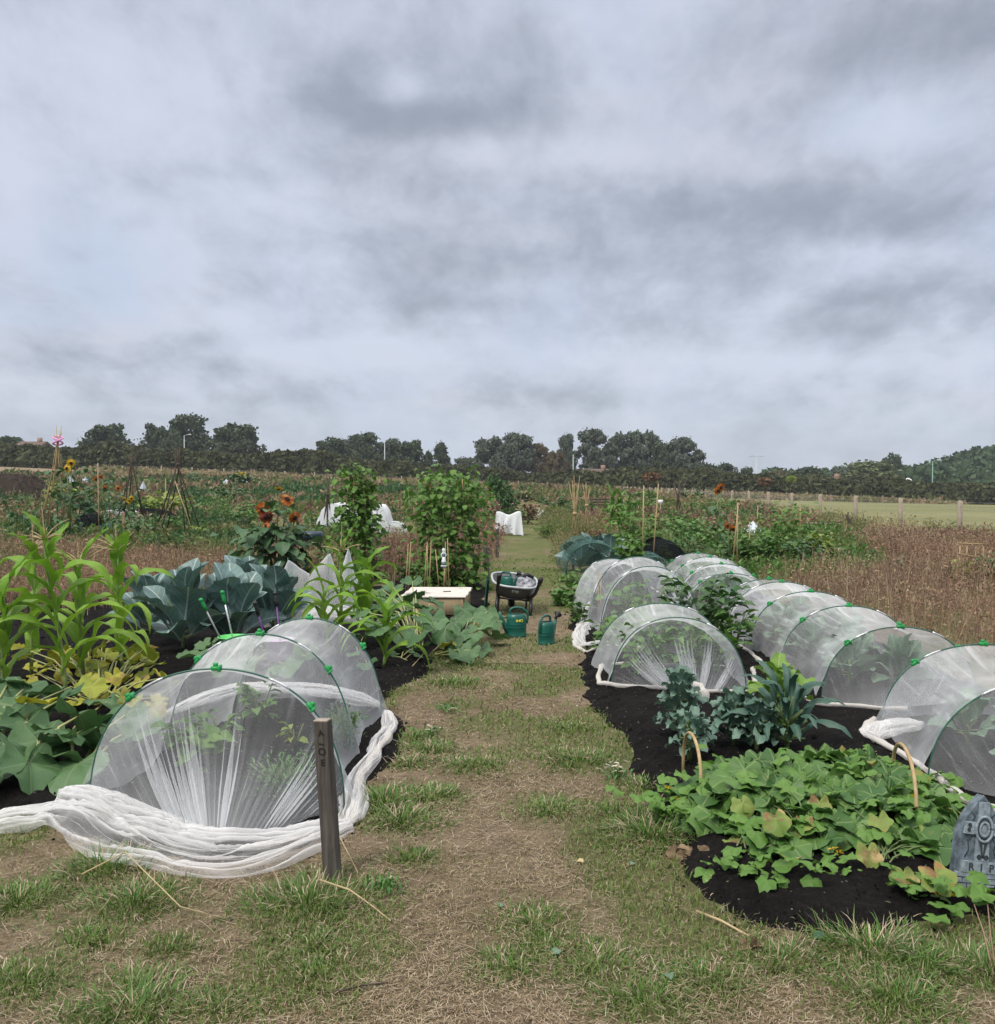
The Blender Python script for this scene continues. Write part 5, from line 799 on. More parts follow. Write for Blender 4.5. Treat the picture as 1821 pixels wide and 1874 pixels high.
cp = P2((1225, 1490), (1300, 1445), (1400, 1428), (1560, 1425), (1690, 1460), (1775, 1530), (1745, 1600), (1640, 1590), (1500, 1590), (1400, 1600), (1345, 1560), (1240, 1525)); rs(421); ct = th('cucumber_plant', 'sprawling cucumber patch of broad green leaves with yellow flowers', 1470, 1530, 'cucumber'); lo, hi = np.array(cp).min(0), np.array(cp).max(0); x, y = uni(lo[0], hi[0], 1300), uni(lo[1], hi[1], 1300); d = polydist(x, y, cp); k = d > .0; x, y, d = x[k][:470], y[k][:470], d[k][:470]; n = len(x); z = HB(x, y) + .015 + .125 * sst(0, .30, d) * uni(.45, 1.0, n) + .02; Pn = np.stack([x, y, z], -1); big = uni(0, 1, n)
bases = [G(a, b, .03) for a, b in ((1300, 1500), (1420, 1480), (1560, 1500), (1680, 1540), (1480, 1560), (1380, 1570), (1620, 1580))]
sel = big < .74; squash(ct, Pn[sel], PALM_CUC, 'cuc', (.10, .225), 'stem_g', bases, .005, 422, (-.25, 1.0), face=-1.6); s2 = (big >= .74) & (big < .77); squash(ct, Pn[s2] + [0, 0, .02], PALM_CUC, 'burnt', (.11, .17), 'stem_g', bases, .005, 423, (.0, .7), 'scorched_leaves', face=-1.6)
mb = MB(); s3 = big >= .77; m = s3.sum(); scatter(mb, PALM_CUC, Pn[s3] + [0, 0, .04], axes(uni(0, 6.28, m), uni(-.5, .5, m), uni(-.4, .4, m)), uni(.07, .12, m)); 
for cx, cy, k, s in ((1215, 1478, 28, .07), (1255, 1468, 26, .08), (1225, 1450, 14, .07), (1350, 1590, 12, .07), (1440, 1600, 14, .08), (1290, 1415, 14, .08), (1740, 1480, 40, .16), (1700, 1450, 24, .12), (1720, 1540, 36, .13), (1745, 1630, 18, .09), (1680, 1618, 20, .1), (1390, 1590, 16, .08), (1560, 1395, 12, .07), (1630, 1410, 16, .08), (1520, 1580, 18, .1)):
    c = G(cx, cy, .08); q = c + RNG.normal(size=(k, 3)) * [s, s, .04]; q[:, 2] = np.maximum(q[:, 2], .03); scatter(mb, PALM_CUC, q, axes(uni(0, 6.28, k), uni(-.5, .6, k), uni(-.5, .5, k)), uni(.05, .10, k))
mb.build('young_leaves', M['cuc_young'], ct); mb = MB(); P_ = [G(a, b, z) for a, b, z in ((1655, 1600, .10), (1715, 1600, .14), (1352, 1535, .08), (1330, 1545, .05), (1590, 1560, .12), (1420, 1500, .20), (1500, 1470, .20), (1360, 1470, .19), (1610, 1500, .18))]; scatter(mb, PALM_CUC, P_, axes(np.array([-1.7, -1.2, -2.2, -2, -1.5, -1.4, -1.8, -1.2, -1.6]), -uni(.3, .8, 9), uni(-.3, .3, 9)), np.array([.12, .15, .13, .08, .12, .125, .11, .12, .11])); mb.build('scorched_leaves', M['burnt'], ct)
def flower(parent, c, r, petals, mat, disc='disc', rd=.35, tilt=(0, -.6), nm='flower', el=.35, dz=.2):
    mb = MB(); a = np.arange(petals) * 6.283 / petals + uni(0, 1); scatter(mb, SMALL, np.zeros((petals, 3)) + np.stack([np.cos(a), np.sin(a), 0 * a], -1) * r * rd * .8, axes(a, RNG.normal(el, .15, petals), uni(-.3, .3, petals)), np.full(petals, r * (1 - rd * .7))); R = rot('z', tilt[0]) @ rot('x', -tilt[1]); V = np.concatenate(mb.V) @ R.T + c; mb.V = [V]; mb2 = MB(); mb2.add(V, [np.concatenate(mb.F)], np.concatenate(mb.U)); o = mb2.build(nm, M[mat], parent)
    if disc:
        d = MB(); lathe(d, [(r * rd, -.02 * r), (r * rd * .95, dz * r * .6), (r * rd * .5, dz * r), (.001, dz * r * .9)], c, 12, R=R); d.build('flower_disc', M[disc], o)
    return o
for a, b, z in ((1197, 1465, .10), (1240, 1463, .10), (1222, 1443, .14), (1525, 1555, .10), (1535, 1563, .09), (1690, 1450, .14), (1705, 1465, .12), (1385, 1590, .08), (1672, 1460, .2), (1660, 1468, .17), (1715, 1638, .05), (1750, 1640, .05)): flower(ct, G(a, b, z), .026, 5, 'pet_y', None, tilt=(uni(-1, 1), uni(.3, 1.2)))
def cane_arch(label, p0, p1, h, px0):
    t = th('cane_arch', label, *px0, 'cane'); a, b = G(*p0), G(*p1); s = np.linspace(0, 1, 17); P = a + (b - a) * (.5 - .5 * np.cos(math.pi * s))[:, None]; P[:, 2] = h * np.sin(math.pi * s) ** .45; mb = MB(); tube(mb, P, .0085, 8); mb.build('cane', M['cane'], t)
cane_arch('bent bamboo cane arch at the left of the cucumber patch', (1283, 1490), (1250, 1440), .33, (1270, 1480)); cane_arch('bent bamboo cane arch at the right of the cucumber patch', (1677, 1560), (1632, 1480), .38, (1660, 1530))
# ================================================================== OBJECTS NEAR THE CAMERA
def GB(px, py, dz=0.0):
    a = G(px, py); a[2] = float(HB(a[0], a[1])) + dz; return a
# number post
b = GB(612, 1606, -.1); tp = D(590, 1318, b[1] - .02); t = thing('number_post', 'grey weathered wooden plot post leaning in front of the left tunnel', 'post', b); ax = tp - b; L = np.linalg.norm(ax); ez = ax / L; ex = np.cross([0, 1, 0], ez); ex /= np.linalg.norm(ex); ey = np.cross(ez, ex); yw = rot('z', -.28); R = np.stack([ex, ey, ez], -1) @ yw
mb = MB(); box(mb, b + ax * .5, (.062, .048, L), R=R, bevel=.003); mb.build('shaft', M['post'], t, smooth=False); mb = MB(); box(mb, tp + ez * .0015, (.059, .045, .003), R=R); mb.build('cut_top', M['posttop'], t)
TR = np.stack([R[:, 0], R[:, 2], -R[:, 1]], -1); off = tp - R[:, 1] * .0250 - np.array(t.location[:])
for ch, dz, sz, rr in (('A', .046, .034, .12), ('I', .090, .032, 1.45), ('O', .122, .042, .1), ('E', .166, .036, .05)): text_part('letter', ch, sz, .0012, off - ez * dz + R[:, 0] * .002, TR @ rot('z', rr), M['ink'], t)
# wheelbarrow
wl = G(943, 1127); t = thing('wheelbarrow', 'grey wheelbarrow with black handles parked on the grass path', 'wheelbarrow', (wl[0], wl[1], float(H(wl[0], wl[1]))), None, .04)
RY = rot('y', math.radians(6.0)); c0 = np.array([0, 0, .25])
def wb(mb, nm, mat, par=t, smooth=True):
    mb.V = [(V - c0) @ RY.T + c0 for V in mb.V]; return mb.build(nm, M[mat], par, local=True, smooth=smooth)
def ring(y0, y1, w0, w1, z0, z1, n=32, p=3.2):
    a = np.arange(n) * 6.283 / n; cx = np.sign(np.cos(a)) * np.abs(np.cos(a)) ** (2 / p); cy = np.sign(np.sin(a)) * np.abs(np.sin(a)) ** (2 / p); f = (cy + 1) / 2; return np.stack([cx * (w0 + (w1 - w0) * f) / 2, y0 + (y1 - y0) * f, z0 + (z1 - z0) * f], -1)
rings = [ring(.0, .78, .53, .58, .345, .44), ring(.03, .75, .50, .55, .335, .43), ring(.12, .60, .36, .36, .20, .225), ring(.16, .56, .30, .30, .195, .22)]
mb = MB(); mb.add(np.stack(rings[1:], 1).reshape(-1, 3), [gridF(32, 3, True), np.array([[i * 3 + 2 for i in range(32)]])]); wb(mb, 'tray', 'tray'); mb = MB(); tube(mb, np.vstack([rings[0], rings[0][:2]]), .013, 8, cap=False); wb(mb, 'rim', 'rim')
for s in (-1, 1):
    mb = MB(); tube(mb, [(s * .10, .85, .17), (s * .15, .55, .19), (s * .19, .2, .205), (s * .225, -.12, .31), (s * .235, -.42, .475)], .021, 8); hd = wb(mb, 'handle', 'blackp'); mb = MB(); tube(mb, [(s * .235, -.37, .45), (s * .237, -.50, .52)], [.027, .028], 10); wb(mb, 'grip', 'blackp', hd)
    mb = MB(); tube(mb, [(s * .20, .10, .22), (s * .205, .05, .10), (s * .20, .03, .0)], .021, 8); tube(mb, [(s * .20, .03, .0), (s * .17, .30, .01), (s * .17, .40, .21)], .012, 6); wb(mb, 'leg', 'blackp')
mb = MB(); bar(mb, (-.2, .12, .19), (.2, .12, .19), .012); wb(mb, 'crossbar', 'blackp')
mb = MB(); lathe(mb, [(.07, -.035), (.15, -.04), (.172, -.02), (.172, .02), (.15, .04), (.07, .035)], (0, 0, 0), 24, R=rot('y', math.pi / 2)); mb.V[0] += (0, .88, .172); w_ = mb.build('wheel', M['blackp'], t, local=True); mb = MB(); lathe(mb, [(.02, -.045), (.075, -.036), (.075, .036), (.02, .045)], (0, 0, 0), 16, R=rot('y', math.pi / 2)); mb.V[0] += (0, .88, .172); mb.build('rim', M['pet_o'], w_, local=True)
mb = MB(); box(mb, (.0, .058, .285), (.085, .003, .036), R=rot('x', .56)); wb(mb, 'sticker', 'rim'); mb = MB(); box(mb, (-.012, .0558, .285), (.026, .003, .026), R=rot('x', .56)); wb(mb, 'sticker_print', 'tray')
rs(501); s0 = thing('sack', 'crumpled grey plastic sack lying in the wheelbarrow', 'sack', world_loc(t) + [.12, .40, .30]); n1, n2 = 30, 20; a = np.linspace(0, 6.283, n1 + 1)[:-1]; e = np.linspace(-1.4, 1.4, n2); A, E = np.meshgrid(a, e, indexing='ij'); q = 1 + .35 * (fbm(A * 3, E * 3, 9, 4) - .5); V = np.stack([.145 * np.cos(A) * np.cos(E) * q, .27 * np.sin(A) * np.cos(E) * q, .13 * np.sin(E) * q], -1).reshape(-1, 3); MB().add(V, gridF(n1, n2, True)).build('sheet', M['sack'], s0, local=True, smooth=False)
mb = MB(); tube(mb, [(-.10, .2, .11), (.05, .27, .13), (.12, .25, .10)], [.02, .03, .015], 7); mb.build('tied_neck', M['blackp'], s0, local=True)
def can(label, loc, rz, s=1.0, rose=True, lean=0.0, mark=False):
    t = thing('watering_can', label, 'watering can', loc, 'dark green watering cans', rz); t.rotation_euler = (0, lean, rz); t.scale = (s, s, s)
    prof = [(.088, 0), (.100, .004), (.101, .022), (.097, .028), (.098, .095), (.1015, .102), (.098, .109), (.098, .125), (.1015, .132), (.098, .139), (.097, .150), (.094, .20), (.082, .232), (.070, .240), (.066, .236)]; mb = MB(); lathe(mb, prof, n=32, sx=1.06, sy=.80, cap=(True, False)); mb.build('body', M['can'], t, local=True); mb = MB(); lathe(mb, [(.066, .233), (.001, .233)], n=24, sx=1.06, sy=.8, cap=(False, False)); mb.build('opening', M['dark'], t, local=True)  # black disc across the mouth, painted in place of the shaded inside
    P = [(-.062, 0, .232), (-.072, 0, .268), (-.045, 0, .298), (.01, 0, .306), (.07, 0, .292), (.112, 0, .255), (.120, 0, .20), (.108, 0, .14)]; pp = np.array(P); q = np.linspace(0, 7, 36); Pn = np.stack([np.interp(q, range(8), pp[:, k]) for k in range(3)], -1); Pn[2:-2] = (Pn[:-4] + Pn[1:-3] + Pn[2:-2] + Pn[3:-1] + Pn[4:]) / 5; mb = MB(); tube(mb, Pn, .0125, 10); mb.build('handle', M['can'], t, local=True)
    mb = MB(); tube(mb, [(-.078, 0, .045), (-.112, 0, .10), (-.150, 0, .19), (-.178, 0, .262)], [.036, .027, .017, .013], 12); bar(mb, (-.09, 0, .205), (-.148, 0, .20), .008, 6); sp = mb.build('spout', M['can'], t, local=True)
    if rose: mb = MB(); d = np.array([-.5, 0, .86]); lathe(mb, [(.013, -.03), (.016, 0), (.040, .03), (.043, .042), (.034, .052), (.001, .056)], (-.18, 0, .272), 20, R=rot('y', -.9)); mb.build('rose', M['blackp'], sp, local=True)
    if mark:
        for i, ch in enumerate('BHB'): text_part('print', ch, .030, .0008, (-.006 + i * .017, -.0795, .176), rot('x', math.pi / 2), M['yellow'], t)
        mb = MB(); a = np.linspace(0, 6.283, 17); tube(mb, np.stack([.046 + .010 * np.cos(a), np.full(17, -.0790 + .004), .177 + .013 * np.sin(a)], -1), .0022, 5, cap=False); mb.build('print', M['yellow'], t, local=True)
g1 = G(945, 1165); can('dark green watering can with yellow print standing left on the path', (g1[0], g1[1], float(H(g1[0], g1[1]))), .12, 1.0, False, 0, True); g1 = G(1000, 1180); can('dark green watering can with a black rose, right one on the path', (g1[0], g1[1], float(H(g1[0], g1[1]))), -2.25, .93); can('dark green watering can lying inside the wheelbarrow', world_loc(t) + [-.10, .30, .245], 2.6, .85, True)
mb = MB(); cc = thing('cloth', 'dark green cloth hanging over the left side of the wheelbarrow', 'cloth', world_loc(t) + [-.30, .35, .12]); A, B = np.meshgrid(np.linspace(0, 1, 10), np.linspace(0, 1, 8), indexing='ij'); V = np.stack([-.02 + .015 * np.sin(B * 9) - .03 * A, (B - .5) * .3, .30 - .34 * A], -1); mb.add(V.reshape(-1, 3), gridF(10, 8)); mb.add(V.reshape(-1, 3) + [-.012, 0, 0], gridF(10, 8)); mb.build('fabric', M['can'], cc, local=True)
# wooden planter
pl = GB(786, 1134); t = thing('planter_box', 'low wooden box with a bleached board lid among the courgettes', 'planter', pl, None, -.05)
mb = MB(); box(mb, (.05, 0, .10), (.68, .025, .19), bevel=.004); mb.build('front_panel', M['pale_wood'], t, local=True)
for s in (-1, 1): mb = MB(); box(mb, (.05 + s * .345, .42, .10), (.025, .80, .20), bevel=.004); mb.build('side_panel', M['pale_wood'], t, local=True)
mb = MB(); box(mb, (.05, .83, .10), (.72, .025, .20)); mb.build('back_panel', M['pale_wood'], t, local=True)
for i in range(5): mb = MB(); box(mb, (.04 + .008 * (i % 2), -.02 + i * .20 + .08, .214), (.76, .185, .018), bevel=.004, rz=.008 * (-1) ** i); mb.build('lid_board', M['white_wood'], t, local=True, smooth=False)
mb = MB(); box(mb, (.16, .44, .226), (.09, .03, .01), rz=.2); mb.build('handle_hole_shade', M['dark'], t, local=True)  # near-black block on the lid, painting the shade of a hand hole
# tool buckets behind the left tunnel
def bucket(label, px, py, r, h, mat): 
    b = GB(px, py); t = thing('bucket', label, 'bucket', b, 'coloured tool buckets'); mb = MB(); lathe(mb, [(r * .78, 0), (r * .98, h * .96), (r * 1.04, h * .97), (r * 1.04, h), (r * .95, h), (r * .76, .012), (.001, .012)], n=24, cap=(True, False)); mb.build('body', M[mat], t, local=True); mb = MB(); a = np.linspace(0, math.pi, 13); tube(mb, np.stack([r * 1.03 * np.cos(a), -r * .4 * np.sin(a), h * .95 - .02 * np.sin(a)], -1), .004, 6); mb.build('handle', M['silver'], t, local=True); return b
bk1 = bucket('lime green bucket seen through the net of the left tunnel', 428, 1222, .13, .22, 'lime'); bk2 = bucket('lilac bucket seen through the net of the left tunnel', 512, 1250, .115, .30, 'lilac')
def tool(label, bk, top, dep, hm, sm, off):
    a = np.array(bk) + [off, 0, .03]; p = D(*top, dep); t = thing('hand_tool', label, 'garden tool', a, 'long-handled hand tools'); d = p - a; k = 1 - .09 / np.linalg.norm(d); m = a + d * k; mb = MB(); tube(mb, [a, a + d * .5, m], .0075, 8); mb.build('shaft', M[sm], t); mb = MB(); tube(mb, [m - d * .02, m + (p - m) * .3, p - (p - m) * .15, p], [.013, .0155, .016, .011], 10); lathe(mb, [(.004, -.02), (.02, -.008), (.02, .008), (.004, .018)], p, 10); mb.build('grip', M[hm], t)
    mb = MB(); box(mb, a + [0, -.01, .0], (.07, .012, .09), bevel=.004); mb.build('blade', M['steel'], t)
tool('garden tool with a bright green grip and grey shaft, leftmost in the lime bucket', bk1, (368, 1098), bk1[1] - .1, 'clip', 'steel', -.03); tool('garden tool with a bright green grip and white shaft, right one in the lime bucket', bk1, (407, 1084), bk1[1] - .05, 'clip', 'silver', .03); tool('garden tool with a black grip and purple shaft, left one in the lilac bucket', bk2, (467, 1104), bk2[1] - .1, 'blackp', 'purple', -.04); tool('garden tool with a black grip and purple shaft, right one in the lilac bucket', bk2, (504, 1086), bk2[1] + .1, 'blackp', 'purple', .03)
# net tent behind the broccoli
rs(511); tb = GB(585, 1140); t = thing('net_tent', 'white net draped over canes like a tent behind the middle sweetcorn', 'net cover', tb); dp = tb[1]
rid = [D(498, 1100, dp - .3), D(527, 1022, dp - .1), D(566, 1052, dp), D(601, 1008, dp + .1), D(618, 1044, dp + .1), D(638, 1000, dp + .2), D(662, 1080, dp + .2), D(672, 1120, dp)]; rp = np.array(rid); q = np.linspace(0, 7, 70); Rg = np.stack([np.interp(q, range(8), rp[:, k]) for k in range(3)], -1); s = np.linspace(-1, 1, 34); P = np.zeros((70, 34, 3)); 
for j, v in enumerate(s): f = abs(v) ** 1.15; P[:, j] = Rg; P[:, j, 1] += v * .55; P[:, j, 2] = Rg[:, 2] * (1 - f) + .02 * f + .05 * (fbm(q * 2, 0 * q + v * 3, 7) - .5); P[:, j, 0] += .05 * (fbm(q * 1.7, 0 * q + v * 2, 8) - .5) + v * -.0
MB().add(P.reshape(-1, 3), gridF(70, 34), np.stack(np.meshgrid(q / 3, s, indexing='ij'), -1).reshape(-1, 2), .06).build('netting', M['netfine'], t, attr='dens')
for i in (1, 3, 5): mb = MB(); bar(mb, (rid[i][0], rid[i][1], .02), rid[i] + [0, 0, .01], .006); mb.build('cane', M['hoop'], t)
crumple(t, pth((545, 1150), (575, 1146), (610, 1142), (660, 1138)), [.1, .2, .2, .1], 512, 2, .1, 'net2', name='loose_net')
# white lantern-like ornament, canes and posts at the bean tower
ob = D(812, 1022, 13.0); t = thing('garden_ornament', 'white metal figure-like ornament hanging among the canes before the bean tower', 'ornament', (ob[0], 13.0, float(HB(ob[0], 13)))); k = 13 / FPX
def opx(y): return CAM_H + (880 - y) / FPX * 13 - t.location[2]
mb = MB(); lathe(mb, [(.001, opx(1003)), (3 * k, opx(1005)), (2.6 * k, opx(1009)), (1.8 * k, opx(1011)), (3 * k, opx(1013))], n=14, cap=(False, False), sy=.6); mb.build('head', M['metalw'], t, local=True); mb = MB(); a = np.linspace(0, 6.283, 25); tube(mb, np.stack([4.4 * k * np.cos(a), 0 * a, (opx(1016)) + 4.2 * k * np.sin(a)], -1), 1.0 * k, 7, cap=False); mb.build('ring', M['metalw'], t, local=True); mb = MB(); lathe(mb, [(.001, -.006), (3.6 * k, -.006), (3.6 * k, .006), (.001, .006)], (0, 0, opx(1016)), 20, R=rot('x', math.pi / 2)); mb.build('disc', M['grille'], t, local=True)
mb = MB(); lathe(mb, [(2.5 * k, opx(1020)), (3.0 * k, opx(1024)), (4.4 * k, opx(1028))], n=14, cap=(True, False), sy=.6); mb.build('bodice', M['metalw'], t, local=True); mb = MB(); lathe(mb, [(3.9 * k, opx(1028)), (4.2 * k, opx(1035))], n=12, sy=.6); mb.build('lantern_glass', M['grille'], t, local=True); mb = MB(); lathe(mb, [(5.4 * k, opx(1035)), (5.4 * k, opx(1037)), (2 * k, opx(1037.4)), (1.6 * k, opx(1040)), (.001, opx(1041.5))], n=14, sy=.6); mb.build('foot', M['metalw'], t, local=True); mb = MB(); bar(mb, (0, 0, 0), (.01, 0, opx(1040)), .006); mb.build('stake', M['cane'], t, local=True)
for i, (x0, y0, x1, y1, lab) in enumerate(((742, 1060, 747, 995, 'thin bamboo cane, leftmost of the pair left of the bean tower'), (746, 1062, 752, 992, 'thin bamboo cane, right one of the pair left of the bean tower'), (782, 1062, 782, 992, 'upright bamboo cane left of the white ornament, left one of two'), (785, 1062, 789, 990, 'leaning bamboo cane left of the white ornament, right one of two'), (805, 1070, 797, 1005, 'bamboo cane slanting left just beside the white ornament'), (817, 1090, 815, 992, 'tallest bamboo cane right of the white ornament'), (776, 1030, 781, 998, 'short slanted bamboo cane before the bean tower'), (822, 1045, 819, 985, 'short bamboo cane against the leaves of the bean tower'), (1096, 1085, 1094, 1048, 'short bamboo cane left of the taller tunnel, left one'), (1099, 1088, 1100, 1050, 'short bamboo cane left of the taller tunnel, right one'))):
    dd = 13.2 if i < 8 else 11.3; a, c = D(x0, y0, dd), D(x1, y1, dd); a[2] = float(HB(a[0], a[1])) - .02; t = thing('garden_cane', lab, 'cane', a, 'bamboo canes by the bean towers'); mb = MB(); bar(mb, a, c, .0085, 6, .006); mb.build('cane', M['cane'], t)
for px, py, top, lab, mt, wdt in ((891, 1057, 1001, 'grey square post among dead weeds left of the path', 'post', .075), (910, 1020, 968, 'thin grey post farther up the left path edge', 'post', .06), (1034, 1040, 1007, 'dark short post at the left end of the netted brassicas', 'steel', .05), (1048, 1042, 1012, 'dark short post right beside the left one at the netted brassicas', 'steel', .05), (1735, 1072, 1034, 'grey square post in the dead weeds on the right', 'post', .10), (226, 990, 938, 'pale yellow wooden stake on the left plot', 'pale_wood', .07), (113, 985, 955, 'short post with a green tin upside down on it', 'post', .06)):
    a = GB(px, py, -.05); c = D(px, top, a[1]); t = thing('wooden_post', lab, 'post', a); mb = MB(); box(mb, (a + c) / 2, (wdt, wdt, c[2] - a[2]), bevel=.005, rz=.3); mb.build('shaft', M[mt], t, smooth=False)
    if px == 113: mb = MB(); lathe(mb, [(.06, -.18), (.065, 0), (.05, .02), (.001, .02)], c, 14); mb.build('tin', M['clip'], t)
# RIP headstone
hb = GB(1787, 1646, -.02); t = thing('headstone', 'grey toy headstone reading RIP leaning at the cucumber patch', 'headstone', hb); R = rot('z', .10) @ rot('y', math.radians(7.5)) @ rot('x', -.12); w2 = .145; Ht = .37
def prism(mb, pts, y0, y1, bev=.0):
    p = np.array(pts, float) * [.66, .94]; n = len(p); V = np.concatenate([np.stack([p[:, 0], np.full(n, y), p[:, 1]], -1) for y in (y0, y1)]) @ R.T; mb.add(V, [np.array([(i, (i + 1) % n, n + (i + 1) % n, n + i) for i in range(n)]), np.array([list(range(n)), list(range(2 * n - 1, n - 1, -1))])]); return mb
a = np.linspace(0, 1, 9); out = [(-w2, 0), (w2, 0), (w2 * .92, .20)] + [(w2 * .92 * (1 - q ** 1.35), .20 + (Ht - .20) * q ** .78) for q in a[1:]] + [(-w2 * .92 * (1 - q ** 1.35), .20 + (Ht - .20) * q ** .78) for q in a[-2:0:-1]] + [(-w2 * .92, .20)]
prism(MB(), out, -.012, .035).build('slab', M['stone'], t, local=True, smooth=False)
for nm, pts, y in (('base_course', [(-w2 - .012, 0), (w2 + .012, 0), (w2 + .008, .062), (-w2 - .008, .062)], -.026), ('plaque', [(-w2 + .018, .064), (w2 - .018, .064), (w2 - .02, .108), (-w2 + .02, .108)], -.028), ('cross_upright', [(-.042, .110), (.042, .110), (.030, .345), (-.030, .345)], -.022), ('cross_arm', [(-.118, .215), (.118, .215), (.110, .262), (-.110, .262)], -.0235)): prism(MB(), pts, y, -.008).build(nm, M['stonelite'], t, local=True, smooth=False)
for dz, segs in ((.020, (-.09, -.01, .08)), (.042, (-.12, -.05, .03, .11))):
    for sx_ in segs: prism(MB(), [(sx_, dz - .02), (sx_ + .004, dz - .02), (sx_ + .004, dz), (sx_, dz)], -.0268, -.02).build('mortar_joint', M['stonedark'], t, local=True)
for dz in (.020, .042): prism(MB(), [(-w2 - .008, dz), (w2 + .008, dz), (w2 + .008, dz + .0035), (-w2 - .008, dz + .0035)], -.0265, -.02).build('mortar_joint', M['stonedark'], t, local=True)
def grv(pts, r=.0028, nm='groove', mat='stonedark'): mb = MB(); P = np.array([(x * .66, y, z * .94) for x, z, y in pts]) @ R.T; tube(mb, P, r, 5); mb.build(nm, M[mat], t, local=True)
for i, ch in enumerate('RIP'): text_part('letter', ch, .038, .0015, np.array([-.046 + i * .041, -.0285, .081]) @ R.T, R @ rot('x', math.pi / 2), M['stonedark'], t)
for rr, mt, nm in ((.050, 'stonelite', 'ring'), (.036, 'stonedark', 'groove'), (.028, 'stonelite', 'ring')): q = np.linspace(0, 6.283, 29); grv([(rr * math.cos(v), .238 + rr * math.sin(v), -.025) for v in q], .006 if mt == 'stonelite' else .004, nm, mt)
for s in (-1, 1):
    q = np.linspace(0, 1, 12); grv([(s * (.006 + .026 * v ** 2), .125 + .075 * v, -.0235) for v in q]); grv([(s * (.004 + .010 * v), .125 + .085 * v, -.0235) for v in q])
    for cz, r0, cx_ in ((.125, .012, .022), (.248, .011, .088), (.230, .009, .092)): v = np.linspace(0, 9, 22); grv([(s * (cx_ + r0 * (1 - u / 11) * math.cos(u)), cz + r0 * (1 - u / 11) * math.sin(u), -.0245) for u in v], .0022)
    grv([(s * .062, .205, -.0130), (s * .085, .185, -.0130), (s * .078, .15, -.0130), (s * .10, .12, -.0130)], .0025); grv([(s * .072, .30, -.013), (s * .05, .285, -.013), (s * .06, .268, -.013)], .0025)
# daisies and small litter
def daisies(label, px, py, n, r, h, seed):
    rs(seed); b = GB(px, py); t = thing('daisy_clump', label, 'daisies', b); st = MB()
    for i in range(n):
        p = b + [RNG.normal(0, r), RNG.normal(0, r * .8), h * uni(.6, 1.2)]; bar(st, b + (p - b) * [.4, .4, 0], p, .0018, 4); o = flower(t, p, .017, 9, 'pet_w', None, tilt=(uni(-1, 1), uni(0, .9)), el=.15, nm='flower'); d = MB(); lathe(d, [(.005, 0), (.004, .004), (.001, .005)], p, 8); d.build('flower_disc', M['pet_y'], o)
    k = 60; scatter(st, NARROW, b + RNG.normal(size=(k, 3)) * [r, r, 0] + [0, 0, .02], axes(uni(0, 6.28, k), uni(0, 1.3, k)), uni(.02, .05, k)); st.build('foliage', M['fern'], t)
daisies('clump of white daisies at the edge of the black compost', 1130, 1424, 15, .045, .07, 521); daisies('few white daisies in the grass right of the left tunnel', 788, 1345, 7, .05, .05, 522); daisies('white daisies low in the grass near the left tunnel corner', 820, 1302, 5, .06, .04, 523); daisies('single pair of daisies on the dry ground by the number post', 703, 1628, 3, .04, .03, 524)
def stick(label, pts, r, mat='tassel', nm='dry_stalk'):
    P = np.array([GB(a, b, .012 + z) for a, b, z in pts]); t = thing(nm, label, 'stalk', P[0]); mb = MB(); tube(mb, P, np.linspace(r, r * .6, len(P)), 6); mb.build('stem', M[mat], t)
stick('long tan stalk lying at the lower edge of the compost', [(1275, 1676, 0), (1320, 1698, .01), (1370, 1722, 0)], .006); stick('short broken cane lying on the black compost', [(1432, 1625, .02), (1466, 1613, .02)], .007, 'cane'); stick('bent straw stem on the dry ground below the post', [(585, 1640, .06), (640, 1655, .05), (680, 1665, .01), (715, 1690, 0)], .0035); stick('dark twig lying at the bottom of the ground', [(610, 1822, 0), (660, 1812, .005), (710, 1806, 0)], .004, 'twig'); stick('long grass stem bent over in front of the loose net', [(150, 1655, .1), (230, 1640, .16), (330, 1690, .05), (415, 1685, .0)], .003); stick('thin pale stem standing at the foot of the number post', [(655, 1600, .0), (600, 1540, .12), (588, 1500, .2)], .0025); stick('dry reddish stem at the lower right corner', [(1818, 1790, 0), (1800, 1745, .06), (1782, 1712, .10)], .003, 'weed'); stick('second dry reddish stem at the lower right corner', [(1821, 1775, 0), (1812, 1740, .05), (1806, 1705, .10)], .003, 'weed'); stick('fallen straw stalk across the young sweetcorn bed', [(755, 1235, .01), (775, 1215, .05)], .004)
for i, (px, py, s, mt, lab) in enumerate(((912, 1667, .022, 'cab', 'small pale green leaf lying on the bare earth of the path'), (1012, 1756, .03, 'cab', 'grey-green leaf lying in the grass at the bottom'), (1155, 1591, .02, 'cab', 'pale leaf scrap on the grass beside the compost'), (1490, 1724, .035, 'can', 'teal plastic scrap at the compost edge'), (1056, 1581, .025, 'tassel', 'dry curled leaf on the straw of the path'), (1220, 1795, .03, 'cab', 'grey leaf between grass tussocks at the bottom right'))):
    b = GB(px, py, .012); t = thing('fallen_leaf', lab, 'leaf', b); mb = MB(); scatter(mb, HEART, [b], axes([uni(0, 6)], [.1], [.2]), [s * 1.4]); mb.build('blade', M[mt], t); mb = MB(); bar(mb, b, b + [-.02, .005, .0], .0015, 4); mb.build('stalk', M['stem_y'], t)
rs(530); b = GB(1380, 1742, .015); t = thing('dry_leaf_clump', 'crumpled brown dead leaf in the grass below the compost', 'leaf', b); mb = MB(); scatter(mb, PALM, b + RNG.normal(size=(9, 3)) * [.03, .015, .008], rndaxes(9), uni(.05, .09, 9)); mb.build('leaves', M['straw_b'], t)
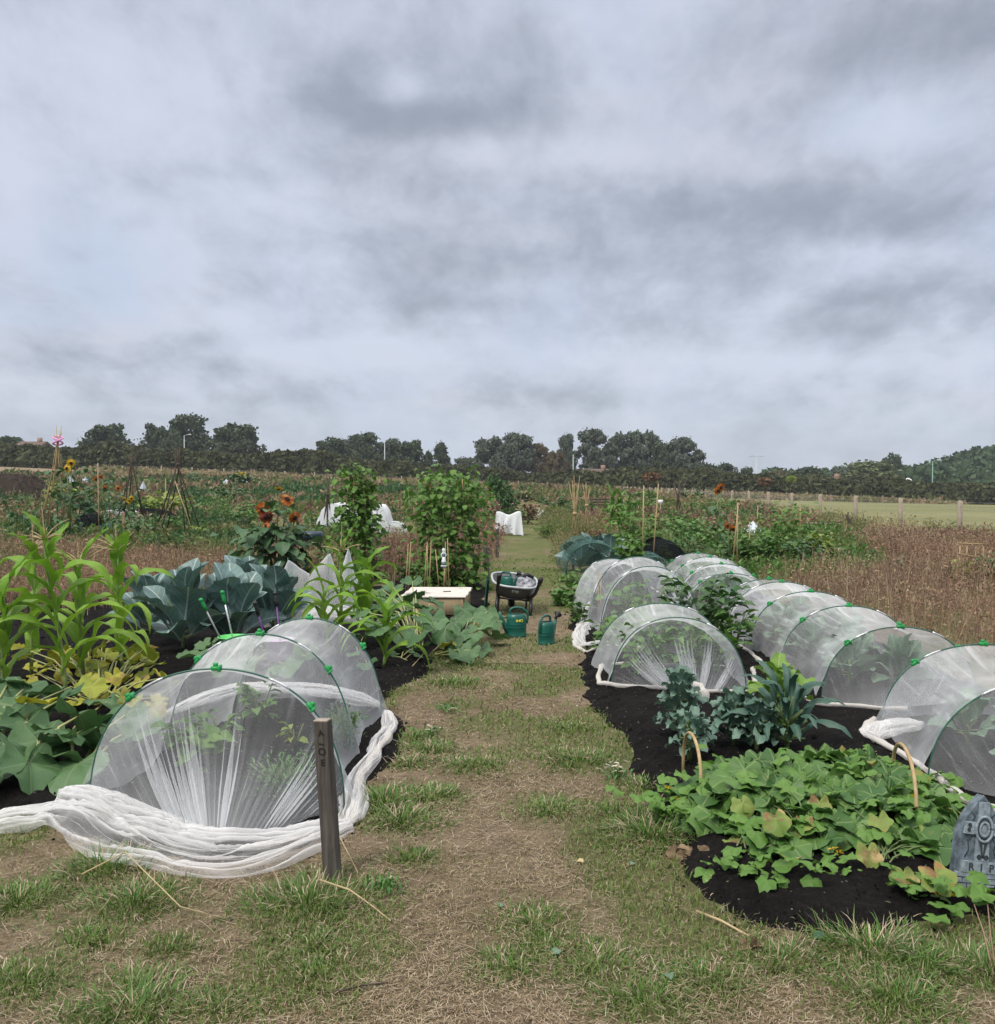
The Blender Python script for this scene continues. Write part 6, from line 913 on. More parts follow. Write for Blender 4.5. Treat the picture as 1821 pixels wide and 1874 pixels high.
b = GB(1250, 1573, .02); t = thing('dry_leaf_clump', 'crumpled brown dead leaf at the left edge of the compost', 'leaf', b); mb = MB(); scatter(mb, PALM, b + RNG.normal(size=(9, 3)) * [.03, .015, .008], rndaxes(9), uni(.04, .08, 9)); mb.build('leaves', M['straw_b'], t)

# ================================================================== MIDDLE DISTANCE
def tower(label, px, base, top, wpx, dep, seed, n, tops=1.0):
    rs(seed); b = D(px, base, dep); b[2] = float(HB(b[0], dep)); h = D(px, top, dep)[2] - b[2]; W = wpx / FPX * dep; t = thing('climbing_beans', label, 'beans', b, 'climbing bean towers'); cb = []
    for k in range(6):
        a = k * 1.047 + .3; p0 = b + [.42 * W * math.cos(a), .42 * W * math.sin(a), 0]; p1 = b + [.20 * W * tops * math.cos(a), .20 * W * tops * math.sin(a), h * uni(.93, 1.0)]; mb = MB(); bar(mb, p0, p1, .009, 6); mb.build('cane', M['cane'], t); cb.append((p0, p1))
    k = RNG.integers(0, 6, n); f = uni(0.02, 1.06, n); p0 = np.array([c[0] for c in cb])[k]; p1 = np.array([c[1] for c in cb])[k]; lump = .6 + .8 * vnoise(f * 9, k * 3.1, seed); P = p0 + (p1 - p0) * f[:, None] + RNG.normal(size=(n, 3)) * W * .16 * lump[:, None] * [1, 1, .5]; P[:, 2] = np.maximum(P[:, 2], b[2] + .03); out = np.arctan2(P[:, 1] - b[1], P[:, 0] - b[0]); mb = MB(); scatter(mb, HEART, P, axes(out + RNG.normal(0, .8, n), -uni(-.2, 1.1, n), uni(-.5, .5, n)), uni(.06, .125, n)); mb.build('foliage', M['bean'], t); mb = MB()
    for p, q in cb: s = np.linspace(0, 1, 30); P = p + (q - p) * s[:, None] + np.stack([.03 * np.cos(s * 40), .03 * np.sin(s * 40), 0 * s], -1); tube(mb, P, .004, 4)
    mb.build('vines', M['stem_g'], t); m = 12
    for i in range(m): p, q = cb[RNG.integers(0, 6)]; c = p + (q - p) * uni(.55, 1.0) + RNG.normal(0, .08, 3); mb = MB(); scatter(mb, SMALL, c + RNG.normal(size=(4, 3)) * .015, rndaxes(4), np.full(4, .03)); mb.build('flower', M['pet_r'], t)
tower('slender tower of climbing beans, left one behind the sweetcorn', 655, 1062, 866, 78, 15.2, 601, 1250); tower('broad tower of climbing beans nearest the path', 822, 1082, 872, 108, 14.2, 602, 1650, 1.6)
# red and orange sunflower plant
rs(611); dep = 14.0; b = D(500, 1085, dep); b[2] = float(HB(b[0], dep)); t = thing('sunflower', 'dark-leaved sunflower with orange and deep red heads behind the broccoli', 'sunflower', b); mb = MB(); n = 230; P = b + RNG.normal(size=(n, 3)) * [.30, .22, 0] + np.stack([0 * np.arange(n), 0 * np.arange(n), uni(.12, .95, n)], -1); P[:, 0] = b[0] + (P[:, 0] - b[0]) * (1.25 - .6 * (P[:, 2] - b[2])); yaw = np.arctan2(P[:, 1] - b[1], P[:, 0] - b[0]) + RNG.normal(0, .5, n); scatter(mb, HEART, P, axes(yaw, -uni(-.1, .9, n), uni(-.4, .4, n)), uni(.14, .25, n)); P = b + RNG.normal(size=(26, 3)) * [.14, .12, 0] + np.stack([uni(-.1, .25, 26), 0 * np.arange(26), uni(.85, 1.35, 26)], -1); scatter(mb, HEART, P, axes(uni(0, 6.3, 26), -uni(0, .9, 26)), uni(.12, .2, 26)); mb.build('leaves', M['sunleaf'], t); sb = MB()
for px, py, r, mt, tl in ((481, 933, .115, 'pet_o', (0, 1.3)), (487, 946, .11, 'pet_r', (.2, 1.4)), (540, 948, .105, 'pet_o', (.9, 1.2)), (526, 913, .11, 'pet_o', (.6, 2.2)), (494, 1010, .10, 'pet_r', (-.2, 1.5)), (486, 962, .07, 'pet_o', (-.6, 1.8)), (510, 896, .07, 'pet_y', (0, .3))): c = D(px, py, dep - .25 + uni(-.1, .1)); flower(t, c, r, 17, mt, tilt=tl, nm='flower_head', el=.25); tube(sb, [b, b * .5 + c * .5 + [0, .05, .1], c + [0, .03, -.02]], [.013, .010, .006], 6)
sb.build('stems', M['stem_g'], t)
def fl(name, label, px, base, top, wpx, flowers, seed, mat='sunleaf', n=120, fm='pet_y', fr=9, dep=None, cat='sunflower', disc='disc', ls=.12):
    rs(seed); dep = dep or CAM_H * FPX / (base - 880); b = D(px, base, dep); b[2] = float(HB(b[0], dep)); h = D(px, top, dep)[2] - b[2]; W = wpx / FPX * dep; t = thing(name, label, cat, b); P = b + RNG.normal(size=(n, 3)) * [W * .28, W * .28, 0] + np.stack([0 * np.arange(n), 0 * np.arange(n), h * uni(.08, .95, n)], -1); mb = MB(); scatter(mb, HEART, P, axes(uni(0, 6.3, n), -uni(-.2, .9, n)), uni(ls * .6, ls * 1.2, n) * max(1, dep / 22)); mb.build('leaves', M[mat], t); sb = MB()
    for x, y in flowers: c = D(x, y, dep - W * .3); flower(t, c, fr / FPX * dep, 13, fm, disc, tilt=(uni(-.5, .5), uni(1.0, 1.6)), nm='flower_head', el=.2); tube(sb, [b, b * .5 + c * .5, c + [0, .03, 0]], .012, 5)
    tube(sb, [b, b + [0, 0, h * .9]], [.016, .01], 5); sb.build('stem', M['stem_g'], t)
fl('sunflower', 'tall single sunflower with an orange head above the right-hand beds', 1312, 1000, 892, 30, [(1320, 892), (1315, 898)], 621, n=26, fm='pet_o', fr=9, dep=20, ls=.2); fl('sunflower', 'short sunflower with drooping brown-orange heads before the leafy beans', 1336, 1030, 960, 26, [(1332, 962), (1341, 968)], 622, n=22, fm='pet_o', fr=8, dep=18, ls=.14); fl('sunflower', 'tall green sunflower by the pink-tied cane wigwam', 128, 975, 846, 60, [(130, 848), (122, 857)], 623, n=110, dep=23, ls=.18); fl('sunflower', 'orange-flowered sunflower left of the dark stick wigwam', 188, 950, 868, 70, [(176, 877), (184, 873), (192, 893), (216, 893)], 624, n=150, fm='pet_o', fr=6, dep=33); fl('sunflower', 'bushy plant with yellow blooms under the dark stick wigwam', 232, 960, 900, 44, [(228, 914), (236, 917), (232, 921), (240, 912)], 625, n=90, fm='pet_y', fr=6, dep=30); fl('flowering_shrub', 'bush with yellow flowers far back beside the white tent', 440, 893, 864, 34, [(434, 868), (442, 866), (448, 870), (440, 873)], 626, n=160, fm='pet_y', fr=3, dep=95, cat='shrub', disc=None)
# cane and stick wigwams
def wigwam(name, label, px, base, tie, top, spread, n, dep, mat, r, seed, ribbon=None, topspread=.35):
    rs(seed); b = D(px, base, dep); b[2] = float(HB(b[0], dep)); t = thing(name, label, 'wigwam', b, 'bean wigwams of canes and sticks'); tz = D(px, tie, dep); S_ = spread / FPX * dep / 2
    for k in range(n):
        a = k * 6.283 / n + uni(-.2, .2); p = b + [S_ * math.cos(a), S_ * .7 * math.sin(a), 0]; e = tz + (tz - p) * np.array([1, 1, 0]) * topspread * uni(.6, 1.3); e[2] = D(px, top, dep)[2] * uni(.88, 1.0) + tz[2] * 0; mb = MB(); tube(mb, [p, tz + RNG.normal(0, .02, 3), e], [r, r * .85, r * .55], 5); mb.build('cane' if mat == 'cane' else 'stick', M[mat], t)
    if ribbon: mb = MB(); q = np.linspace(0, 12.5, 40); tube(mb, np.stack([tz[0] + .11 * np.cos(q), tz[1] + .11 * np.sin(q), tz[2] + .12 + .10 * np.sin(q * .5 + .5)], -1), .022, 6); mb.build('ribbon', M['pink'], t)
    else: mb = MB(); lathe(mb, [(.04, -.04), (.055, 0), (.04, .04)], tz, 8); mb.build('tie', M[mat], t)
wigwam('cane_wigwam', 'tall bamboo wigwam with a pink ribbon on the left plots', 106, 975, 815, 778, 66, 7, 24, 'cane', .014, 631, True, .3); wigwam('stick_wigwam', 'dark stick wigwam between the orange sunflower and bamboo frame', 241, 955, 846, 818, 62, 6, 30, 'twig', .022, 632); wigwam('stick_wigwam', 'dark stick wigwam with a tall forked tip above the left plots', 326, 975, 850, 812, 100, 6, 26, 'twig', .02, 633, None, .15); wigwam('cane_wigwam', 'thin bamboo wigwam beside the path, left one of two', 1052, 1004, 940, 868, 26, 5, 23, 'cane', .011, 634, None, .9); wigwam('cane_wigwam', 'thin bamboo wigwam beside the path, right one of two', 1074, 985, 925, 880, 22, 5, 26, 'cane', .011, 635, None, .8); wigwam('stick_wigwam', 'dark stick bundle wigwam on the right-hand plots', 1241, 960, 915, 876, 34, 6, 34, 'twig', .022, 636, None, .8); wigwam('stick_wigwam', 'dark forked sticks before the white arch cover', 600, 972, 905, 866, 22, 4, 28, 'twig', .022, 637, None, .3)
for x0, y0, x1, y1, dep, lab in ((1176, 1035, 1178, 888, 17, 'tall upright bamboo pole in the climbing beans right of the path, left one'), (1194, 1038, 1205, 885, 17, 'tall leaning bamboo pole right of the path, right one'), (1349, 1035, 1350, 920, 17, 'thin upright cane by the short sunflower'), (1340, 1000, 1351, 925, 17.5, 'slanted cane meeting the thin upright one by the short sunflower'), (1371, 1010, 1372, 955, 18, 'thin cane right of the short sunflower'), (1386, 965, 1387, 925, 24, 'thin cane beside the green bush near the fence'), (1466, 975, 1455, 930, 26, 'slanted cane by the white sheets near the fence'), (1463, 978, 1465, 930, 26, 'upright cane by the white sheets near the fence'), (304, 955, 303, 875, 27, 'bamboo cane left of the forked stick wigwam'), (270, 955, 340, 880, 26, 'slanted bamboo brace under the forked stick wigwam'), (181, 965, 179, 855, 26, 'upright cane before the orange sunflower'), (146, 965, 145, 860, 25, 'dark upright cane right of the pink-tied wigwam'), (62, 965, 100, 850, 24, 'slanted loose bamboo left of the pink-tied wigwam'), (360, 960, 320, 880, 25, 'pale slanted cane right of the forked stick wigwam')):
    a, c = D(x0, y0, dep), D(x1, y1, dep); a[2] = min(a[2], float(HB(a[0], dep))); t = thing('garden_cane', lab, 'cane', a, 'canes standing on the far plots'); mb = MB(); bar(mb, a, c, .013, 6, .010); mb.build('cane', M['cane' if 'dark' not in lab else 'twig'], t)
# leafy plants one can tell apart
def veg(lab, px, base, top, wpx, mat, T, seed, n=200, ls=.10, name='leafy_plant', cat='plant', dep=None, nst=12):
    dep = dep or CAM_H * FPX / (base - 880); b = D(px, base, dep); h = CAM_H + (880 - top) / FPX * dep - float(HB(b[0], dep)); W = wpx / FPX * dep; k = max(1, dep / 20); bushy(name, lab, cat, (b[0], dep, float(HB(b[0], dep))), max(.12, h), W, n, T, mat, seed, (ls * .6 * k, ls * 1.2 * k), nst=nst)
V_ = [(210, 985, 950, 60, 'leaf_d', HEART, 'dark leafy plant right of the yellow stake'), (265, 990, 953, 60, 'leaf_d', HEART, 'second dark leafy plant right of the yellow stake'), (318, 985, 948, 34, 'leaf_g', SMALL, 'upright fresh green plant before the forked stick wigwam'), (362, 992, 966, 26, 'leaf_y', HEART, 'small yellow-green plant on the bare earth edge'), (400, 968, 905, 50, 'leaf_g', NARROW, 'clump of green spiky leaves right of the bamboo frame'), (440, 965, 925, 80, 'leaf_g', HEART, 'broad green bed plant left of the red sunflower'), (300, 950, 905, 60, 'leaf_y', HEART, 'pale green squash-like plant among the wigwams'), (150, 960, 885, 60, 'leaf_d', HEART, 'tall dark green plant behind the pink-tied wigwam'), (60, 975, 940, 70, 'leaf_d', HEART, 'dark green bush at the left behind the sweetcorn tassel'), (15, 945, 905, 60, 'leaf_d', SMALL, 'dark green leafy mass at the left edge'), (120, 935, 880, 40, 'leaf_y', HEART, 'light green climber inside the pink-tied wigwam'), (355, 955, 925, 44, 'leaf_g', SMALL, 'green leafy row behind the bare earth'), (480, 950, 925, 60, 'leaf_g', SMALL, 'green leafy plant behind the red sunflower, left side'), (560, 1010, 970, 50, 'leaf_d', HEART, 'dark leafy plant right of the red sunflower'), (545, 1060, 1010, 80, 'leaf_g', HEART, 'green leaves at the foot of the red sunflower'),
 (760, 1065, 1035, 60, 'leaf_g', SMALL, 'low green plants at the foot of the canes left of the ornament'), (800, 1085, 1050, 60, 'leaf_g', SMALL, 'low green plants below the white ornament'), (880, 965, 945, 50, 'leaf_g', SMALL, 'low bright green plants before the white fleece frame'), (897, 954, 920, 46, 'leaf_red', SMALL, 'dark red leafy plant behind the white fleece frame'), (966, 960, 922, 36, 'weed_r', SMALL, 'reddish bush right of the white fleece frame'), (945, 965, 935, 26, 'leaf_d', SMALL, 'green bush squeezed behind the white fleece frame'), (1012, 945, 908, 36, 'leaf_d', SMALL, 'round dark green bush beyond the path end'), (1040, 942, 914, 26, 'weed_g', SMALL, 'yellowish bush right of the round dark green bush'), (1038, 952, 936, 20, 'leaf_red', SMALL, 'dark red lettuce in front of the low white tunnels, left'), (1050, 952, 936, 14, 'leaf_red', SMALL, 'dark red lettuce in front of the low white tunnels, right'), (1105, 960, 928, 40, 'leaf_g', SMALL, 'green bush right of the low white dome'), (1000, 985, 962, 40, 'leaf_g', NARROW, 'fresh green weeds at the right path edge'),
 (1165, 1035, 935, 60, 'bean', HEART, 'yellowish climbing beans on the two tall bamboo poles'), (1150, 1060, 980, 40, 'bean', HEART, 'climbing beans at the foot of the tall bamboo poles'), (1215, 985, 945, 60, 'leaf_g', HEART, 'green plants behind the black netted mound'), (1265, 1000, 945, 80, 'leaf_g', HEART, 'broad leafy plant left of the tall sunflower'), (1300, 1010, 960, 80, 'leaf_g', HEART, 'leafy plant at the foot of the tall sunflower'), (1250, 1030, 985, 80, 'leaf_d', SMALL, 'dark leafy plants behind the farthest net tunnel'), (1345, 1035, 985, 80, 'leaf_g', HEART, 'green leafy plants at the foot of the short sunflower'), (1390, 1040, 975, 70, 'leaf_g', HEART, 'leafy plants between short sunflower and bean bush'), (1428, 1035, 925, 70, 'bean', HEART, 'tall bean bush in front of the field fence'), (1480, 1040, 985, 70, 'leaf_d', HEART, 'dark low bush below the white sheets'), (1500, 1035, 975, 44, 'leaf_y', HEART, 'yellow-green bush at the right end of the leafy beds'), (1380, 965, 930, 60, 'leaf_d', SMALL, 'dark green bush by the fence with pale canes'), (1290, 950, 925, 70, 'leaf_g', SMALL, 'green row behind the tall sunflower'), (1150, 945, 915, 50, 'leaf_g', SMALL, 'green bush behind the yellowish climbing beans'), (1210, 940, 920, 60, 'leaf_g', SMALL, 'green plants in front of the small white sign'), (1060, 1075, 1055, 60, 'leaf_g', SMALL, 'low green plants at the path edge before the netted brassicas'), (1050, 1110, 1080, 56, 'leaf_g', HEART, 'leafy plants at the bed corner left of the taller tunnel'), (1085, 990, 975, 40, 'weed_r', SMALL, 'rusty red low plants behind the netted brassicas'), (1808, 1085, 1010, 50, 'leaf_d', SMALL, 'grey-green shrub at the right edge beside the trellis'), (1758, 1075, 1030, 30, 'leaf_y', HEART, 'yellow-green climber at the foot of the trellis'), (1615, 1015, 975, 60, 'weed_g', NARROW, 'clump of yellowing tall grass among the dead weeds'), (1640, 1062, 1025, 20, 'cab', SMALL, 'single grey-green thistle in the dead weeds'), (1720, 985, 950, 40, 'weed_g', NARROW, 'yellow-brown tall weed close to the fence post'),
 (350, 905, 872, 40, 'leaf_d', SMALL, 'dark green bush far back right of the forked stick wigwam'), (480, 908, 880, 50, 'weed_g', SMALL, 'olive bush far back right of the small sheet tent'), (530, 915, 890, 60, 'leaf_d', SMALL, 'low dark bush far back above the red sunflower'), (575, 905, 880, 30, 'leaf_g', SMALL, 'pale green bush far back left of the slender bean tower'), (285, 912, 884, 36, 'leaf_g', HEART, 'green bush between the two dark stick wigwams'), (75, 920, 885, 40, 'weed_r', SMALL, 'brown bushy weed left of the pink-tied wigwam'), (30, 915, 888, 50, 'weed_g', SMALL, 'olive weeds in front of the compost heap'), (425, 930, 898, 50, 'leaf_d', HEART, 'dark leafy bed right of the spiky green clump'), (1180, 925, 900, 40, 'leaf_g', SMALL, 'green bush far back behind the bamboo poles'), (1265, 925, 898, 40, 'leaf_d', SMALL, 'dark bush far back right of the stick bundle'), (1095, 920, 905, 50, 'weed_r', SMALL, 'reddish weeds far back behind the bench'), (960, 920, 902, 44, 'weed_g', SMALL, 'olive bush far back left of the round dark bush')]
for i, (px, ba, to, wp, mt, T, lab) in enumerate(V_): veg(lab, px, ba, to, wp, mt, T, 700 + i, n=int(170 + wp * 2), ls=.11 if T is HEART else .09)
for i, (px, ba, to, lab) in enumerate(((765, 955, 884, 'pale sweetcorn block between the bean towers, left plant'), (785, 955, 886, 'pale sweetcorn block between the bean towers, second plant'), (745, 952, 888, 'pale sweetcorn at the left end of the block behind the bean towers'), (872, 958, 890, 'sweetcorn showing right of the broad bean tower'), (885, 955, 895, 'last sweetcorn at the right of the broad bean tower'), (1120, 985, 915, 'yellow-topped sweetcorn on the right-hand plots, left plant'), (1135, 985, 910, 'yellow-topped sweetcorn on the right-hand plots, middle plant'), (1150, 988, 918, 'yellow-topped sweetcorn on the right-hand plots, right plant'))):
    dep = CAM_H * FPX / (ba - 880); a = D(px, ba, dep); corn(px, ba, CAM_H + (880 - to) / FPX * dep, lab, 780 + i, 12, 'corn_d', True, 0, .8, .12)
# covers, nets, sheets
def cover(name, lab, px, base, top, wpx, depth, mat, seed, dep=None, arch=True, sagk=.1, group=None, cat='fleece cover'):
    rs(seed); dep = dep or CAM_H * FPX / (base - 880); b = D(px, base, dep); b[2] = float(HB(b[0], dep)); h = CAM_H + (880 - top) / FPX * dep - b[2]; W = wpx / FPX * dep; t = thing(name, lab, cat, b, group); u = np.linspace(0, 1, 40); s = np.linspace(0, 1, 16); U, Sx = np.meshgrid(u, s, indexing='ij'); a = math.pi * U; pw = .75 if arch else .35; X = -np.cos(a) * W / 2 * (1 + .1 * (fbm(U * 4, Sx * 3, seed) - .5)); Z = h * np.abs(np.sin(a)) ** pw * (1 - .25 * (fbm(U * 3, Sx * 4, seed + 1) - .5) - sagk * np.sin(Sx * 3.14 * 3) ** 2); X += .03 * W * np.sin(U * 40 + 3 * Sx) * (1 - np.sin(a)); V = np.stack([b[0] + X, b[1] + Sx * depth + .06 * (fbm(U * 5, Sx * 5, seed + 3) - .5), b[2] + Z], -1); mb = MB(); mb.add(V.reshape(-1, 3), gridF(40, 16), np.stack([U * 2, Sx], -1).reshape(-1, 2), .1); s2 = np.linspace(0, 1, 8)
    for e, y0 in ((0, b[1]), (15, b[1] + depth)):
        E = V[:, e][:, None] * np.array([1, 1, 1]) ; E = E * (1 - s2)[None, :, None] + np.array([b[0], y0 + (-.12 if e == 0 else .12), b[2]])[None, None] * s2[None, :, None]; mb.add(E.reshape(-1, 3), gridF(40, 8), np.stack(np.meshgrid(u * 2, s2, indexing='ij'), -1).reshape(-1, 2), .1)
    mb.build('cloth', M[mat], t, attr='dens'); hb_ = MB(); hh = [(b[0] - W * .46, b[1] + .1), (b[0] + W * .46, b[1] + .1), h * .93]; P = arcp(hh, np.linspace(0, 1, 15)); P[:, 2] += b[2] * 1.0; tube(hb_, P, .012, 5); hb_.build('frame_hoop', M['hoop'], t); return t
cover('white_cover', 'white translucent arch cover half hidden by the slender bean tower', 612, 980, 921, 66, 1.6, 'fleece', 801, 28); cover('white_cover', 'right end of a white arch cover with a round hole behind the bean tower', 692, 972, 925, 36, 1.4, 'fleece', 802, 30); cover('white_cover', 'crumpled white netting on the ground right of the slender bean tower', 718, 976, 955, 46, .8, 'netfine', 803, 30, True, .4); cover('white_cover', 'low white fleece tunnel beyond the path, left part with a rounded end', 998, 950, 935, 26, 2.5, 'fleece', 804, 41); cover('white_cover', 'low white fleece row beyond the path, middle part', 1030, 950, 937, 50, 2.0, 'fleece', 805, 41.5, True, .35); cover('white_cover', 'low white fleece row beyond the path, right part', 1066, 951, 938, 34, 2.0, 'fleece', 806, 42, True, .35); cover('white_cover', 'small white dome cover right of the thin wigwams', 1091, 940, 928, 22, 1.5, 'fleece', 807, 48); cover('white_cover', 'long white sheet lying low on the left plots', 196, 955, 934, 90, 1.0, 'fleece', 808, 33, False, .05); cover('white_cover', 'far white netting spread over low beds', 975, 918, 908, 60, 5, 'netfine', 809, 75); cover('white_cover', 'far grey netting patch behind the reddish bush', 1003, 916, 909, 24, 5, 'netfine', 810, 80); cover('white_cover', 'pale netting strip behind the slender bean tower', 720, 915, 905, 60, 4, 'netfine', 811, 78)
cover('green_net', 'blue-green netted dome of brassicas on the right of the path', 1088, 1052, 990, 112, 1.9, 'gnet', 812, 16.2, True, .05, cat='net cover'); cover('black_net', 'black net mound right of the green netted brassicas', 1225, 1048, 992, 66, 1.6, 'bnet', 813, 17, True, .05, cat='net cover'); cover('green_net', 'small green netting between the tunnels and the black mound', 1200, 1050, 1018, 60, 1.0, 'gnet', 814, 15.8, True, .1, cat='net cover'); cover('green_net', 'drooping turquoise net at the end of the white sheet on the left plots', 192, 992, 958, 44, .8, 'gnet', 815, 26.5, True, .2, cat='net cover'); cover('black_net', 'black netting hanging left of the turquoise net', 150, 992, 940, 34, .8, 'bnet', 816, 26, True, .1, cat='net cover'); cover('black_net', 'long dark net fence across the left plots', 268, 955, 932, 90, .6, 'bnet', 817, 34, False, .05, cat='net cover')
for i, (px, py, L) in enumerate(((1062, 1046, .2), (1090, 1044, .22), (1115, 1048, .2), (1078, 1035, .2), (1105, 1034, .2))): b = G(px, py); rosette('cabbage', 'blue-green cabbage under the green net dome, %s' % ('front left', 'front middle', 'front right', 'back left', 'back right')[i], 'cabbage', 0, 0, 12, .42, BRASS, 'brass', 830 + i, (.3, 1.2), .1, loc=(b[0], b[1]), group='cabbages under the green net')
# white fleece on a frame beside the path
dep = 28.5; b = D(931, 976, dep); b[2] = float(HB(b[0], dep)); t = thing('fleece_frame', 'white fleece sheet hung over a frame beside the grass path', 'fleece cover', b); rs(841); W, hh = .72, CAM_H + (880 - 938) / FPX * dep - b[2]; u = np.linspace(0, 1, 60); v = np.linspace(0, 1, 24); U, V2 = np.meshgrid(u, v, indexing='ij')
for nm, y0, gap in (('front_drape', -.02, 1), ('back_drape', .75, 0)):
    topz = hh * (1 - .10 * np.sin(U * math.pi) ** 2 + .03 * np.sin(U * 9)); bot = .02 + (.32 * np.exp(-((U - .42) / .12) ** 2) if gap else 0) + .1 * (fbm(U * 5, 0 * U, 4) - .5); P = np.stack([b[0] + (U - .5) * W * (1 + .18 * V2), b[1] + y0 + (.06 * np.sin(U * 22 + 2 * V2) * V2 - .12 * V2), b[2] + topz * (1 - V2) + bot * V2], -1); MB().add(P.reshape(-1, 3), gridF(60, 24), np.stack([U * 2, V2], -1).reshape(-1, 2), .1).build(nm, M['fleece'], t, attr='dens')
U, V2 = np.meshgrid(u, np.linspace(0, 1, 12), indexing='ij'); P = np.stack([b[0] + (U - .5) * W, b[1] - .02 + .77 * V2, b[2] + hh * (1 - .10 * np.sin(U * math.pi) ** 2 + .03 * np.sin(U * 9)) - .05 * np.sin(V2 * 3.14)], -1); MB().add(P.reshape(-1, 3), gridF(60, 12), None, .1).build('top_drape', M['fleece'], t, attr='dens')
for sx_ in (-1, 1):
    P = np.stack(np.broadcast_arrays(b[0] + sx_ * (W / 2 + .04 * v[None] + .03 * np.sin(u[:, None] * 18) * v[None]), b[1] - .02 + .77 * u[:, None] + 0 * v[None], b[2] + hh * (1 - v)[None] + 0 * u[:, None]), -1); MB().add(P.reshape(-1, 3), gridF(60, 24), None, .1).build('side_drape', M['fleece'], t, attr='dens')
    for yy in (.05, .7): mb = MB(); bar(mb, b + [sx_ * W * .46, yy, 0], b + [sx_ * W * .46, yy, hh * .98], .015, 6); mb.build('leg', M['pale_wood'], t)
# the rest of the far plots
def flat_tent(lab, px, base, top, wpx, dep):
    b = D(px, base, dep); b[2] = float(H(b[0], dep)); a = D(px, top, dep); W = wpx / FPX * dep / 2; t = thing('white_tent', lab, 'net cover', b); V = np.array([a, b + [-W, -.8, 0], b + [W, -.8, 0], b + [W, .9, 0], b + [-W, .9, 0], b + [-W * .2, -1.0, (a[2] - b[2]) * .35]]); MB().add(V, np.array([(0, 1, 5), (0, 5, 2), (0, 2, 3), (0, 3, 4), (0, 4, 1)])).build('sheet', M['blue'], t, smooth=False); mb = MB(); bar(mb, b, a, .02); mb.build('pole', M['cane'], t)
flat_tent('small white sheet tent far back on the left', 414, 888, 876, 26, 100); flat_tent('little white pointed sheet right of the small sheet tent', 452, 888, 879, 9, 98); flat_tent('white pointed sheet behind the stick wigwams', 262, 893, 880, 14, 70); flat_tent('white sheet far behind the pink-tied wigwam', 128, 876, 869, 16, 90); flat_tent('white sheet strip right of the one behind the pink-tied wigwam', 156, 876, 871, 18, 92); flat_tent('small white sheet far back beside the boundary posts', 372, 880, 871, 9, 120)
rs(851); b = D(28, 885, 62); b[2] = float(H(b[0], 62)); t = thing('compost_heap', 'large dark compost heap far back at the left edge', 'compost heap', b); X, Y = np.meshgrid(np.linspace(-1, 1, 60), np.linspace(-1, 1, 30), indexing='ij'); q = np.clip(1 - X ** 2 * .9 - Y ** 2, 0, 1) ** .6 * (.75 + .5 * fbm(X * 3, Y * 3, 6)); MB().add(np.stack([b[0] - .8 + X * 3.3, b[1] + Y * 2.5, b[2] - .1 + q * 2.0], -1).reshape(-1, 3), gridF(60, 30)).build('mound', M['heap'], t); n = 900; x, y = uni(-1, 1, n), uni(-1, 1, n); mb = MB(); z = np.clip(1 - x ** 2 * .9 - y ** 2, 0, 1) ** .6 * (.75 + .5 * fbm(x * 3, y * 3, 6)); scatter(mb, NARROW, np.stack([b[0] - .8 + x * 3.3, b[1] + y * 2.5, b[2] - .1 + z * 2.0], -1), rndaxes(n), uni(.1, .35, n)); mb.build('stalks', M['twig'], t)
dep = 45; b = D(1102, 938, dep); b[2] = float(H(b[0], dep)); t = thing('bench', 'dark slatted bench far down the right-hand plots', 'bench', b)
for z in (.5, .62, .74): mb = MB(); box(mb, (0, .2, z), (1.1, .03, .08)); mb.build('back_slat', M['twig'], t, local=True)
mb = MB(); box(mb, (0, 0, .42), (1.1, .4, .04)); mb.build('seat', M['twig'], t, local=True)
for sx_ in (-.5, .5):
    mb = MB(); box(mb, (sx_, -.15, .2), (.05, .05, .4)); mb.build('leg', M['twig'], t, local=True); mb = MB(); box(mb, (sx_, .2, .4), (.05, .05, .8)); mb.build('leg', M['twig'], t, local=True)
dep = 40; b = D(1208, 935, dep); b[2] = float(H(b[0], dep)); c = D(1209, 918, dep); t = thing('sign', 'small blank white sign board on a stake before the fence', 'sign', b); mb = MB(); bar(mb, b, c, .02); mb.build('stake', M['fence'], t); mb = MB(); box(mb, c, (.2, .015, .15)); mb.build('board', M['white'], t)
dep = 40; b = D(885, 950, dep); b[2] = float(H(b[0], dep)); t = thing('picket_edging', 'short white picket edging left of the dark red plant', 'edging', b)
for k in range(5): mb = MB(); box(mb, (-.22 + k * .11, 0, .22), (.04, .02, .44 - .03 * (k % 2))); mb.build('picket', M['white'], t, local=True)
mb = MB(); box(mb, (0, .015, .25), (.55, .015, .05)); mb.build('rail', M['white'], t, local=True)
rs(861); dep = 36; t0 = D(906, 950, dep); t0[2] = float(H(t0[0], dep)); t = thing('vine_arch', 'dark climber on an arch left of the path far back', 'climber', t0); pts = [(929, 950), (930, 925), (926, 908), (917, 895), (905, 886), (898, 884)]; P = np.array([D(a, c, dep) for a, c in pts]); mb = MB(); tube(mb, P, .02, 6); mb.build('arch', M['twig'], t); q = np.linspace(0, 5, 60); C = np.stack([np.interp(q, range(6), P[:, k]) for k in range(3)], -1); mb = MB(); n = 900; k = RNG.integers(0, 60, n); s = np.interp(k, [0, 40, 59], [.16, .16, .07])[:, None]; scatter(mb, SMALL, C[k] + RNG.normal(size=(n, 3)) * s, rndaxes(n), uni(.08, .16, n)); mb.build('foliage', M['leaf_d'], t)
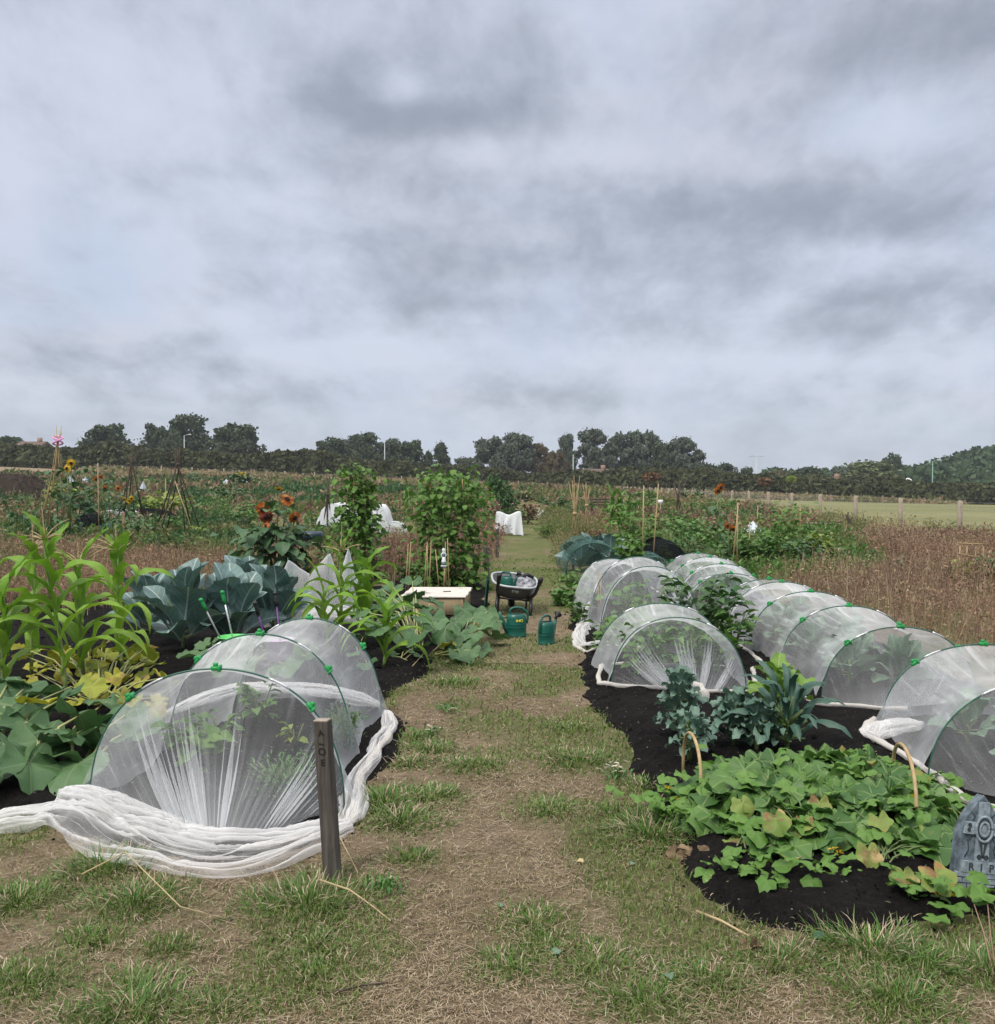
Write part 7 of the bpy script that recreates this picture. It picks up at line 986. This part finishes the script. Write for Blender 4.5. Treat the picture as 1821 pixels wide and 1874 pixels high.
# crate, wood pile, trellis, stump
dep = 17; b = D(572, 1000, dep); b[2] = float(HB(b[0], dep)); t = thing('crate', 'dark blue plastic crate standing on legs beside the white arch cover', 'crate', b); z = CAM_H + (880 - 980) / FPX * dep - b[2]
mb = MB(); box(mb, (0, 0, z), (.34, .3, .13), bevel=.02); mb.build('tub', M['navy'], t, local=True)
for sx_ in (-.14, .14): mb = MB(); bar(mb, (sx_, 0, 0), (sx_, 0, z - .06), .012); mb.build('leg', M['twig'], t, local=True)
rs(871); dep = 28; b = D(1495, 978, dep); b[2] = float(H(b[0], dep)); t = thing('wood_pile', 'pile of old boards and sticks by the fence near the white sheets', 'wood pile', b)
for k in range(14): mb = MB(); c = (uni(-.5, .5), uni(-.3, .3), .06 + .028 * k); box(mb, c, (uni(.5, 1.1), uni(.08, .14), .03), rz=uni(-.5, .5)); mb.build('board', M['twig' if k % 3 else 'fence'], t, local=True)
flat_tent('white sheet lying over the wood pile by the fence', 1465, 980, 970, 34, 26.5); flat_tent('white crumpled sheet at the foot of the dark green fence bush', 1378, 960, 953, 36, 27)
dep = 15.2; b = D(1775, 1065, dep); b[2] = float(HB(b[0], dep)); t = thing('trellis', 'low bamboo trellis at the right edge among dead weeds', 'trellis', b)
for x in (1757, 1770, 1786, 1800): mb = MB(); c = D(x, 994, dep); bar(mb, (c[0], dep, b[2]), c, .010); mb.build('upright', M['cane'], t)
for y0, y1 in ((994, 996), (1013, 1022), (1030, 1034), (1048, 1046)): mb = MB(); bar(mb, D(1755, y0, dep - .02), D(1802, y1, dep - .02), .010); mb.build('rail', M['cane'], t)
dep = 27; b = D(1551, 985, dep); b[2] = float(H(b[0], dep)); t = thing('stump', 'bare dark gnarled stem standing by the fence', 'stump', b); mb = MB(); tube(mb, [b, D(1553, 965, dep), D(1555, 955, dep), D(1550, 945, dep), D(1553, 937, dep)], [.05, .045, .05, .04, .02], 8); tube(mb, [D(1554, 956, dep), D(1560, 946, dep)], [.03, .012], 6); mb.build('stem', M['twig'], t); mb = MB(); tube(mb, [D(1551, 948, dep), D(1546, 940, dep)], [.02, .008], 6); mb.build('twig', M['twig'], t)
